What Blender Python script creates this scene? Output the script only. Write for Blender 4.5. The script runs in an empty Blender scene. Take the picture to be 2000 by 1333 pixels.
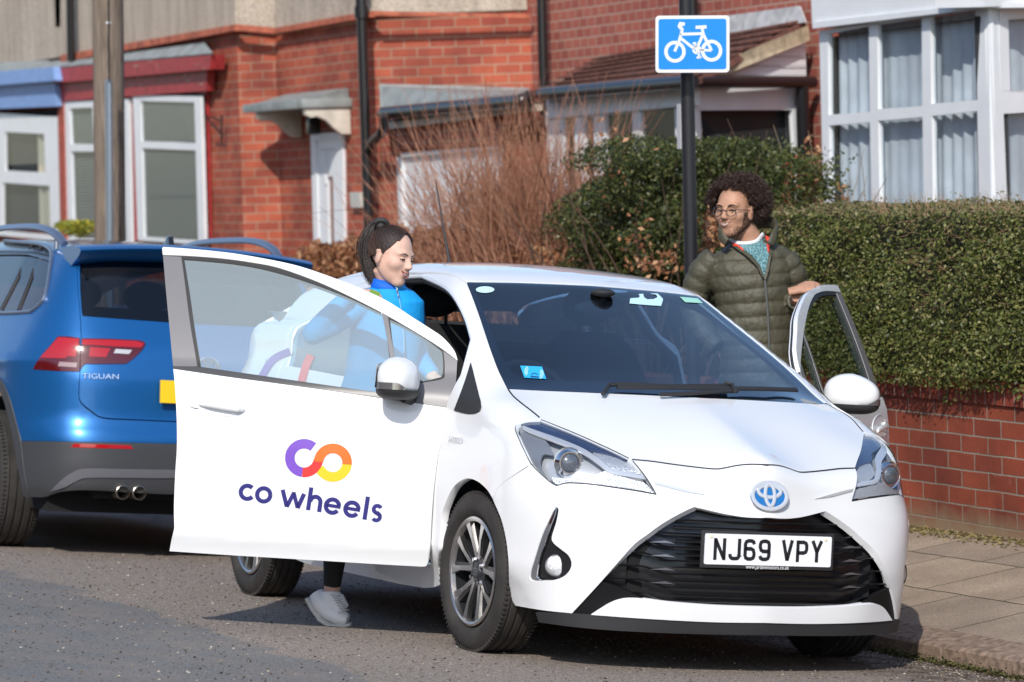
import bpy, bmesh, math, random
import numpy as np
from math import pi, sin, cos, radians, atan2, sqrt, hypot
from mathutils import Vector, Matrix
from mathutils.geometry import delaunay_2d_cdt
random.seed(7); rng = np.random.default_rng(7)
SC = bpy.context.scene
# ------------------------------------------------------------------ camera, sky, sun
FPX = 6549.24                      # focal length for a 2000 px wide picture
CAMC = np.array([11.588896, -5.789983, 1.092030])     # camera in the road frame
YAW, PIT, ROL = 2.7273878, 0.0063440544, 0.0512006263
RW = np.array([[0.9998363332, 0.0005462998, -0.0180833709],
               [0.0012280443, 0.9951892249, 0.0979637613],
               [0.0180498934, -0.0979699351, 0.9950256746]])   # road frame (tilted street) -> level frame
def cam_basis():
    F = np.array([cos(YAW)*cos(PIT), sin(YAW)*cos(PIT), sin(PIT)])
    R = np.cross(F, [0, 0, 1]); R /= np.linalg.norm(R); U = np.cross(R, F)
    c, s = cos(ROL), sin(ROL)
    return c*R+s*U, -s*R+c*U, F
CR, CU, CF = cam_basis()
RM = Matrix(RW.tolist()).to_4x4()
cam = bpy.data.cameras.new("camera"); camo = bpy.data.objects.new("camera", cam)
SC.collection.objects.link(camo); SC.camera = camo
cam.sensor_width = 36; cam.lens = 36*FPX/2000; cam.clip_end = 500; cam.clip_start = .3
mw = Matrix.Identity(4)
for i, v in enumerate((RW@CR, RW@CU, -(RW@CF), RW@CAMC)):
    for j in range(3): mw[j][i] = v[j]
camo.matrix_world = mw
cam.dof.use_dof = True; cam.dof.focus_distance = 12.9; cam.dof.aperture_fstop = 4.6
CW = RW@CAMC
world = bpy.data.worlds.new("World"); SC.world = world; world.use_nodes = True
nt = world.node_tree; bg = nt.nodes['Background']
sky = nt.nodes.new('ShaderNodeTexSky'); sky.sky_type = 'NISHITA'; sky.sun_disc = False
SUN = Vector(RW@np.array([cos(radians(33))*cos(radians(-37)), cos(radians(33))*sin(radians(-37)), sin(radians(33))])).normalized()
sky.sun_elevation = math.asin(SUN.z); sky.sun_rotation = atan2(SUN.x, SUN.y)
sky.air_density = 1.0; sky.dust_density = .9; sky.ozone_density = 2.2
nt.links.new(sky.outputs[0], bg.inputs[0]); bg.inputs[1].default_value = .15
sl = bpy.data.lights.new("sun", 'SUN'); sl.energy = 3.3; sl.angle = radians(.5); sl.color = (1, .95, .88)
so = bpy.data.objects.new("sun", sl); SC.collection.objects.link(so)
so.rotation_euler = SUN.to_track_quat('Z', 'Y').to_euler()
SC.view_settings.view_transform = 'Standard'; SC.view_settings.look = 'None'
SC.view_settings.exposure = .24; SC.view_settings.gamma = 1
SC.cycles.max_bounces = 10; SC.cycles.transparent_max_bounces = 16
# ------------------------------------------------------------------ rays
def ray(px, py):                       # road-frame ray of a photo pixel
    px = np.asarray(px, float); py = np.asarray(py, float)
    return CF + CR*((px-1000)/FPX)[..., None] - CU*((py-666.5)/FPX)[..., None]
def hitc(px, py, ax, val):             # road-frame point where the ray meets axis = val
    d = ray(px, py); return CAMC + ((val-CAMC[ax])/d[..., ax])[..., None]*d
def hitw(px, py, ax, val):             # level-frame point
    d = ray(px, py)@RW.T; return CW + ((val-CW[ax])/d[..., ax])[..., None]*d
def at(px, py, Y): return Vector(hitw(px, py, 1, Y))
def projc(P):
    d = np.asarray(P, float)-CAMC; z = d@CF
    return np.stack([1000+FPX*(d@CR)/z, 666.5-FPX*(d@CU)/z], -1)
# ------------------------------------------------------------------ materials
MATS = {}
def mat(name, col, rough=.5, metal=0, coat=0, spec=.5, noise=None, bump=None, trans=0, alpha=1, emit=None, sss=0):
    if name in MATS: return MATS[name]
    m = bpy.data.materials.new(name); m.use_nodes = True; MATS[name] = m
    b = m.node_tree.nodes['Principled BSDF']; L = m.node_tree.links; N = m.node_tree.nodes
    b.inputs['Base Color'].default_value = (*col, 1); b.inputs['Roughness'].default_value = rough
    b.inputs['Metallic'].default_value = metal; b.inputs['Coat Weight'].default_value = coat
    b.inputs['Coat Roughness'].default_value = .03
    b.inputs['Specular IOR Level'].default_value = spec
    b.inputs['Transmission Weight'].default_value = trans; b.inputs['Alpha'].default_value = alpha
    if sss: b.inputs['Subsurface Weight'].default_value = sss; b.inputs['Subsurface Radius'].default_value = (.01, .004, .002)
    tc = N.new('ShaderNodeTexCoord')
    if noise:                           # (scale, strength) : value variation
        n = N.new('ShaderNodeTexNoise'); n.inputs['Scale'].default_value = noise[0]; n.inputs['Detail'].default_value = 6
        r = N.new('ShaderNodeMapRange'); r.inputs['From Min'].default_value = .3; r.inputs['From Max'].default_value = .7
        r.inputs['To Min'].default_value = 1-noise[1]; r.inputs['To Max'].default_value = 1+noise[1]
        mx = N.new('ShaderNodeVectorMath'); mx.operation = 'SCALE'; mx.inputs[0].default_value = col
        L.new(tc.outputs['Object'], n.inputs['Vector']); L.new(n.outputs[0], r.inputs[0]); L.new(r.outputs[0], mx.inputs['Scale'])
        L.new(mx.outputs[0], b.inputs['Base Color'])
    if bump:
        n2 = N.new('ShaderNodeTexNoise'); n2.inputs['Scale'].default_value = bump[0]; n2.inputs['Detail'].default_value = 5
        bp = N.new('ShaderNodeBump'); bp.inputs['Strength'].default_value = bump[1]; bp.inputs['Distance'].default_value = .01
        L.new(tc.outputs['Object'], n2.inputs['Vector']); L.new(n2.outputs[0], bp.inputs['Height']); L.new(bp.outputs[0], b.inputs['Normal'])
    return m
def leafmat(name, cols, rough=.5, transl=.3):
    m = bpy.data.materials.new(name); m.use_nodes = True; N = m.node_tree.nodes; L = m.node_tree.links
    b = N['Principled BSDF']; g = N.new('ShaderNodeNewGeometry'); cr = N.new('ShaderNodeValToRGB')
    cr.color_ramp.interpolation = 'LINEAR'
    els = cr.color_ramp.elements
    while len(els) < len(cols): els.new(.5)
    for i, c in enumerate(cols): els[i].position = i/(len(cols)-1); els[i].color = (*c, 1)
    L.new(g.outputs['Random Per Island'], cr.inputs[0]); L.new(cr.outputs[0], b.inputs['Base Color'])
    b.inputs['Roughness'].default_value = rough
    t = N.new('ShaderNodeBsdfTranslucent'); mx = N.new('ShaderNodeMixShader'); mx.inputs[0].default_value = transl
    L.new(cr.outputs[0], t.inputs[0]); L.new(b.outputs[0], mx.inputs[1]); L.new(t.outputs[0], mx.inputs[2])
    L.new(mx.outputs[0], N['Material Output'].inputs[0]); return m
def glassmat(name, tint=(.8, .9, .88), ior=1.5, rough=0, opac=0.0, body=(.02, .03, .03)):
    """thin pane: tinted see-through plus mirror by Fresnel"""
    m = bpy.data.materials.new(name); m.use_nodes = True; N = m.node_tree.nodes; L = m.node_tree.links
    for n in list(N):
        if n.type != 'OUTPUT_MATERIAL': N.remove(n)
    out = N['Material Output']
    tr = N.new('ShaderNodeBsdfTransparent'); tr.inputs[0].default_value = (*tint, 1)
    gl = N.new('ShaderNodeBsdfGlossy'); gl.inputs['Roughness'].default_value = rough; gl.inputs[0].default_value = (1, 1, 1, 1)
    fr = N.new('ShaderNodeFresnel'); gm = N.new('ShaderNodeNewGeometry'); mm = N.new('ShaderNodeMath'); mm.operation = 'MULTIPLY_ADD'
    mm.inputs[1].default_value = 1/ior-ior; mm.inputs[2].default_value = ior; L.new(gm.outputs['Backfacing'], mm.inputs[0]); L.new(mm.outputs[0], fr.inputs[0])
    mx = N.new('ShaderNodeMixShader'); base = tr
    if opac:
        df = N.new('ShaderNodeBsdfDiffuse'); df.inputs[0].default_value = (*body, 1)
        m2 = N.new('ShaderNodeMixShader'); m2.inputs[0].default_value = opac
        L.new(tr.outputs[0], m2.inputs[1]); L.new(df.outputs[0], m2.inputs[2]); base = m2
    L.new(fr.outputs[0], mx.inputs[0]); L.new(base.outputs[0], mx.inputs[1]); L.new(gl.outputs[0], mx.inputs[2])
    L.new(mx.outputs[0], out.inputs[0]); return m
# ------------------------------------------------------------------ objects
def tag(o, label=None, cat=None, group=None, kind=None):
    if label: o['label'] = label
    if cat: o['category'] = cat
    if group: o['group'] = group
    if kind: o['kind'] = kind
    return o
def link(o, parent=None):
    SC.collection.objects.link(o)
    if parent is not None: o.parent = parent
    return o
def empty(name, loc, rot=None, label=None, cat=None, group=None):
    o = bpy.data.objects.new(name, None); o.empty_display_size = .2; link(o)
    M = rot.copy() if rot is not None else Matrix.Identity(4)
    M.translation = Vector(loc); o.matrix_world = M
    return tag(o, label, cat, group)
def mesh(name, V, Fc, m, parent=None, smooth=False, normals=None, local=False):
    """V in the frame of the parent's world unless local=True"""
    me = bpy.data.meshes.new(name)
    me.from_pydata([tuple(map(float, v)) for v in V], [], [tuple(int(i) for i in f) for f in Fc]); me.update()
    if m is not None:
        for mm in (m if isinstance(m, (list, tuple)) else [m]): me.materials.append(mm)
    if smooth or normals is not None:
        me.polygons.foreach_set('use_smooth', [True]*len(me.polygons))
    if normals is not None: me.normals_split_custom_set_from_vertices([tuple(map(float, n)) for n in normals])
    o = bpy.data.objects.new(name, me); link(o, parent)
    return o
def bmobj(name, bm, m, parent=None, smooth=False, angle=None):
    me = bpy.data.meshes.new(name); bm.normal_update(); bm.to_mesh(me); bm.free()
    for mm in (m if isinstance(m, (list, tuple)) else [m]): me.materials.append(mm)
    if smooth: me.polygons.foreach_set('use_smooth', [True]*len(me.polygons))
    if smooth and angle is not None:
        try: me.set_sharp_from_angle(angle=radians(angle))
        except Exception: pass
    o = bpy.data.objects.new(name, me); link(o, parent); return o
def wm(o):
    M = o.matrix_basis.copy(); q = o.parent
    while q is not None: M = q.matrix_basis@M; q = q.parent
    return M
class MB:
    """collects simple solids for ONE mesh"""
    def __init__(s): s.v = []; s.f = []; s.mi = []
    def add(s, V, Fc, mi=0):
        n = len(s.v); s.v += [tuple(map(float, v)) for v in V]; s.f += [tuple(i+n for i in f) for f in Fc]; s.mi += [mi]*len(Fc); return s
    def box(s, c, d, M=None, mi=0):
        x, y, z = [q/2 for q in d]; c = Vector(c)
        V = [Vector((sx*x, sy*y, sz*z)) for sx in (-1, 1) for sy in (-1, 1) for sz in (-1, 1)]
        V = [(M@v if M is not None else v)+c for v in V]
        return s.add(V, [(0, 1, 3, 2), (4, 6, 7, 5), (0, 4, 5, 1), (2, 3, 7, 6), (0, 2, 6, 4), (1, 5, 7, 3)], mi)
    def slab(s, poly, off, mi=0):
        """prism: polygon (3D points) pushed by vector off"""
        n = len(poly); V = [Vector(p) for p in poly]+[Vector(p)+Vector(off) for p in poly]
        F = [tuple(range(n))[::-1], tuple(range(n, 2*n))]+[(i, (i+1) % n, (i+1) % n+n, i+n) for i in range(n)]
        return s.add(V, F, mi)
    def tube(s, pts, r, n=10, cap=True, mi=0, up=None):
        pts = [Vector(p) for p in pts]; rs = r if isinstance(r, (list, tuple)) else [r]*len(pts)
        V = []; prev = None
        for i, p in enumerate(pts):
            a = pts[max(i-1, 0)]; b = pts[min(i+1, len(pts)-1)]; t = (b-a).normalized()
            if prev is None:
                u = t.orthogonal().normalized() if up is None else (Vector(up)-t*t.dot(Vector(up))).normalized()
            else: u = (prev-t*t.dot(prev)).normalized()
            prev = u; w = t.cross(u)
            q = rs[i] if isinstance(rs[i], (list, tuple)) else (rs[i], rs[i])
            V += [p+u*cos(2*pi*k/n)*q[0]+w*sin(2*pi*k/n)*q[1] for k in range(n)]
        F = [(i*n+k, i*n+(k+1) % n, (i+1)*n+(k+1) % n, (i+1)*n+k) for i in range(len(pts)-1) for k in range(n)]
        if cap: F += [tuple(range(n))[::-1], tuple((len(pts)-1)*n+k for k in range(n))]
        return s.add(V, F, mi)
    def lathe(s, prof, c=(0, 0, 0), M=None, n=32, mi=0, closed=False):
        """prof = [(radius, height)] about local z"""
        V = []; c = Vector(c)
        for r, h in prof:
            for k in range(n):
                v = Vector((r*cos(2*pi*k/n), r*sin(2*pi*k/n), h)); V.append((M@v if M is not None else v)+c)
        m = len(prof)
        F = [(i*n+k, i*n+(k+1) % n, ((i+1) % m)*n+(k+1) % n, ((i+1) % m)*n+k) for i in range(m if closed else m-1) for k in range(n)]
        return s.add(V, F, mi)
    def ell(s, c, r, M=None, nu=16, nv=10, mi=0):
        c = Vector(c); V = []
        for j in range(nv+1):
            th = pi*j/nv
            for i in range(nu):
                ph = 2*pi*i/nu; v = Vector((r[0]*sin(th)*cos(ph), r[1]*sin(th)*sin(ph), r[2]*cos(th))); V.append((M@v if M is not None else v)+c)
        F = [(j*nu+i, (j+1)*nu+i, (j+1)*nu+(i+1) % nu, j*nu+(i+1) % nu) for j in range(nv) for i in range(nu)]
        return s.add(V, F, mi)
    def build(s, name, m, parent=None, smooth=False, bevel=0, angle=35, weld=True, loc=None):
        me = bpy.data.meshes.new(name)
        V = s.v
        if parent is not None and not getattr(s, 'loc', False):
            Mi = wm(parent).inverted(); V = [Mi@Vector(v) for v in V]
        me.from_pydata([tuple(v) for v in V], [], s.f); me.update()
        for mm in (m if isinstance(m, (list, tuple)) else [m]): me.materials.append(mm)
        me.polygons.foreach_set('material_index', s.mi)
        bm = bmesh.new(); bm.from_mesh(me)
        if weld: bmesh.ops.remove_doubles(bm, verts=bm.verts, dist=1e-5)
        bmesh.ops.recalc_face_normals(bm, faces=bm.faces)
        if bevel:
            es = [e for e in bm.edges if len(e.link_faces) == 2 and e.calc_face_angle(0) > radians(40)]
            bmesh.ops.bevel(bm, geom=es, offset=bevel, segments=2, profile=.6, affect='EDGES', clamp_overlap=True)
        bm.to_mesh(me); bm.free()
        if smooth or bevel:
            me.polygons.foreach_set('use_smooth', [True]*len(me.polygons))
            me.set_sharp_from_angle(angle=radians(angle))
        o = bpy.data.objects.new(name, me); link(o, parent); return o
def uvbox(o, axes=('x', 'z'), scale=1):
    pass
def crom(P, n=6, closed=False):
    """Catmull-Rom through the points"""
    P = [np.asarray(p, float) for p in P]
    if len(P) < 3:
        return [P[0]+(P[-1]-P[0])*i/n for i in range(n)]+[P[-1]]
    Q = ([P[-1]]+P+[P[0], P[1]]) if closed else ([2*P[0]-P[1]]+P+[2*P[-1]-P[-2]]); o = []
    for i in range(1, len(Q)-2):
        a, b, c, d = Q[i-1:i+3]
        for k in range(n):
            t = k/n
            o.append(.5*((2*b)+(-a+c)*t+(2*a-5*b+4*c-d)*t*t+(-a+3*b-3*c+d)*t**3))
    if not closed: o.append(P[-1])
    return o
# ================================================================== implicit car bodies
def smax(a, b, r):
    h = np.maximum(r-np.abs(a-b), 0)/r; return np.maximum(a, b)+h*h*r*.25
def smin(a, b, r): return -smax(-a, -b, r)
def sst(a, b, x):
    t = np.clip((x-a)/(b-a), 0, 1); return t*t*(3-2*t)
def smi(z, xs, ys, w=.035):
    return sum(np.interp(z+d*w, xs, ys)*g for d, g in ((-2, 1), (-1, 2), (0, 3), (1, 2), (2, 1)))/9
def G0(P):                              # white hatchback, road frame, nose at +x, front axle x=0
    x = P[..., 0]; y = np.abs(P[..., 1]); z = P[..., 2]
    x0 = smi(z, [0, .12, .2, .30, .45, .58, .65, .72, .78, .9], [.74, .80, .815, .825, .83, .828, .806, .79, .775, .70], .02)
    k = .12+.13*sst(.35, .62, z); c = 1.15-.5*sst(.35, .65, z)
    f = x-(x0-k*(np.sqrt(y*y+.0016)-.04)-c*y**6)
    ym = .8475-.075*np.clip((x-.05)/.6, 0, 1.5)**2-.06*np.clip((-2.2-x)/.9, 0, 1.5)**2
    s = y-(ym-smi(z, [.1, .2, .27, .36, .45, .6, .72, .85, .95, 1.05], [.085, .072, .050, .003, .005, 0, .006, .022, .045, .09], .010))
    t = np.clip(x-.1, -1, 2)
    A = smi(x, [0, .28, .61, .72, .9], [0, .017, .052, .066, .07], .05)
    h = z-(1.003-.25*t-.15*t*np.abs(t)*(t > 0)-A*(1-np.exp(-(y/.16)**1.5))-.06*y*y)
    r = (-3.125+.10*y*y+.12*y**6+.15*(z-.6)**2)-x
    lower = smax(smax(smax(f, h, .05), s, .09), r, .12)
    xw = .12-2.05*(z-1.0)-.35*(z-1.0)**2-.36*y*y
    w = (x-xw)/2.3
    zq = .93+.04*np.log1p(np.exp(np.clip((z-.93)/.04, -30, 30)))
    g = y-(.800-.44*(zq-.95)-.16*np.clip(z-.95, 0, 1)**2-.03*np.clip((x+.2)/.4, 0, 1)-.06*np.clip((-2.0-x)/1.1, 0, 1)**2)
    ro = z-(1.512-.155*(x+1.5)**2*(x > -1.5)-.075*(x+1.5)**2*(x <= -1.5)-.10*y*y)
    rr = (-3.0+.55*np.clip(z-.95, 0, 1)+.1*y*y)-x
    green = smax(smax(smax(w, ro, .03), g, .06), rr*.85, .08)
    green = smax(green, .80-z, .02)
    return smin(lower, green, .05)
KP = np.array([(.28, .684, .889), (.519, .732, .659), (-.881, .522, 1.412), (-.044, .684, .996), (.61, .463, .763), (.707, .404, .64),
      (.749, .225, .648), (.721, .176, .742), (.565, .735, .576), (.573, .728, .366), (.619, .677, .198), (.779, 0, .763), (.826, 0, .576),
      (.806, 0, .653), (-.786, 0, 1.422), (.478, .742, .149), (.658, .619, .197)])
_r = G0(KP); _d = np.linalg.norm(KP[:, None]-KP[None], axis=-1)
KW = np.linalg.solve(np.exp(-(_d/.17)**2)+.06*np.eye(len(KP)), _r)
def G1(P):
    Q = np.stack([P[..., 0], np.abs(P[..., 1]), P[..., 2]], -1)
    g = G0(P)
    for k in range(len(KP)):
        g = g-KW[k]*np.exp(-((Q-KP[k])**2).sum(-1)/.17**2)
    return g
def GD(P):                              # side skin alone (doors): no screen, bonnet or roof rounding
    x = P[..., 0]; y = np.abs(P[..., 1]); z = P[..., 2]
    s = y-(.8475-smi(z, [.1, .2, .27, .36, .45, .6, .72, .85, .95, 1.05], [.085, .072, .050, .003, .005, 0, .006, .022, .045, .09], .010))
    s = smax(s, (z-.99)*.8, .05)
    zq = .93+.04*np.log1p(np.exp(np.clip((z-.93)/.04, -30, 30)))
    g = y-(.800-.44*(zq-.95)-.16*np.clip(z-.95, 0, 1)**2-.03*np.clip((x+.2)/.4, 0, 1))
    return smin(s, g, .05)
def grad(G, P, e=2e-3):
    P = np.asarray(P, float)
    g = np.stack([G(P+np.eye(3)[k]*e)-G(P-np.eye(3)[k]*e) for k in range(3)], -1)
    return g/np.maximum(np.linalg.norm(g, axis=-1, keepdims=True), 1e-9)
def march(G, O, D, t0, t1, n=260, off=0.):
    """first crossing of G = -off along the rays (off>0: sunk below the skin)"""
    O = np.broadcast_to(O, D.shape); ts = np.linspace(t0, t1, n); lo = np.full(len(D), np.nan); prev = None
    for a in range(len(ts)):
        g = G(O+D*ts[a])+off
        if prev is not None:
            m = (prev > 0) & (g <= 0) & np.isnan(lo); lo[m] = ts[a-1]
        prev = g
    dt = ts[1]-ts[0]; bad = np.isnan(lo); a = np.where(bad, t0, lo); b = a+dt
    for _ in range(18):
        m = (a+b)/2; g = G(O+D*m[:, None])+off; a = np.where(g > 0, m, a); b = np.where(g > 0, b, m)
    P = O+D*((a+b)/2)[:, None]; P[bad] = np.nan; return P
class Surf:
    """a body skin with the ways of reaching it"""
    def __init__(s, G, t0, t1, xf=None): s.G, s.t0, s.t1, s.xf = G, t0, t1, xf
    def cam(s, q, off=0.):
        q = np.asarray(q, float).reshape(-1, 2); D = ray(q[:, 0], q[:, 1]); O = CAMC
        if s.xf is not None:            # panel swung open: bring the rays to the closed position
            A, c = s.xf; D = D@A; O = (CAMC-c)@A+c
        return march(s.G, O, D, s.t0, s.t1, off=off)
    def side(s, q, off=0., sgn=-1):
        q = np.asarray(q, float).reshape(-1, 2); O = np.stack([q[:, 0], np.full(len(q), sgn*1.3), q[:, 1]], 1)
        return march(s.G, O, np.broadcast_to([0, -sgn, 0.], O.shape), .2, 1.29, 160, off)
    def top(s, q, off=0.):
        q = np.asarray(q, float).reshape(-1, 2); O = np.stack([q[:, 0], q[:, 1], np.full(len(q), 2.2)], 1)
        return march(s.G, O, np.broadcast_to([0, 0, -1.], O.shape), .2, 2.0, 160, off)
    def ob(s, q, off=0., sgn=-1):       # looking obliquely from above and the side
        q = np.asarray(q, float).reshape(-1, 2); k = .70710678
        O = np.stack([q[:, 0], -sgn*q[:, 1]*k+sgn*3*k, q[:, 1]*k+3*k], 1)   # w axis = (0,-sgn*k,k)
        return march(s.G, O, np.broadcast_to([0, -sgn*k, -k], O.shape), .8, 4.2, 300, off)
def to_ob(P, sgn=-1):
    k = .70710678; return np.stack([P[:, 0], (-sgn*P[:, 1]+P[:, 2])*k], -1)
def pip(pts, poly):
    x, y = pts[:, 0], pts[:, 1]; ins = np.zeros(len(pts), bool); n = len(poly); j = n-1
    for i in range(n):
        xi, yi = poly[i]; xj, yj = poly[j]
        c = ((yi > y) != (yj > y)) & (x < (xj-xi)*(y-yi)/((yj-yi) if yj != yi else 1e-12)+xi)
        ins ^= c; j = i
    return ins
def dens(P, step):
    o = []
    for i in range(len(P)-1):
        a, b = np.asarray(P[i], float), np.asarray(P[i+1], float); k = max(1, int(np.linalg.norm(b-a)/step))
        o += [a+(b-a)*j/k for j in range(k)]
    return o
def path(segs, step, n=8):
    """closed outline from smooth segments that meet at corners"""
    o = []
    for sg in segs: o += dens(crom(sg, n), step)
    o2 = [o[0]]
    for q in o[1:]:
        if np.linalg.norm(np.asarray(q)-o2[-1]) > step*.12: o2.append(q)
    if np.linalg.norm(np.asarray(o2[0])-o2[-1]) < step*.12: o2.pop()
    return np.array(o2)
def inset(P, g, keep=None):
    n = len(P); A = np.roll(P, 1, 0); B = np.roll(P, -1, 0); t = B-A; t /= np.maximum(np.linalg.norm(t, axis=1, keepdims=True), 1e-9)
    nn = np.stack([-t[:, 1], t[:, 0]], 1)
    ar = .5*np.sum(P[:, 0]*np.roll(P[:, 1], -1)-np.roll(P[:, 0], -1)*P[:, 1])
    if ar < 0: nn = -nn
    Q = P+nn*g
    if keep is not None: Q[keep] = P[keep]
    return Q
def patch(name, S, loop, m, parent, dom='cam', holes=(), step=9, off=0., rim=.02, mirror=False, half=False,
          xform=None, only_l=False, keep=None, gap=0., hrim=None, solid=0.):
    """cut a panel out of skin S. loops are 2D in the domain. returns the object
    mirror: also the other side (in the same mesh if half)"""
    solver = {'cam': S.cam, 'side': S.side, 'top': S.top, 'ob': S.ob}[dom]
    loops = [np.asarray(loop, float)]+[np.asarray(h, float) for h in holes]
    if gap and half:
        Pk = solver(loops[0]); keep = np.abs(Pk[:, 1]) < .012
    if gap: loops = [inset(loops[0], gap, keep)]+[inset(h, -gap) for h in loops[1:]]
    loops = [np.array(dens(list(L)+[L[0]], step*.75)) for L in loops]
    if half: keep = None
    V2 = []; E = []; lid = []
    for L in loops:
        n0 = len(V2); V2 += [tuple(q) for q in L]; E += [(n0+i, n0+(i+1) % len(L)) for i in range(len(L))]; lid.append((n0, len(L)))
    nb = len(V2); lo = loops[0].min(0); hi = loops[0].max(0)
    gx = np.arange(lo[0]+step*.5, hi[0], step); gy = np.arange(lo[1]+step*.5, hi[1], step)
    g = np.stack(np.meshgrid(gx, gy), -1); g[1::2, :, 0] += step*.5; g = g.reshape(-1, 2)
    ok = pip(g, loops[0])
    for h in loops[1:]: ok &= ~pip(g, h)
    g = g[ok]
    B = np.array(V2[:nb])
    if len(g):
        d = np.min(np.linalg.norm(g[:, None]-B[None], axis=-1), axis=1) if len(g)*len(B) < 4e7 else np.ones(len(g))*9e9
        g = g[d > step*.45]
    V2 += [tuple(q) for q in g]
    r = delaunay_2d_cdt([Vector(v) for v in V2], E, [], 0, 1e-7, True)
    vv = np.array([tuple(v) for v in r[0]]); T = np.array([t for t in r[2] if len(t) == 3])
    src = r[3]
    ce = vv[T].mean(1); okf = pip(ce, loops[0])
    for h in loops[1:]: okf &= ~pip(ce, h)
    T = T[okf]
    P = solver(vv, off)
    bad = np.isnan(P[:, 0]); okt = ~bad[T].any(1)
    if bad.any(): print('patch', name, 'missed', int(bad.sum()), 'of', len(P), vv[bad][:3].round(2).tolist())
    T = T[okt]
    # drop stretched triangles over a silhouette
    el = np.max(np.stack([np.linalg.norm(P[T[:, i]]-P[T[:, (i+1) % 3]], axis=1) for i in range(3)], 1), 1) if len(T) else np.zeros(0)
    T = T[el < .25]
    if half: P[np.abs(P[:, 1]) < .009, 1] = 0
    Nn = grad(S.G, np.nan_to_num(P)); fn = np.cross(P[T[:, 1]]-P[T[:, 0]], P[T[:, 2]]-P[T[:, 0]])
    fl = (fn*Nn[T[:, 0]]).sum(1) < 0; T[fl] = T[fl][:, ::-1]
    # rim from boundary edges
    V = list(P); N = list(Nn); Fc = [tuple(t) for t in T]
    if rim:
        cnt = {}
        for t in T:
            for i in range(3):
                a, b = int(t[i]), int(t[(i+1) % 3]); cnt[(a, b)] = 1
        be = [e for e in cnt if (e[1], e[0]) not in cnt]
        mp = {}
        nxt = {}
        for a, b in be: nxt.setdefault(a, []).append(b); nxt.setdefault(b, []).append(a)
        for a, b in be:
            if half and abs(P[a][1]) < 1e-6 and abs(P[b][1]) < 1e-6: continue
            en = np.cross(P[b]-P[a], Nn[a]); en /= max(np.linalg.norm(en), 1e-9)
            i = len(V); V += [P[a], P[b], P[b]-Nn[b]*rim, P[a]-Nn[a]*rim]
            N += [en*.8+Nn[a]*.6, en*.8+Nn[b]*.6, en, en]; Fc.append((i, i+3, i+2, i+1))
    V = np.array(V); N = np.array(N); N /= np.maximum(np.linalg.norm(N, axis=1, keepdims=True), 1e-9)
    V = np.nan_to_num(V)
    outs = []
    def mk(V, N, Fc):
        used = sorted({i for f in Fc for i in f}); mp = {u: i for i, u in enumerate(used)}
        Vs = V[used]; Ns = N[used]
        if xform is not None:
            Vs = xform[0](Vs); Ns = xform[1](Ns)
        return mesh(name, Vs, [tuple(mp[i] for i in f) for f in Fc], m, parent, normals=Ns)
    V2m = V*[1, -1, 1]; N2m = N*[1, -1, 1]; F2 = [tuple(f[::-1]) for f in Fc]
    if half:
        n = len(V); VV = np.concatenate([V, V2m]); NN = np.concatenate([N, N2m])
        NN[np.abs(VV[:, 1]) < 1e-6, 1] = 0
        return mk(VV, NN, Fc+[tuple(i+n for i in f) for f in F2])
    if only_l: return mk(V2m, N2m, F2)
    o = mk(V, N, Fc)
    if mirror: return o, mk(V2m, N2m, F2)
    return o
def cline(S, zs_or_xs, kind):
    """photo pixels of skin points on the centre plane y=0; kind 'x': given x from above, 'z': given z from the front"""
    v = np.atleast_1d(np.asarray(zs_or_xs, float))
    if kind == 'x': P = S.top(np.stack([v, np.zeros_like(v)], 1))
    else:
        O = np.stack([np.full(len(v), 1.6), np.zeros(len(v)), v], 1)
        P = march(S.G, O, np.broadcast_to([-1., 0, 0], O.shape), .2, 3.5, 400)
    P[:, 1] = 0
    return projc(P), P
def px3(S, q, off=0.): return S.cam([q], off)[0]
# ================================================================== materials for vehicles
M_white = mat('white_paint', (.80, .81, .82), .32, coat=1, spec=.5)
M_black = mat('gloss_black', (.012, .012, .014), .18, coat=.5)
M_slat = mat('grille_black', (.010, .010, .012), .34, coat=.25)
M_matte = mat('matte_black_plastic', (.022, .022, .024), .6, bump=(300, .1))
M_grey = mat('grey_plastic', (.16, .155, .16), .45, bump=(400, .1))
M_dark = mat('dark_void', (.006, .006, .007), .9)
M_chrome = mat('chrome', (.82, .83, .85), .08, metal=1)
M_alu = mat('machined_alloy', (.62, .60, .58), .3, metal=1)
M_gun = mat('dark_alloy', (.05, .052, .058), .35, metal=.6, coat=.3)
M_tyre = mat('tyre_rubber', (.028, .025, .023), .8, noise=(9, .35), bump=(60, .25))
M_fabric = mat('seat_fabric', (.012, .012, .013), .95, bump=(200, .3))
M_int = mat('interior_plastic', (.02, .021, .024), .7)
M_lens = glassmat('headlamp_glass', (.93, .95, .97), 1.45)
M_glass = glassmat('windscreen_glass', (.42, .56, .68), 2.6)
M_dglass = glassmat('door_glass', (.78, .90, .90), 1.8, opac=.27, body=(.74, .86, .88))  # whitish diffuse film stands in for bright sky reflected in the pane
M_refl = mat('lamp_reflector', (.74, .75, .77), .22, metal=.6, bump=(180, .5)); M_bright = mat('bright_trim', (.74, .75, .77), .22, metal=.45, coat=.5)
M_plate = mat('plate_white', (.80, .82, .86), .35)
M_blk = mat('plate_black', (.01, .01, .012), .5)
M_blue = mat('badge_blue', (.006, .15, .44), .25, coat=1)
M_red_l = mat('red_lens', (.42, .008, .012), .15, coat=1)
M_dred = mat('dark_red_lens', (.09, .004, .006), .15, coat=1)
class MBL(MB):
    loc = True
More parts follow.
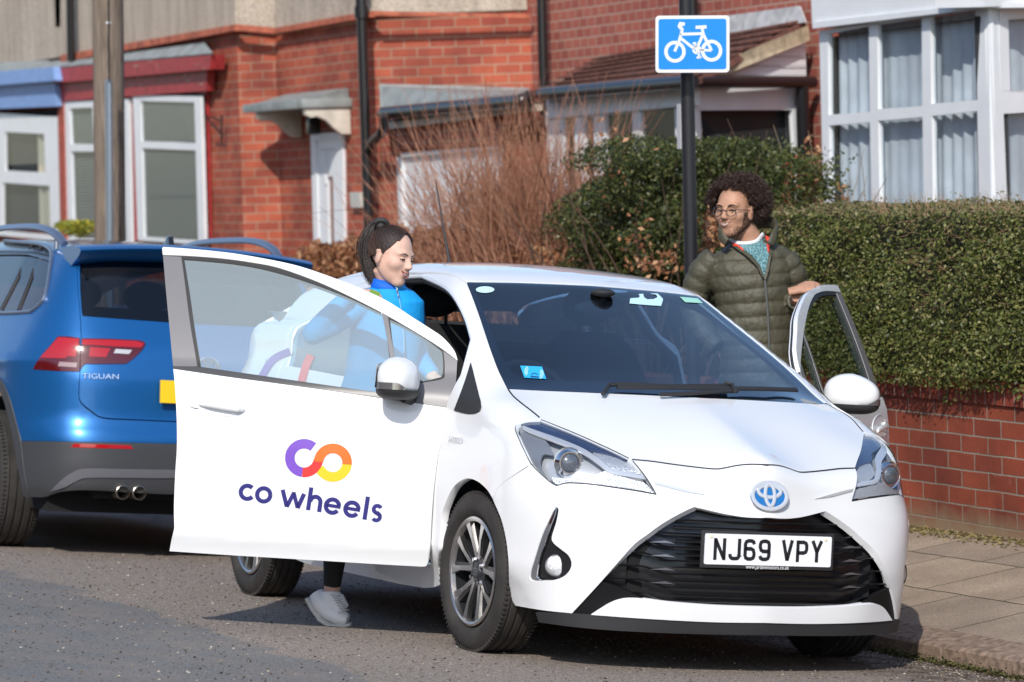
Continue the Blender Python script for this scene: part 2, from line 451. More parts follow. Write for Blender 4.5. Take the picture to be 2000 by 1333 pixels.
# ---------------------------------------------------------------- vector lettering
def stroke_poly(pts, w, cap=0.):
    """flat ribbon polygon along a 2D polyline"""
    P = [np.asarray(p, float) for p in pts]; L = []; R = []
    for i, p in enumerate(P):
        a = P[max(i-1, 0)]; b = P[min(i+1, len(P)-1)]; t = (b-a)/max(np.linalg.norm(b-a), 1e-9); n = np.array([-t[1], t[0]])
        if 0 < i < len(P)-1:
            t1 = (p-a)/max(np.linalg.norm(p-a), 1e-9); n1 = np.array([-t1[1], t1[0]]); k = 1/max(.55, n@n1)
        else: k = 1
        q = p.copy()
        if i == 0: q = p-t*cap
        if i == len(P)-1: q = p+t*cap
        L.append(q+n*w/2*k); R.append(q-n*w/2*k)
    return L, R
def ribbon(MBo, f, pts, w, mi=0):
    """ribbon pieces mapped to 3D by f(list of 2D)->Nx3"""
    L, R = stroke_poly(pts, w); n = len(L); V = f(np.array(L+R))
    MBo.add(V, [(i, i+1, n+i+1, n+i) for i in range(n-1)], mi)
def arc(cx, cy, r, a0, a1, n=24, ry=None):
    ry = ry or r
    return [(cx+r*cos(radians(a0+(a1-a0)*i/n)), cy-ry*sin(radians(a0+(a1-a0)*i/n))) for i in range(n+1)]
def font_obj(name, txt, size, M, m, parent, depth=.001, shear=0, sx=1):
    cu = bpy.data.curves.new(name, 'FONT'); cu.body = txt; cu.size = size; cu.align_x = 'CENTER'; cu.align_y = 'CENTER'
    cu.extrude = depth; cu.shear = shear; cu.resolution_u = 3
    o = bpy.data.objects.new(name+'_tmp', cu); SC.collection.objects.link(o)
    dg = bpy.context.evaluated_depsgraph_get(); me = bpy.data.meshes.new_from_object(o.evaluated_get(dg))
    bpy.data.objects.remove(o); me.transform(Matrix.Diagonal((sx, 1, 1, 1))); me.transform(M); me.materials.clear(); me.materials.append(m); me.name = name
    r = bpy.data.objects.new(name, me); link(r, parent); return r
# ================================================================== wheel
def wheel(parent, x, y, zc, R=.302, W=.185, rr=.202, out=-1, steer=0, spokes=5, label=None, style='twin'):
    """out: side (sign of y) the visible face looks to"""
    root = bpy.data.objects.new('wheel', None); link(root, parent)
    root.matrix_local = Matrix.Translation((x, y, zc))@Matrix.Rotation(radians(steer), 4, 'Z')@(Matrix.Rotation(pi/2 if out < 0 else -pi/2, 4, 'X'))
    # local +z now points outwards
    h = W/2
    t = MBL()
    def prof(groove): return [(rr-.004, h*.55), (rr+.012, h*.86), (rr+.03, h*.98), (R*.80, h*1.03), (R*.90, h*.98), (R*.96, h*.86), (R*.985, h*.74)]
    P = prof(0)
    tread = []
    gs = [-.55, -.18, .18, .55]
    z = h*.74
    pts = [(R*.985, h*.74)]
    for g in gs[::-1]:
        pts += [(R*.998, (g+.07)*h), (R*.975, (g+.045)*h), (R*.975, (g-.045)*h), (R*.998, (g-.07)*h)]
    pts += [(R*.985, -h*.74)]
    P = P[:-1]+pts+[(r_, -z_) for r_, z_ in P[:-1][::-1]]
    P[len(P)//2] = P[len(P)//2]
    t.lathe(P, n=96)
    # shoulder sipes
    for k in range(96):
        a = 2*pi*k/96
        for s in (-1, 1):
            M = Matrix.Rotation(a, 3, 'Z')
            t.box(M@Vector((R*.968, 0, s*h*.78)), (.022, .0075, h*.15), M.to_3x3())
    # flattened contact patch
    t.v = [(v[0], v[1], v[2]) for v in t.v]
    o = t.build('tyre', M_tyre, root, smooth=True, angle=40, weld=False)
    r = MBL()
    r.lathe([(rr+.004, h*.62), (rr+.004, h*.90), (rr-.004, h*.94), (rr-.012, h*.90), (rr-.016, h*.70)], n=64, mi=0)
    r.lathe([(rr-.016, h*.70), (rr-.02, -h*.8), (rr-.03, -h*.85)], n=64, mi=1)
    r.lathe([(rr-.03, -h*.2), (.02, -h*.2)], n=48, mi=2)
    # spokes
    def sp(a0, a1, r0, r1, w0, w1, z0, z1, mi, d=.022):
        """straight spoke from angle a0 at r0 to a1 at r1"""
        A = Vector((r0*cos(a0), r0*sin(a0), z0)); B = Vector((r1*cos(a1), r1*sin(a1), z1)); tt = (B-A).normalized(); n = Vector((-tt.y, tt.x, 0)).normalized()
        V = [A+n*w0/2, A-n*w0/2, B-n*w1/2, B+n*w1/2]; r.slab([v+Vector((0, 0, 0)) for v in V], (0, 0, -d), mi)
    for k in range(spokes):
        a = 2*pi*k/spokes+radians(18)
        hw = radians(15)
        for s in (-1, 1):
            sp(a+s*radians(7), a+s*hw*1.1, .048, rr*.66, .020, .017, h*.66, h*.80, 0)
            sp(a+s*hw*1.1, a+s*hw*1.35, rr*.64, rr-.008, .017, .032, h*.795, h*.86, 0)
            sp(a+s*radians(7), a+s*hw*1.0, .05, rr-.02, .034, .030, h*.60, h*.74, 1, .03)
        sp(a, a, .04, rr*.42, .05, .02, h*.60, h*.62, 1, .03)
    r.lathe([(.0, h*.74), (.027, h*.74), (.031, h*.70), (.034, h*.64), (.062, h*.62), (.062, h*.3)], n=32, mi=1)
    rim = r.build('rim', [M_alu, M_gun, M_dark], root, smooth=True, angle=30, weld=False)
    for k in range(4):
        n_ = MBL(); a = 2*pi*k/4+.5; n_.lathe([(.0, h*.76), (.008, h*.76), (.010, h*.64)], c=(.048*cos(a), .048*sin(a), 0), n=6)
        n_.build('wheel_nut', M_chrome, rim, weld=False)
    c_ = MBL(); e = h*.745
    for q in (arc(0, 0, .019, 0, 360, 20, .014), arc(0, 0, .0065, 0, 360, 14, .0135), arc(0, .005, .012, 0, 360, 14, .006)):
        ribbon(c_, lambda A: np.c_[A, np.full(len(A), e)], q, .0026)
    c_.build('centre_cap_emblem', M_chrome, rim, weld=False)
    dk = MBL(); dk.lathe([(.0, h*.2), (.125, h*.2), (.128, h*.1), (.128, 0)], n=40)
    dk.build('brake_disc', mat('brake_steel', (.25, .24, .23), .4, metal=1), root, weld=False)
    return root
# ================================================================== the white hatchback
def build_hatch():
    S = Surf(G1, 9.5, 17)
    car = empty('hatchback', (0, 0, 0), RM, 'white hatchback with both front doors open, parked at the kerb facing the camera', 'car')
    HLtop = [(1057, 819.5), (1095, 834.5), (1130, 849), (1162.4, 863.6), (1200, 881), (1234.4, 898.4)]
    HLin = [(1234.4, 898.4), (1249, 915.5), (1263, 934), (1273, 950), (1282.4, 966.5)]
    HLbot = [(1282.4, 966.5), (1244, 959.6), (1196, 952.4), (1148, 946.4), (1109.6, 944.3), (1086.8, 949.3)]
    HLout = [(1086.8, 949.3), (1073.6, 941.6), (1052, 922.4), (1035, 903), (1018.4, 869.6), (1007, 843), (1006, 834), (1011, 826.4), (1020, 822), (1035, 819.4), (1057, 819.5)]
    shut = [(991.5, 759.5), (996, 767), (1005, 777.5), (1020, 790), (1038, 803.7), (1057, 819.5)]
    hoodF = [(1234.4, 898.4), (1273, 902), (1322.5, 909), (1372, 915), (1398.4, 917), (1413, 915.5), (1438, 910.5), (1463, 908), (1487, 908.4)]
    wsL = [(911, 550.5), (925, 585), (940, 627), (956.5, 676.6), (972, 719), (982.5, 741.5), (991.5, 759.5)]
    wsT = [(911, 550.5), (1015, 552), (1130, 556.5)]
    cowl = [(991.5, 759.5), (1065, 763.2), (1260, 771.5), (1352, 775.2)]
    arch = [(962, 975), (964.9, 982.7), (978.7, 1016), (988, 1055), (992.6, 1096.5), (994, 1141), (999.5, 1171), (1006.5, 1184)]
    archR = [(860, 1143.6), (859, 1121), (856.6, 1107.6), (859, 1063), (862, 1013), (869, 987), (884, 955), (901, 939.7), (916, 936), (934, 942.5), (951, 957.7), (962, 975)]
    seam = [(962, 975), (980, 946), (1037, 907)]
    HLout2 = [(1086.8, 949.3), (1073.6, 941.6), (1052, 922.4), (1037, 907)]
    HLout3 = [(1037, 907), (1035, 903), (1018.4, 869.6), (1007, 843), (1006, 834), (1011, 826.4), (1020, 822), (1035, 819.4), (1057, 819.5)]
    grL = [(1117, 1199), (1147, 1167), (1175.6, 1135.8), (1213, 1093), (1240, 1063.5), (1264.8, 1045), (1289.5, 1026.9), (1314, 1012), (1339, 998.8), (1356.3, 991)]
    grT = [(1356.3, 991), (1388.5, 998.8), (1421.5, 1006), (1454.5, 1011), (1487.5, 1012.5)]
    stT = [(1154, 1201.4), (1166, 1194), (1190, 1180), (1210, 1173), (1230, 1170.6), (1260, 1172), (1320, 1178.4), (1400, 1184.4), (1470, 1187)]
    stB = [(1154, 1201.4), (1230, 1207), (1320, 1212.5), (1400, 1216), (1470, 1217)]
    lpB = [(1052, 1216), (1120, 1225), (1200, 1232), (1300, 1237), (1400, 1240), (1470, 1241)]
    c_hood, _ = cline(S, [.77, .70, .6, .5, .4, .3, .22, .17], 'x')
    def closeto(seg, tgt): return list(seg)+[tuple(tgt)]
    # hood
    loop = path([HLtop[::-1], shut[::-1], closeto(cowl[:-1], c_hood[-1]), [tuple(q) for q in c_hood[::-1]], [tuple(c_hood[0])]+hoodF[::-1]], 7)
    def kp(loop):
        P = S.cam(loop); return np.abs(P[:, 1]) < .012
    patch('hood', S, loop, M_white, car, half=True, step=11, gap=.9, keep=kp(loop), rim=.025)
    # bumper and nose
    zc, _ = cline(S, [.757, .72, .68, .64, .60, .578], 'z')
    fogL = [(1036, 1116), (1044, 1090), (1052, 1064), (1060, 1042), (1068.8, 1023), (1080.8, 997), (1085, 991.5)]
    fogR = [(1085, 991.5), (1089, 993), (1090, 999), (1085.6, 1021), (1077, 1049.6), (1080.8, 1061.6), (1095, 1073.6), (1109.6, 1085.6), (1115.6, 1100), (1112, 1114), (1100, 1126), (1080, 1133), (1060, 1134.6), (1041, 1134), (1035, 1129), (1036, 1116)]
    fog = path([fogL, fogR], 4)
    loop = path([[tuple(zc[0])]+hoodF[::-1], HLin, HLbot, HLout2, seam[::-1], arch, [(1006.5, 1184), (1060, 1193), (1117, 1199)], grL, closeto(grT, zc[-1]), [tuple(q) for q in zc[::-1]]], 6)
    # chamfered mouth edge: the painted lip turns inwards towards the grille
    patch('front_bumper', S, loop, M_white, car, half=True, step=9, gap=.7, keep=kp(loop), rim=.03, holes=[fog])
    # chamfer ribbon along the mouth
    out = np.array(crom(grL[2:], 6)); tn = np.gradient(out, axis=0); tn /= np.linalg.norm(tn, axis=1, keepdims=True)
    nn = np.stack([-tn[:, 1], tn[:, 0]], 1)
    taper = np.clip(np.arange(len(out))/10., 0, 1)[:, None]
    o1 = S.cam(out-nn*-9*taper); 
    a_ = out+nn*7*taper; b_ = out-nn*7*taper
    A3 = S.cam(out, 0.0); B3 = S.cam(b_ if np.mean(b_[:, 0]) > np.mean(out[:, 0]) else a_, .022)
    for sgn in (1, -1):
        mb = MBL(); n = len(A3); f = np.array([1, sgn, 1]); mb.add(np.concatenate([A3*f, B3*f]), [(i, i+1, n+i+1, n+i) for i in range(n-1)])
        mb.build('mouth_edge', M_white, car, smooth=True)
    def gapline(pts, off=.007, r=.0045):  # black tubes stand in for the shade inside the panel gaps
        off *= .45; r *= .85
        P = S.cam(dens(crom(pts, 6), 5), off); P = P[~np.isnan(P[:, 0])]
        for sg in (1, -1):
            g_ = MBL(); g_.tube([Vector(p*[1, sg, 1]) for p in P], r, n=6); g_.build('panel_gap_shade', M_dark, car, smooth=True)
    gapline(shut, .006, .005); gapline(hoodF+[(1497, 909)], .004, .0045); gapline(HLtop, .006, .0028); gapline(HLbot, .006, .0028); gapline(HLout, .006, .0028); gapline(HLin, .006, .0028); gapline(seam, .012, .0022)
    # grille
    zg, _ = cline(S, [.578, .5, .42, .34, .28, .25], 'z')
    loop = path([grL, closeto(grT, zg[0]), [tuple(q) for q in zg], [tuple(zg[-1])]+stT[::-1], [(1154, 1201.4), (1117, 1199)]], 8)
    gob = patch('grille', S, loop, M_slat, car, half=True, step=14, off=.06, rim=0, keep=None)
    gp = np.array(path([grL, closeto(grT, zg[0]), [tuple(q) for q in zg], [tuple(zg[-1])]+stT[::-1], [(1154, 1201.4), (1117, 1199)]], 8))
    # side cheeks of the mouth in gloss black
    bars = MBL(); M_tooth = mat('tooth_glint', (.22, .22, .24), .3, metal=.7)  # teeth coloured pale grey to carry the glints of gloss black facets
    yy = np.linspace(0, .72, 61)
    zs = list(np.arange(.262, .575, .0243))
    for bi, z0 in enumerate(zs):
        main = bi % 2 == 0
        zz = z0+(.0243*sst(.36, .47, yy) if main else 0*yy)
        if not main:
            zz = z0+0*yy
        O = np.stack([np.full(len(yy), 1.6), -yy, zz], 1)
        P = march(G1, O, np.broadcast_to([-1., 0, 0], O.shape), .3, 1.6, 240, off=.030 if main else .036)
        q = projc(P); ok = pip(q, gp) & ~np.isnan(P[:, 0])
        if not main: ok &= (yy < .34) | (yy > .50)
        run = []
        runs = []
        for i in range(len(yy)):
            if ok[i]: run.append(P[i])
            elif run: runs.append(run); run = []
        if run: runs.append(run)
        for rn in runs:
            if len(rn) < 4: continue
            for sg in (1, -1):
                bars.tube([Vector((p[0], p[1]*sg, p[2])) for p in rn], [(.0032, .012)]*len(rn) if main else [(.0025, .009)]*len(rn), n=8, up=(0, 0, 1))
        if main and 1 < bi < len(zs)-2:
            for sg in (1, -1):
                O = np.array([[1.6, -.44, z0+.014], [1.6, -.38, z0+.022], [1.6, -.345, z0+.012]])
                Q = march(G1, O, np.broadcast_to([-1., 0, 0], O.shape), .3, 1.6, 240, off=.014)
                if np.isnan(Q[:, 0]).any() or not pip(projc(Q), gp).all(): continue
                teeth = MBL(); teeth.slab([Vector((p[0], p[1]*sg, p[2])) for p in Q], (-.02, 0, -.004)); teeth.build('grille_tooth', M_tooth, car)
    bars.build('grille_slats', M_slat, car, smooth=True, angle=50, weld=False)
    # corner wings of the grille surround
    wing = path([[(1117, 1199), (1130, 1185), (1175.6, 1136)], [(1175.6, 1136), (1215, 1150), (1262, 1172)], [(1262, 1172), (1230, 1170.6), (1210, 1173), (1190, 1180), (1166, 1194), (1154, 1201.4)], [(1154, 1201.4), (1117, 1199)]], 6)
    for k in (0, 1):
        patch('grille_corner', S, wing, mat('corner_black', (.006, .006, .007), .5, spec=.2), car, step=9, off=.012, rim=.02, only_l=(k == 1))
    zs_, _ = cline(S, [.248, .225, .205, .195], 'z')
    zs_[0] = (zs_[0][0], 1187.5); zs_[-1] = (zs_[-1][0], 1217)
    loop = path([stT[::-1], stB, closeto([(1470, 1217)], zs_[-1]), [tuple(q) for q in zs_[::-1]], [tuple(zs_[0]), (1470, 1187)]], 6)
    patch('lower_bumper_strip', S, loop, M_white, car, half=True, step=9, off=-.012, rim=.04, keep=kp(loop))
    zl, _ = cline(S, [.192, .17, .15, .143], 'z')
    loop = path([[(1046, 1196.5), (1117, 1199.5), (1154, 1202)], stB, closeto([(1470, 1217)], (zl[0][0], 1217.3)), [(zl[0][0], 1217.3), (zl[-1][0], 1241)], [(zl[-1][0], 1241)]+lpB[::-1], [(1052, 1216), (1046, 1196.5)]], 7)
    patch('front_lip', S, loop, M_matte, car, half=True, step=10, off=-.006, rim=.05, keep=kp(loop))
    # fog lamps
    for k in (0, 1):
        L = k == 1
        patch('fog_lamp_recess', S, fog, M_black, car, step=6, off=.03, rim=0, only_l=L)
        ch = path([[(1087, 991.5), (1078, 1003), (1066, 1028), (1054, 1060), (1044, 1090), (1036, 1118), (1036, 1129), (1046, 1134)], [(1046, 1134), (1058, 1134.5)], [(1058, 1134.5), (1050, 1130), (1048, 1120), (1054, 1092), (1064, 1060), (1074, 1030), (1082, 1010), (1087, 991.5)]], 4)
        patch('fog_lamp_trim', S, ch, M_chrome, car, step=6, off=.006, rim=.01, only_l=L)
        fr = S.cam([(1086, 1105)], .024)[0]; nrm = grad(G1, fr[None])[0]
        if L: fr = fr*[1, -1, 1]; nrm = nrm*[1, -1, 1]
        nrm = Vector((1, .7 if L else -.45, 0)).normalized(); Mx = nrm.to_track_quat('Z', 'Y').to_matrix()
        fl = MBL(); fl.lathe([(.0, .010), (.015, .0095), (.03, .006), (.038, .0), (.042, -.008)], c=Vector(fr), M=Mx, n=32)
        fo = fl.build('fog_lamp', M_refl, car, smooth=True)
        fl = MBL(); fl.lathe([(.039, -.006), (.041, .004), (.043, .003), (.044, -.012)], c=Vector(fr), M=Mx, n=32); fl.build('fog_lamp_ring', M_black, fo, smooth=True)
    # headlamps
    HL = path([HLtop, HLin, HLbot, HLout], 5)
    for k in (0, 1):
        L = k == 1
        base = patch('headlamp', S, HL, mat('lamp_housing', (.55, .56, .58), .35, metal=.35), car, step=9, off=.05, rim=0, only_l=L)
        def sub(n, segs, m, off, step=5, rim=.008): return patch(n, S, path(segs, 3), m, base, step=step, off=off, rim=rim, only_l=L)
        sub('bezel', [[(1011, 829), (1022, 824), (1036, 821.5), (1057, 821.5), (1095, 836.5), (1130, 851), (1162, 866), (1200, 883), (1231, 898)], [(1231, 898), (1222, 898), (1190, 888), (1156, 880)], [(1156, 880), (1145, 876), (1118, 862), (1088, 853), (1052, 842), (1024, 831), (1011, 829)]], mat('lamp_sky_tint', (.02, .035, .09), .12, coat=1), .012)  # navy base colour carries the blue sky mirrored in a black bezel
        sub('bezel', [[(1012, 834), (1030, 840), (1050, 850), (1070, 866), (1082, 890)], [(1082, 890), (1062, 888), (1055, 898), (1056, 915), (1068, 936)], [(1068, 936), (1052, 920), (1036, 898), (1022, 868), (1012, 834)]], mat('lamp_satin', (.30, .31, .33), .3, metal=.5), .020)
        sub('light_guide', [[(1020, 831), (1052, 842.5), (1088, 855), (1124, 869), (1148, 881), (1172, 898), (1196, 916), (1232, 924), (1262, 930)], [(1262, 930), (1264, 937)], [(1264, 937), (1230, 931.5), (1192, 924), (1168, 906), (1142, 887), (1120, 876), (1086, 863), (1050, 850), (1024, 839), (1020, 831)]], M_bright, .010)
        sub('indicator', [[(1158, 884), (1190, 890), (1220, 902), (1240, 913), (1252, 926)], [(1252, 926), (1225, 924), (1206, 920)], [(1206, 920), (1184, 908), (1158, 884)]], M_refl, .018)
        sub('lower_reflector', [[(1073, 931), (1098, 935), (1124, 934), (1160, 927), (1186, 919)], [(1186, 919), (1206, 929), (1256, 942)], [(1256, 942), (1266, 950), (1278, 963.5)], [(1278, 963.5), (1244, 957), (1196, 950), (1148, 944), (1109.6, 942), (1088, 946.5), (1073, 931)]], M_refl, .016)
        q = S.cam([(1112, 904.4)], .030)[0]
        if L: q = q*[1, -1, 1]
        Mx = Vector((1, .12 if L else -.12, .0)).normalized().to_track_quat('Z', 'Y').to_matrix()
        pj = MBL(); pj.ell(q, (.035, .035, .020), Mx, 24, 12); pj.build('projector_lens', mat('projector_glass', (.10, .11, .13), .04, coat=1, spec=1), base, smooth=True)
        pj = MBL(); pj.lathe([(.033, .0), (.036, .010), (.041, .010), (.046, -.004), (.052, -.010), (.057, -.008)], c=q, M=Mx, n=32); pj.build('projector_ring', M_chrome, base, smooth=True)
        patch('lens', S, HL, M_lens, base, step=9, off=.002, rim=0, only_l=L)
        patch('headlamp_trim', S, path([[(1276, 940.5), (1300, 945.5), (1340, 956), (1381, 967.2)], [(1381, 967.2), (1340, 961), (1300, 951), (1279, 945.5)], [(1279, 945.5), (1276, 940.5)]], 3), M_bright, car, step=5, off=-.004, rim=.006, only_l=L)
    # windscreen
    cw, _ = cline(S, [-.787, -.7, -.6, -.5, -.4, -.3, -.2, -.1, 0, .08, .14, .17], 'x')
    loop = path([wsL[::-1], closeto(wsT, cw[0]), [tuple(q) for q in cw], [tuple(cw[-1])]+cowl[:-1][::-1]], 8)
    patch('windscreen', S, loop, M_glass, car, half=True, step=13, off=.002, rim=0, keep=None)
    ci, _ = cline(S, [-.77, .10], 'x')
    inner = path([[(919, 556), (1015, 557.5), (1130, 562), (ci[0][0]-30, 563)], [(ci[0][0]-30, 563), (1295, 749.5)], [(1295, 749.5), (1185, 746.5), (1065, 742.5), (1023, 738), (1005, 729.5), (987, 708.5), (974, 684), (952, 628), (932, 580), (919, 556)]], 8)
    frit = [path([[(911, 550.5), (1015, 552), (1130, 556.5), tuple(cw[0])], [tuple(cw[0]), (cw[0][0]+3, 563.5)], [(cw[0][0]+3, 563.5), (1130, 562), (1015, 557.5), (922, 556)], [(922, 556), (932, 580), (952, 628), (974, 684), (987, 708.5), (1005, 729.5), (1023, 738), (1065, 742.5), (1185, 746.5), (1329, 752)], [(1329, 752), tuple(cw[-1])], [tuple(cw[-1])]+cowl[:-1][::-1], wsL[::-1]], 6)][0]
    patch('windscreen_border', S, frit, M_black, car, half=True, step=10, off=.004, rim=0)
    # wipers
    wp = MBL()
    def onws(q, o=-.02): return [Vector(v) for v in S.cam(q, o)]
    wp.tube(onws([(1205, 756), (1290, 757), (1400, 759), (1500, 760), (1556, 762)]), [(.006, .012)]*5, n=8)
    wp.tube(onws([(1178, 770), (1190, 752), (1215, 751), (1300, 755), (1424, 754)]), .009, n=8)
    wp.tube(onws([(1415, 748), (1430, 752), (1436, 764)], -.03), .008, n=8)
    wp.tube(onws([(1440, 764), (1360, 768), (1290, 771)], -.02), .008, n=8)
    wp.build('wiper', M_matte, car, smooth=True)
    # body shell: fenders, pillars, rails, sills, quarters
    def sd(q): return S.side(q)
    rail = np.stack([np.linspace(-.95, -2.75, 14), -.535-.012*np.sin(np.linspace(0, pi, 14))], 1)
    railP = S.top(rail)
    aback = S.side([(-2.86, 1.22), (-2.93, 1.1), (-2.95, .9), (-2.93, .6), (-2.93, .35), (-2.88, .24)])
    rarch = [(-2.51-.335*cos(t), .30+.345*sin(t)) for t in np.linspace(-.2, pi+.2, 26)]
    rarch = [(x, max(z, .215)) for x, z in rarch]
    bot = S.side([(-2.88, .22), (-2.86, .215)]+rarch+[(-2.1, .2), (-1.9, .185), (-1.5, .185), (-1.1, .185), (-.8, .185), (-.55, .19), (-.45, .20)])
    P3 = [S.cam(path([archR, seam, HLout3, shut[::-1], wsL[::-1]], 5)), railP, aback, bot]
    P3 = np.concatenate(P3); P3 = P3[~np.isnan(P3[:, 0])]
    ap_px = S.cam(crom([(822, 536.5), (840, 545), (862, 556), (881, 571), (900, 600), (913, 630), (921, 660)], 5))
    ap_sd = S.side(crom([(-.30, 1.06), (-.312, .92), (-.337, .80), (-.345, .62), (-.375, .42), (-.392, .31), (-.43, .285)], 5)+crom([(-1.0, .285), (-1.36, .285), (-1.395, .30), (-1.388, .40), (-1.388, .75), (-1.424, .99), (-1.50, 1.25), (-1.553, 1.40)], 5))
    tp = S.side([(-1.53, 1.432), (-1.42, 1.438)])
    ap = np.concatenate([ap_px, ap_sd, tp])
    rd = S.side(crom([(-1.45, .99), (-1.53, 1.25), (-1.60, 1.41)], 4)+crom([(-1.66, 1.425), (-1.95, 1.395), (-2.2, 1.33), (-2.33, 1.24)], 4)+crom([(-2.32, 1.0), (-2.24, .80), (-2.12, .60), (-2.02, .42), (-1.99, .285)], 4)+[(-1.7, .285), (-1.45, .285), (-1.415, .32), (-1.41, .6), (-1.42, .85)])
    loop = to_ob(P3); aph = to_ob(ap); rdh = to_ob(rd)
    patch('body_shell', S, loop, M_white, car, dom='ob', holes=[aph, rdh], step=.035, rim=.03, mirror=True, gap=.0015)
    # inner door-opening seal
    for sg in (1, -1):
        sb = MBL(); pts = [Vector(p)*1 for p in ap[::2]]; nn2 = grad(G1, ap[::2]); pts = [Vector((p-n*.035)*[1, sg, 1]) for p, n in zip(ap[::2], nn2)]
        sb.tube(pts+[pts[0]], .017, n=8, cap=False); sb.build('door_seal', M_matte, car, smooth=True)
        sb = MBL(); pts = [Vector((p-n*.012)*[1, sg, 1]) for p, n in zip(ap[::2], nn2)]
        sb.tube(pts+[pts[0]], .010, n=8, cap=False); sb.build('door_frame_lip', M_white, car, smooth=True)
    gl = to_ob(S.side(crom([(-1.49, 1.0), (-1.55, 1.22), (-1.61, 1.38)], 4)+crom([(-1.70, 1.39), (-1.95, 1.36), (-2.16, 1.30), (-2.26, 1.20)], 4)+[(-2.24, 1.03)]))
    a, b = patch('rear_door', S, rdh, M_white, car, dom='ob', holes=[gl], step=.04, rim=.025, mirror=True, gap=.003)
    for k, dr in enumerate((a, b)):
        patch('rear_door_glass', S, gl, M_glass, dr, dom='ob', step=.06, off=.004, rim=0, only_l=(k == 1))
    for nm_, pts_, w_, c_ in (('side_graphic', [(607, 694), (597, 716), (588, 748)], 15, (.72, .03, .02)), ('side_graphic', [(566, 686), (532, 704), (505, 746)], 14, (.17, .08, .42))):
        dm = MBL(); ribbon(dm, lambda A: S.cam(A, -.004), crom(pts_, 6), w_); dm.build(nm_, mat('graphic_%d' % w_, c_, .5), a, weld=False)
    # black triangular cover at the pillar foot
    tri = path([[(919, 708), (931, 756), (938, 790), (936, 803)], [(936, 803), (926, 808), (909, 808), (886, 802)], [(886, 802), (905, 752), (919, 708)]], 5)
    patch('mirror_base_cover', S, tri, M_matte, car, step=7, off=-.004, rim=.02, mirror=True)
    # roof
    fr = S.cam(crom(wsT+[tuple(cw[0])], 6)); fr = fr[~np.isnan(fr[:, 0])]
    lp = [(x, -y_) for x, y_ in [(q[0], -q[1]) for q in fr]]
    bk = [(-2.75, -.3), (-2.80, 0)]
    lp = np.array([(q[0]-.002, min(q[1], 0)) for q in fr]+[(x, 0) for x in np.linspace(-.9, -2.8, 30)]+[(-2.79, -.25), (-2.75, -.5)]+[(x, y+.006) for x, y in rail[::-1]])
    lp = np.array(dens(list(lp)+[lp[0]], .04))
    patch('roof', S, lp, M_white, car, dom='top', step=.05, half=True, rim=.012)
    # tailgate, simple closed back
    Pb = []
    O = []
    zz = [1.27, 1.22, 1.14, 1.07, 1.0, .9, .8, .6, .4, .26]; ys = np.linspace(-.80, .80, 25)
    V = []; 
    for z_ in zz:
        wz = 1.0 if z_ <= .95 else 1-.5*(z_-.95); ysz = ys*wz; Oy = np.stack([np.full(25, -4.), ysz, np.full(25, z_)], 1); Pq = march(G1, Oy, np.broadcast_to([1., 0, 0], Oy.shape), .3, 2.2, 300)
        for j in range(25):
            if np.isnan(Pq[j, 0]): Pq[j] = (-2.86, ysz[j]*.97, z_)
        V += list(Pq)
    mb = MBL(); mb.add(V, [(i*25+j, i*25+j+1, (i+1)*25+j+1, (i+1)*25+j) for i in range(9) for j in range(24) if not (1 <= i <= 3 and 4 <= j <= 19)])
    tg = mb.build('tailgate', M_white, car, smooth=True)
    mb = MBL(); mb.add(V, [(i*25+j, i*25+j+1, (i+1)*25+j+1, (i+1)*25+j) for i in range(1, 4) for j in range(4, 20)]); mb.build('rear_glass', M_glass, tg, smooth=True)
    # underbody, arch liners
    ub = MBL(); ub.box((-1.15, 0, .27), (3.3, 1.36, .14)); ub.box((.45, 0, .33), (.5, 1.0, .28)); ub.box((.05, 0, .56), (.6, .9, .36)); ub.box((-2.6, 0, .42), (.5, 1.3, .3))
    ub.build('underbody', M_dark, car)
    for sg in (-1, 1):
        for xc, xo in ((0.03, .36), (-2.51, .345)):
            al = MBL(); n = 18
            V = []
            for i in range(n+1):
                t = pi*1.08*i/n-.04*pi
                for yy_ in (.735, .50): V.append((xc-xo*cos(t), sg*yy_, .30+.36*sin(t)))
            al.add(V, [(2*i, 2*i+1, 2*i+3, 2*i+2) for i in range(n)])
            n0 = [(xc-xo*cos(pi*1.08*i/n-.04*pi), sg*.50, .30+.36*sin(pi*1.08*i/n-.04*pi)) for i in range(n+1)]
            al.add(n0, [tuple(range(n+1))]); al.build('arch_liner', M_dark, car)
    # cabin
    fl = MBL(); fl.box((-1.3, 0, .37), (2.2, 1.42, .08)); fl.box((-1.0, 0, .48), (1.5, .2, .16)); fl.build('cabin_floor', M_int, car)
    ds = MBL(); n = 13; V = []
    for i in range(n):
        yv = -.68+1.36*i/(n-1)
        for (x_, z_) in ((.02, .93), (-.12, .975), (-.28, .985), (-.38, .95), (-.42, .80), (-.36, .60), (-.2, .5)): V.append((x_-.0*yv*yv, yv, z_+(.035 if .15 < -yv < .55 and x_ < -.2 and z_ > .9 else 0)))
    ds.add(V, [(i*7+j, i*7+j+1, (i+1)*7+j+1, (i+1)*7+j) for i in range(n-1) for j in range(6)]); ds.build('dashboard', M_int, car, smooth=True)
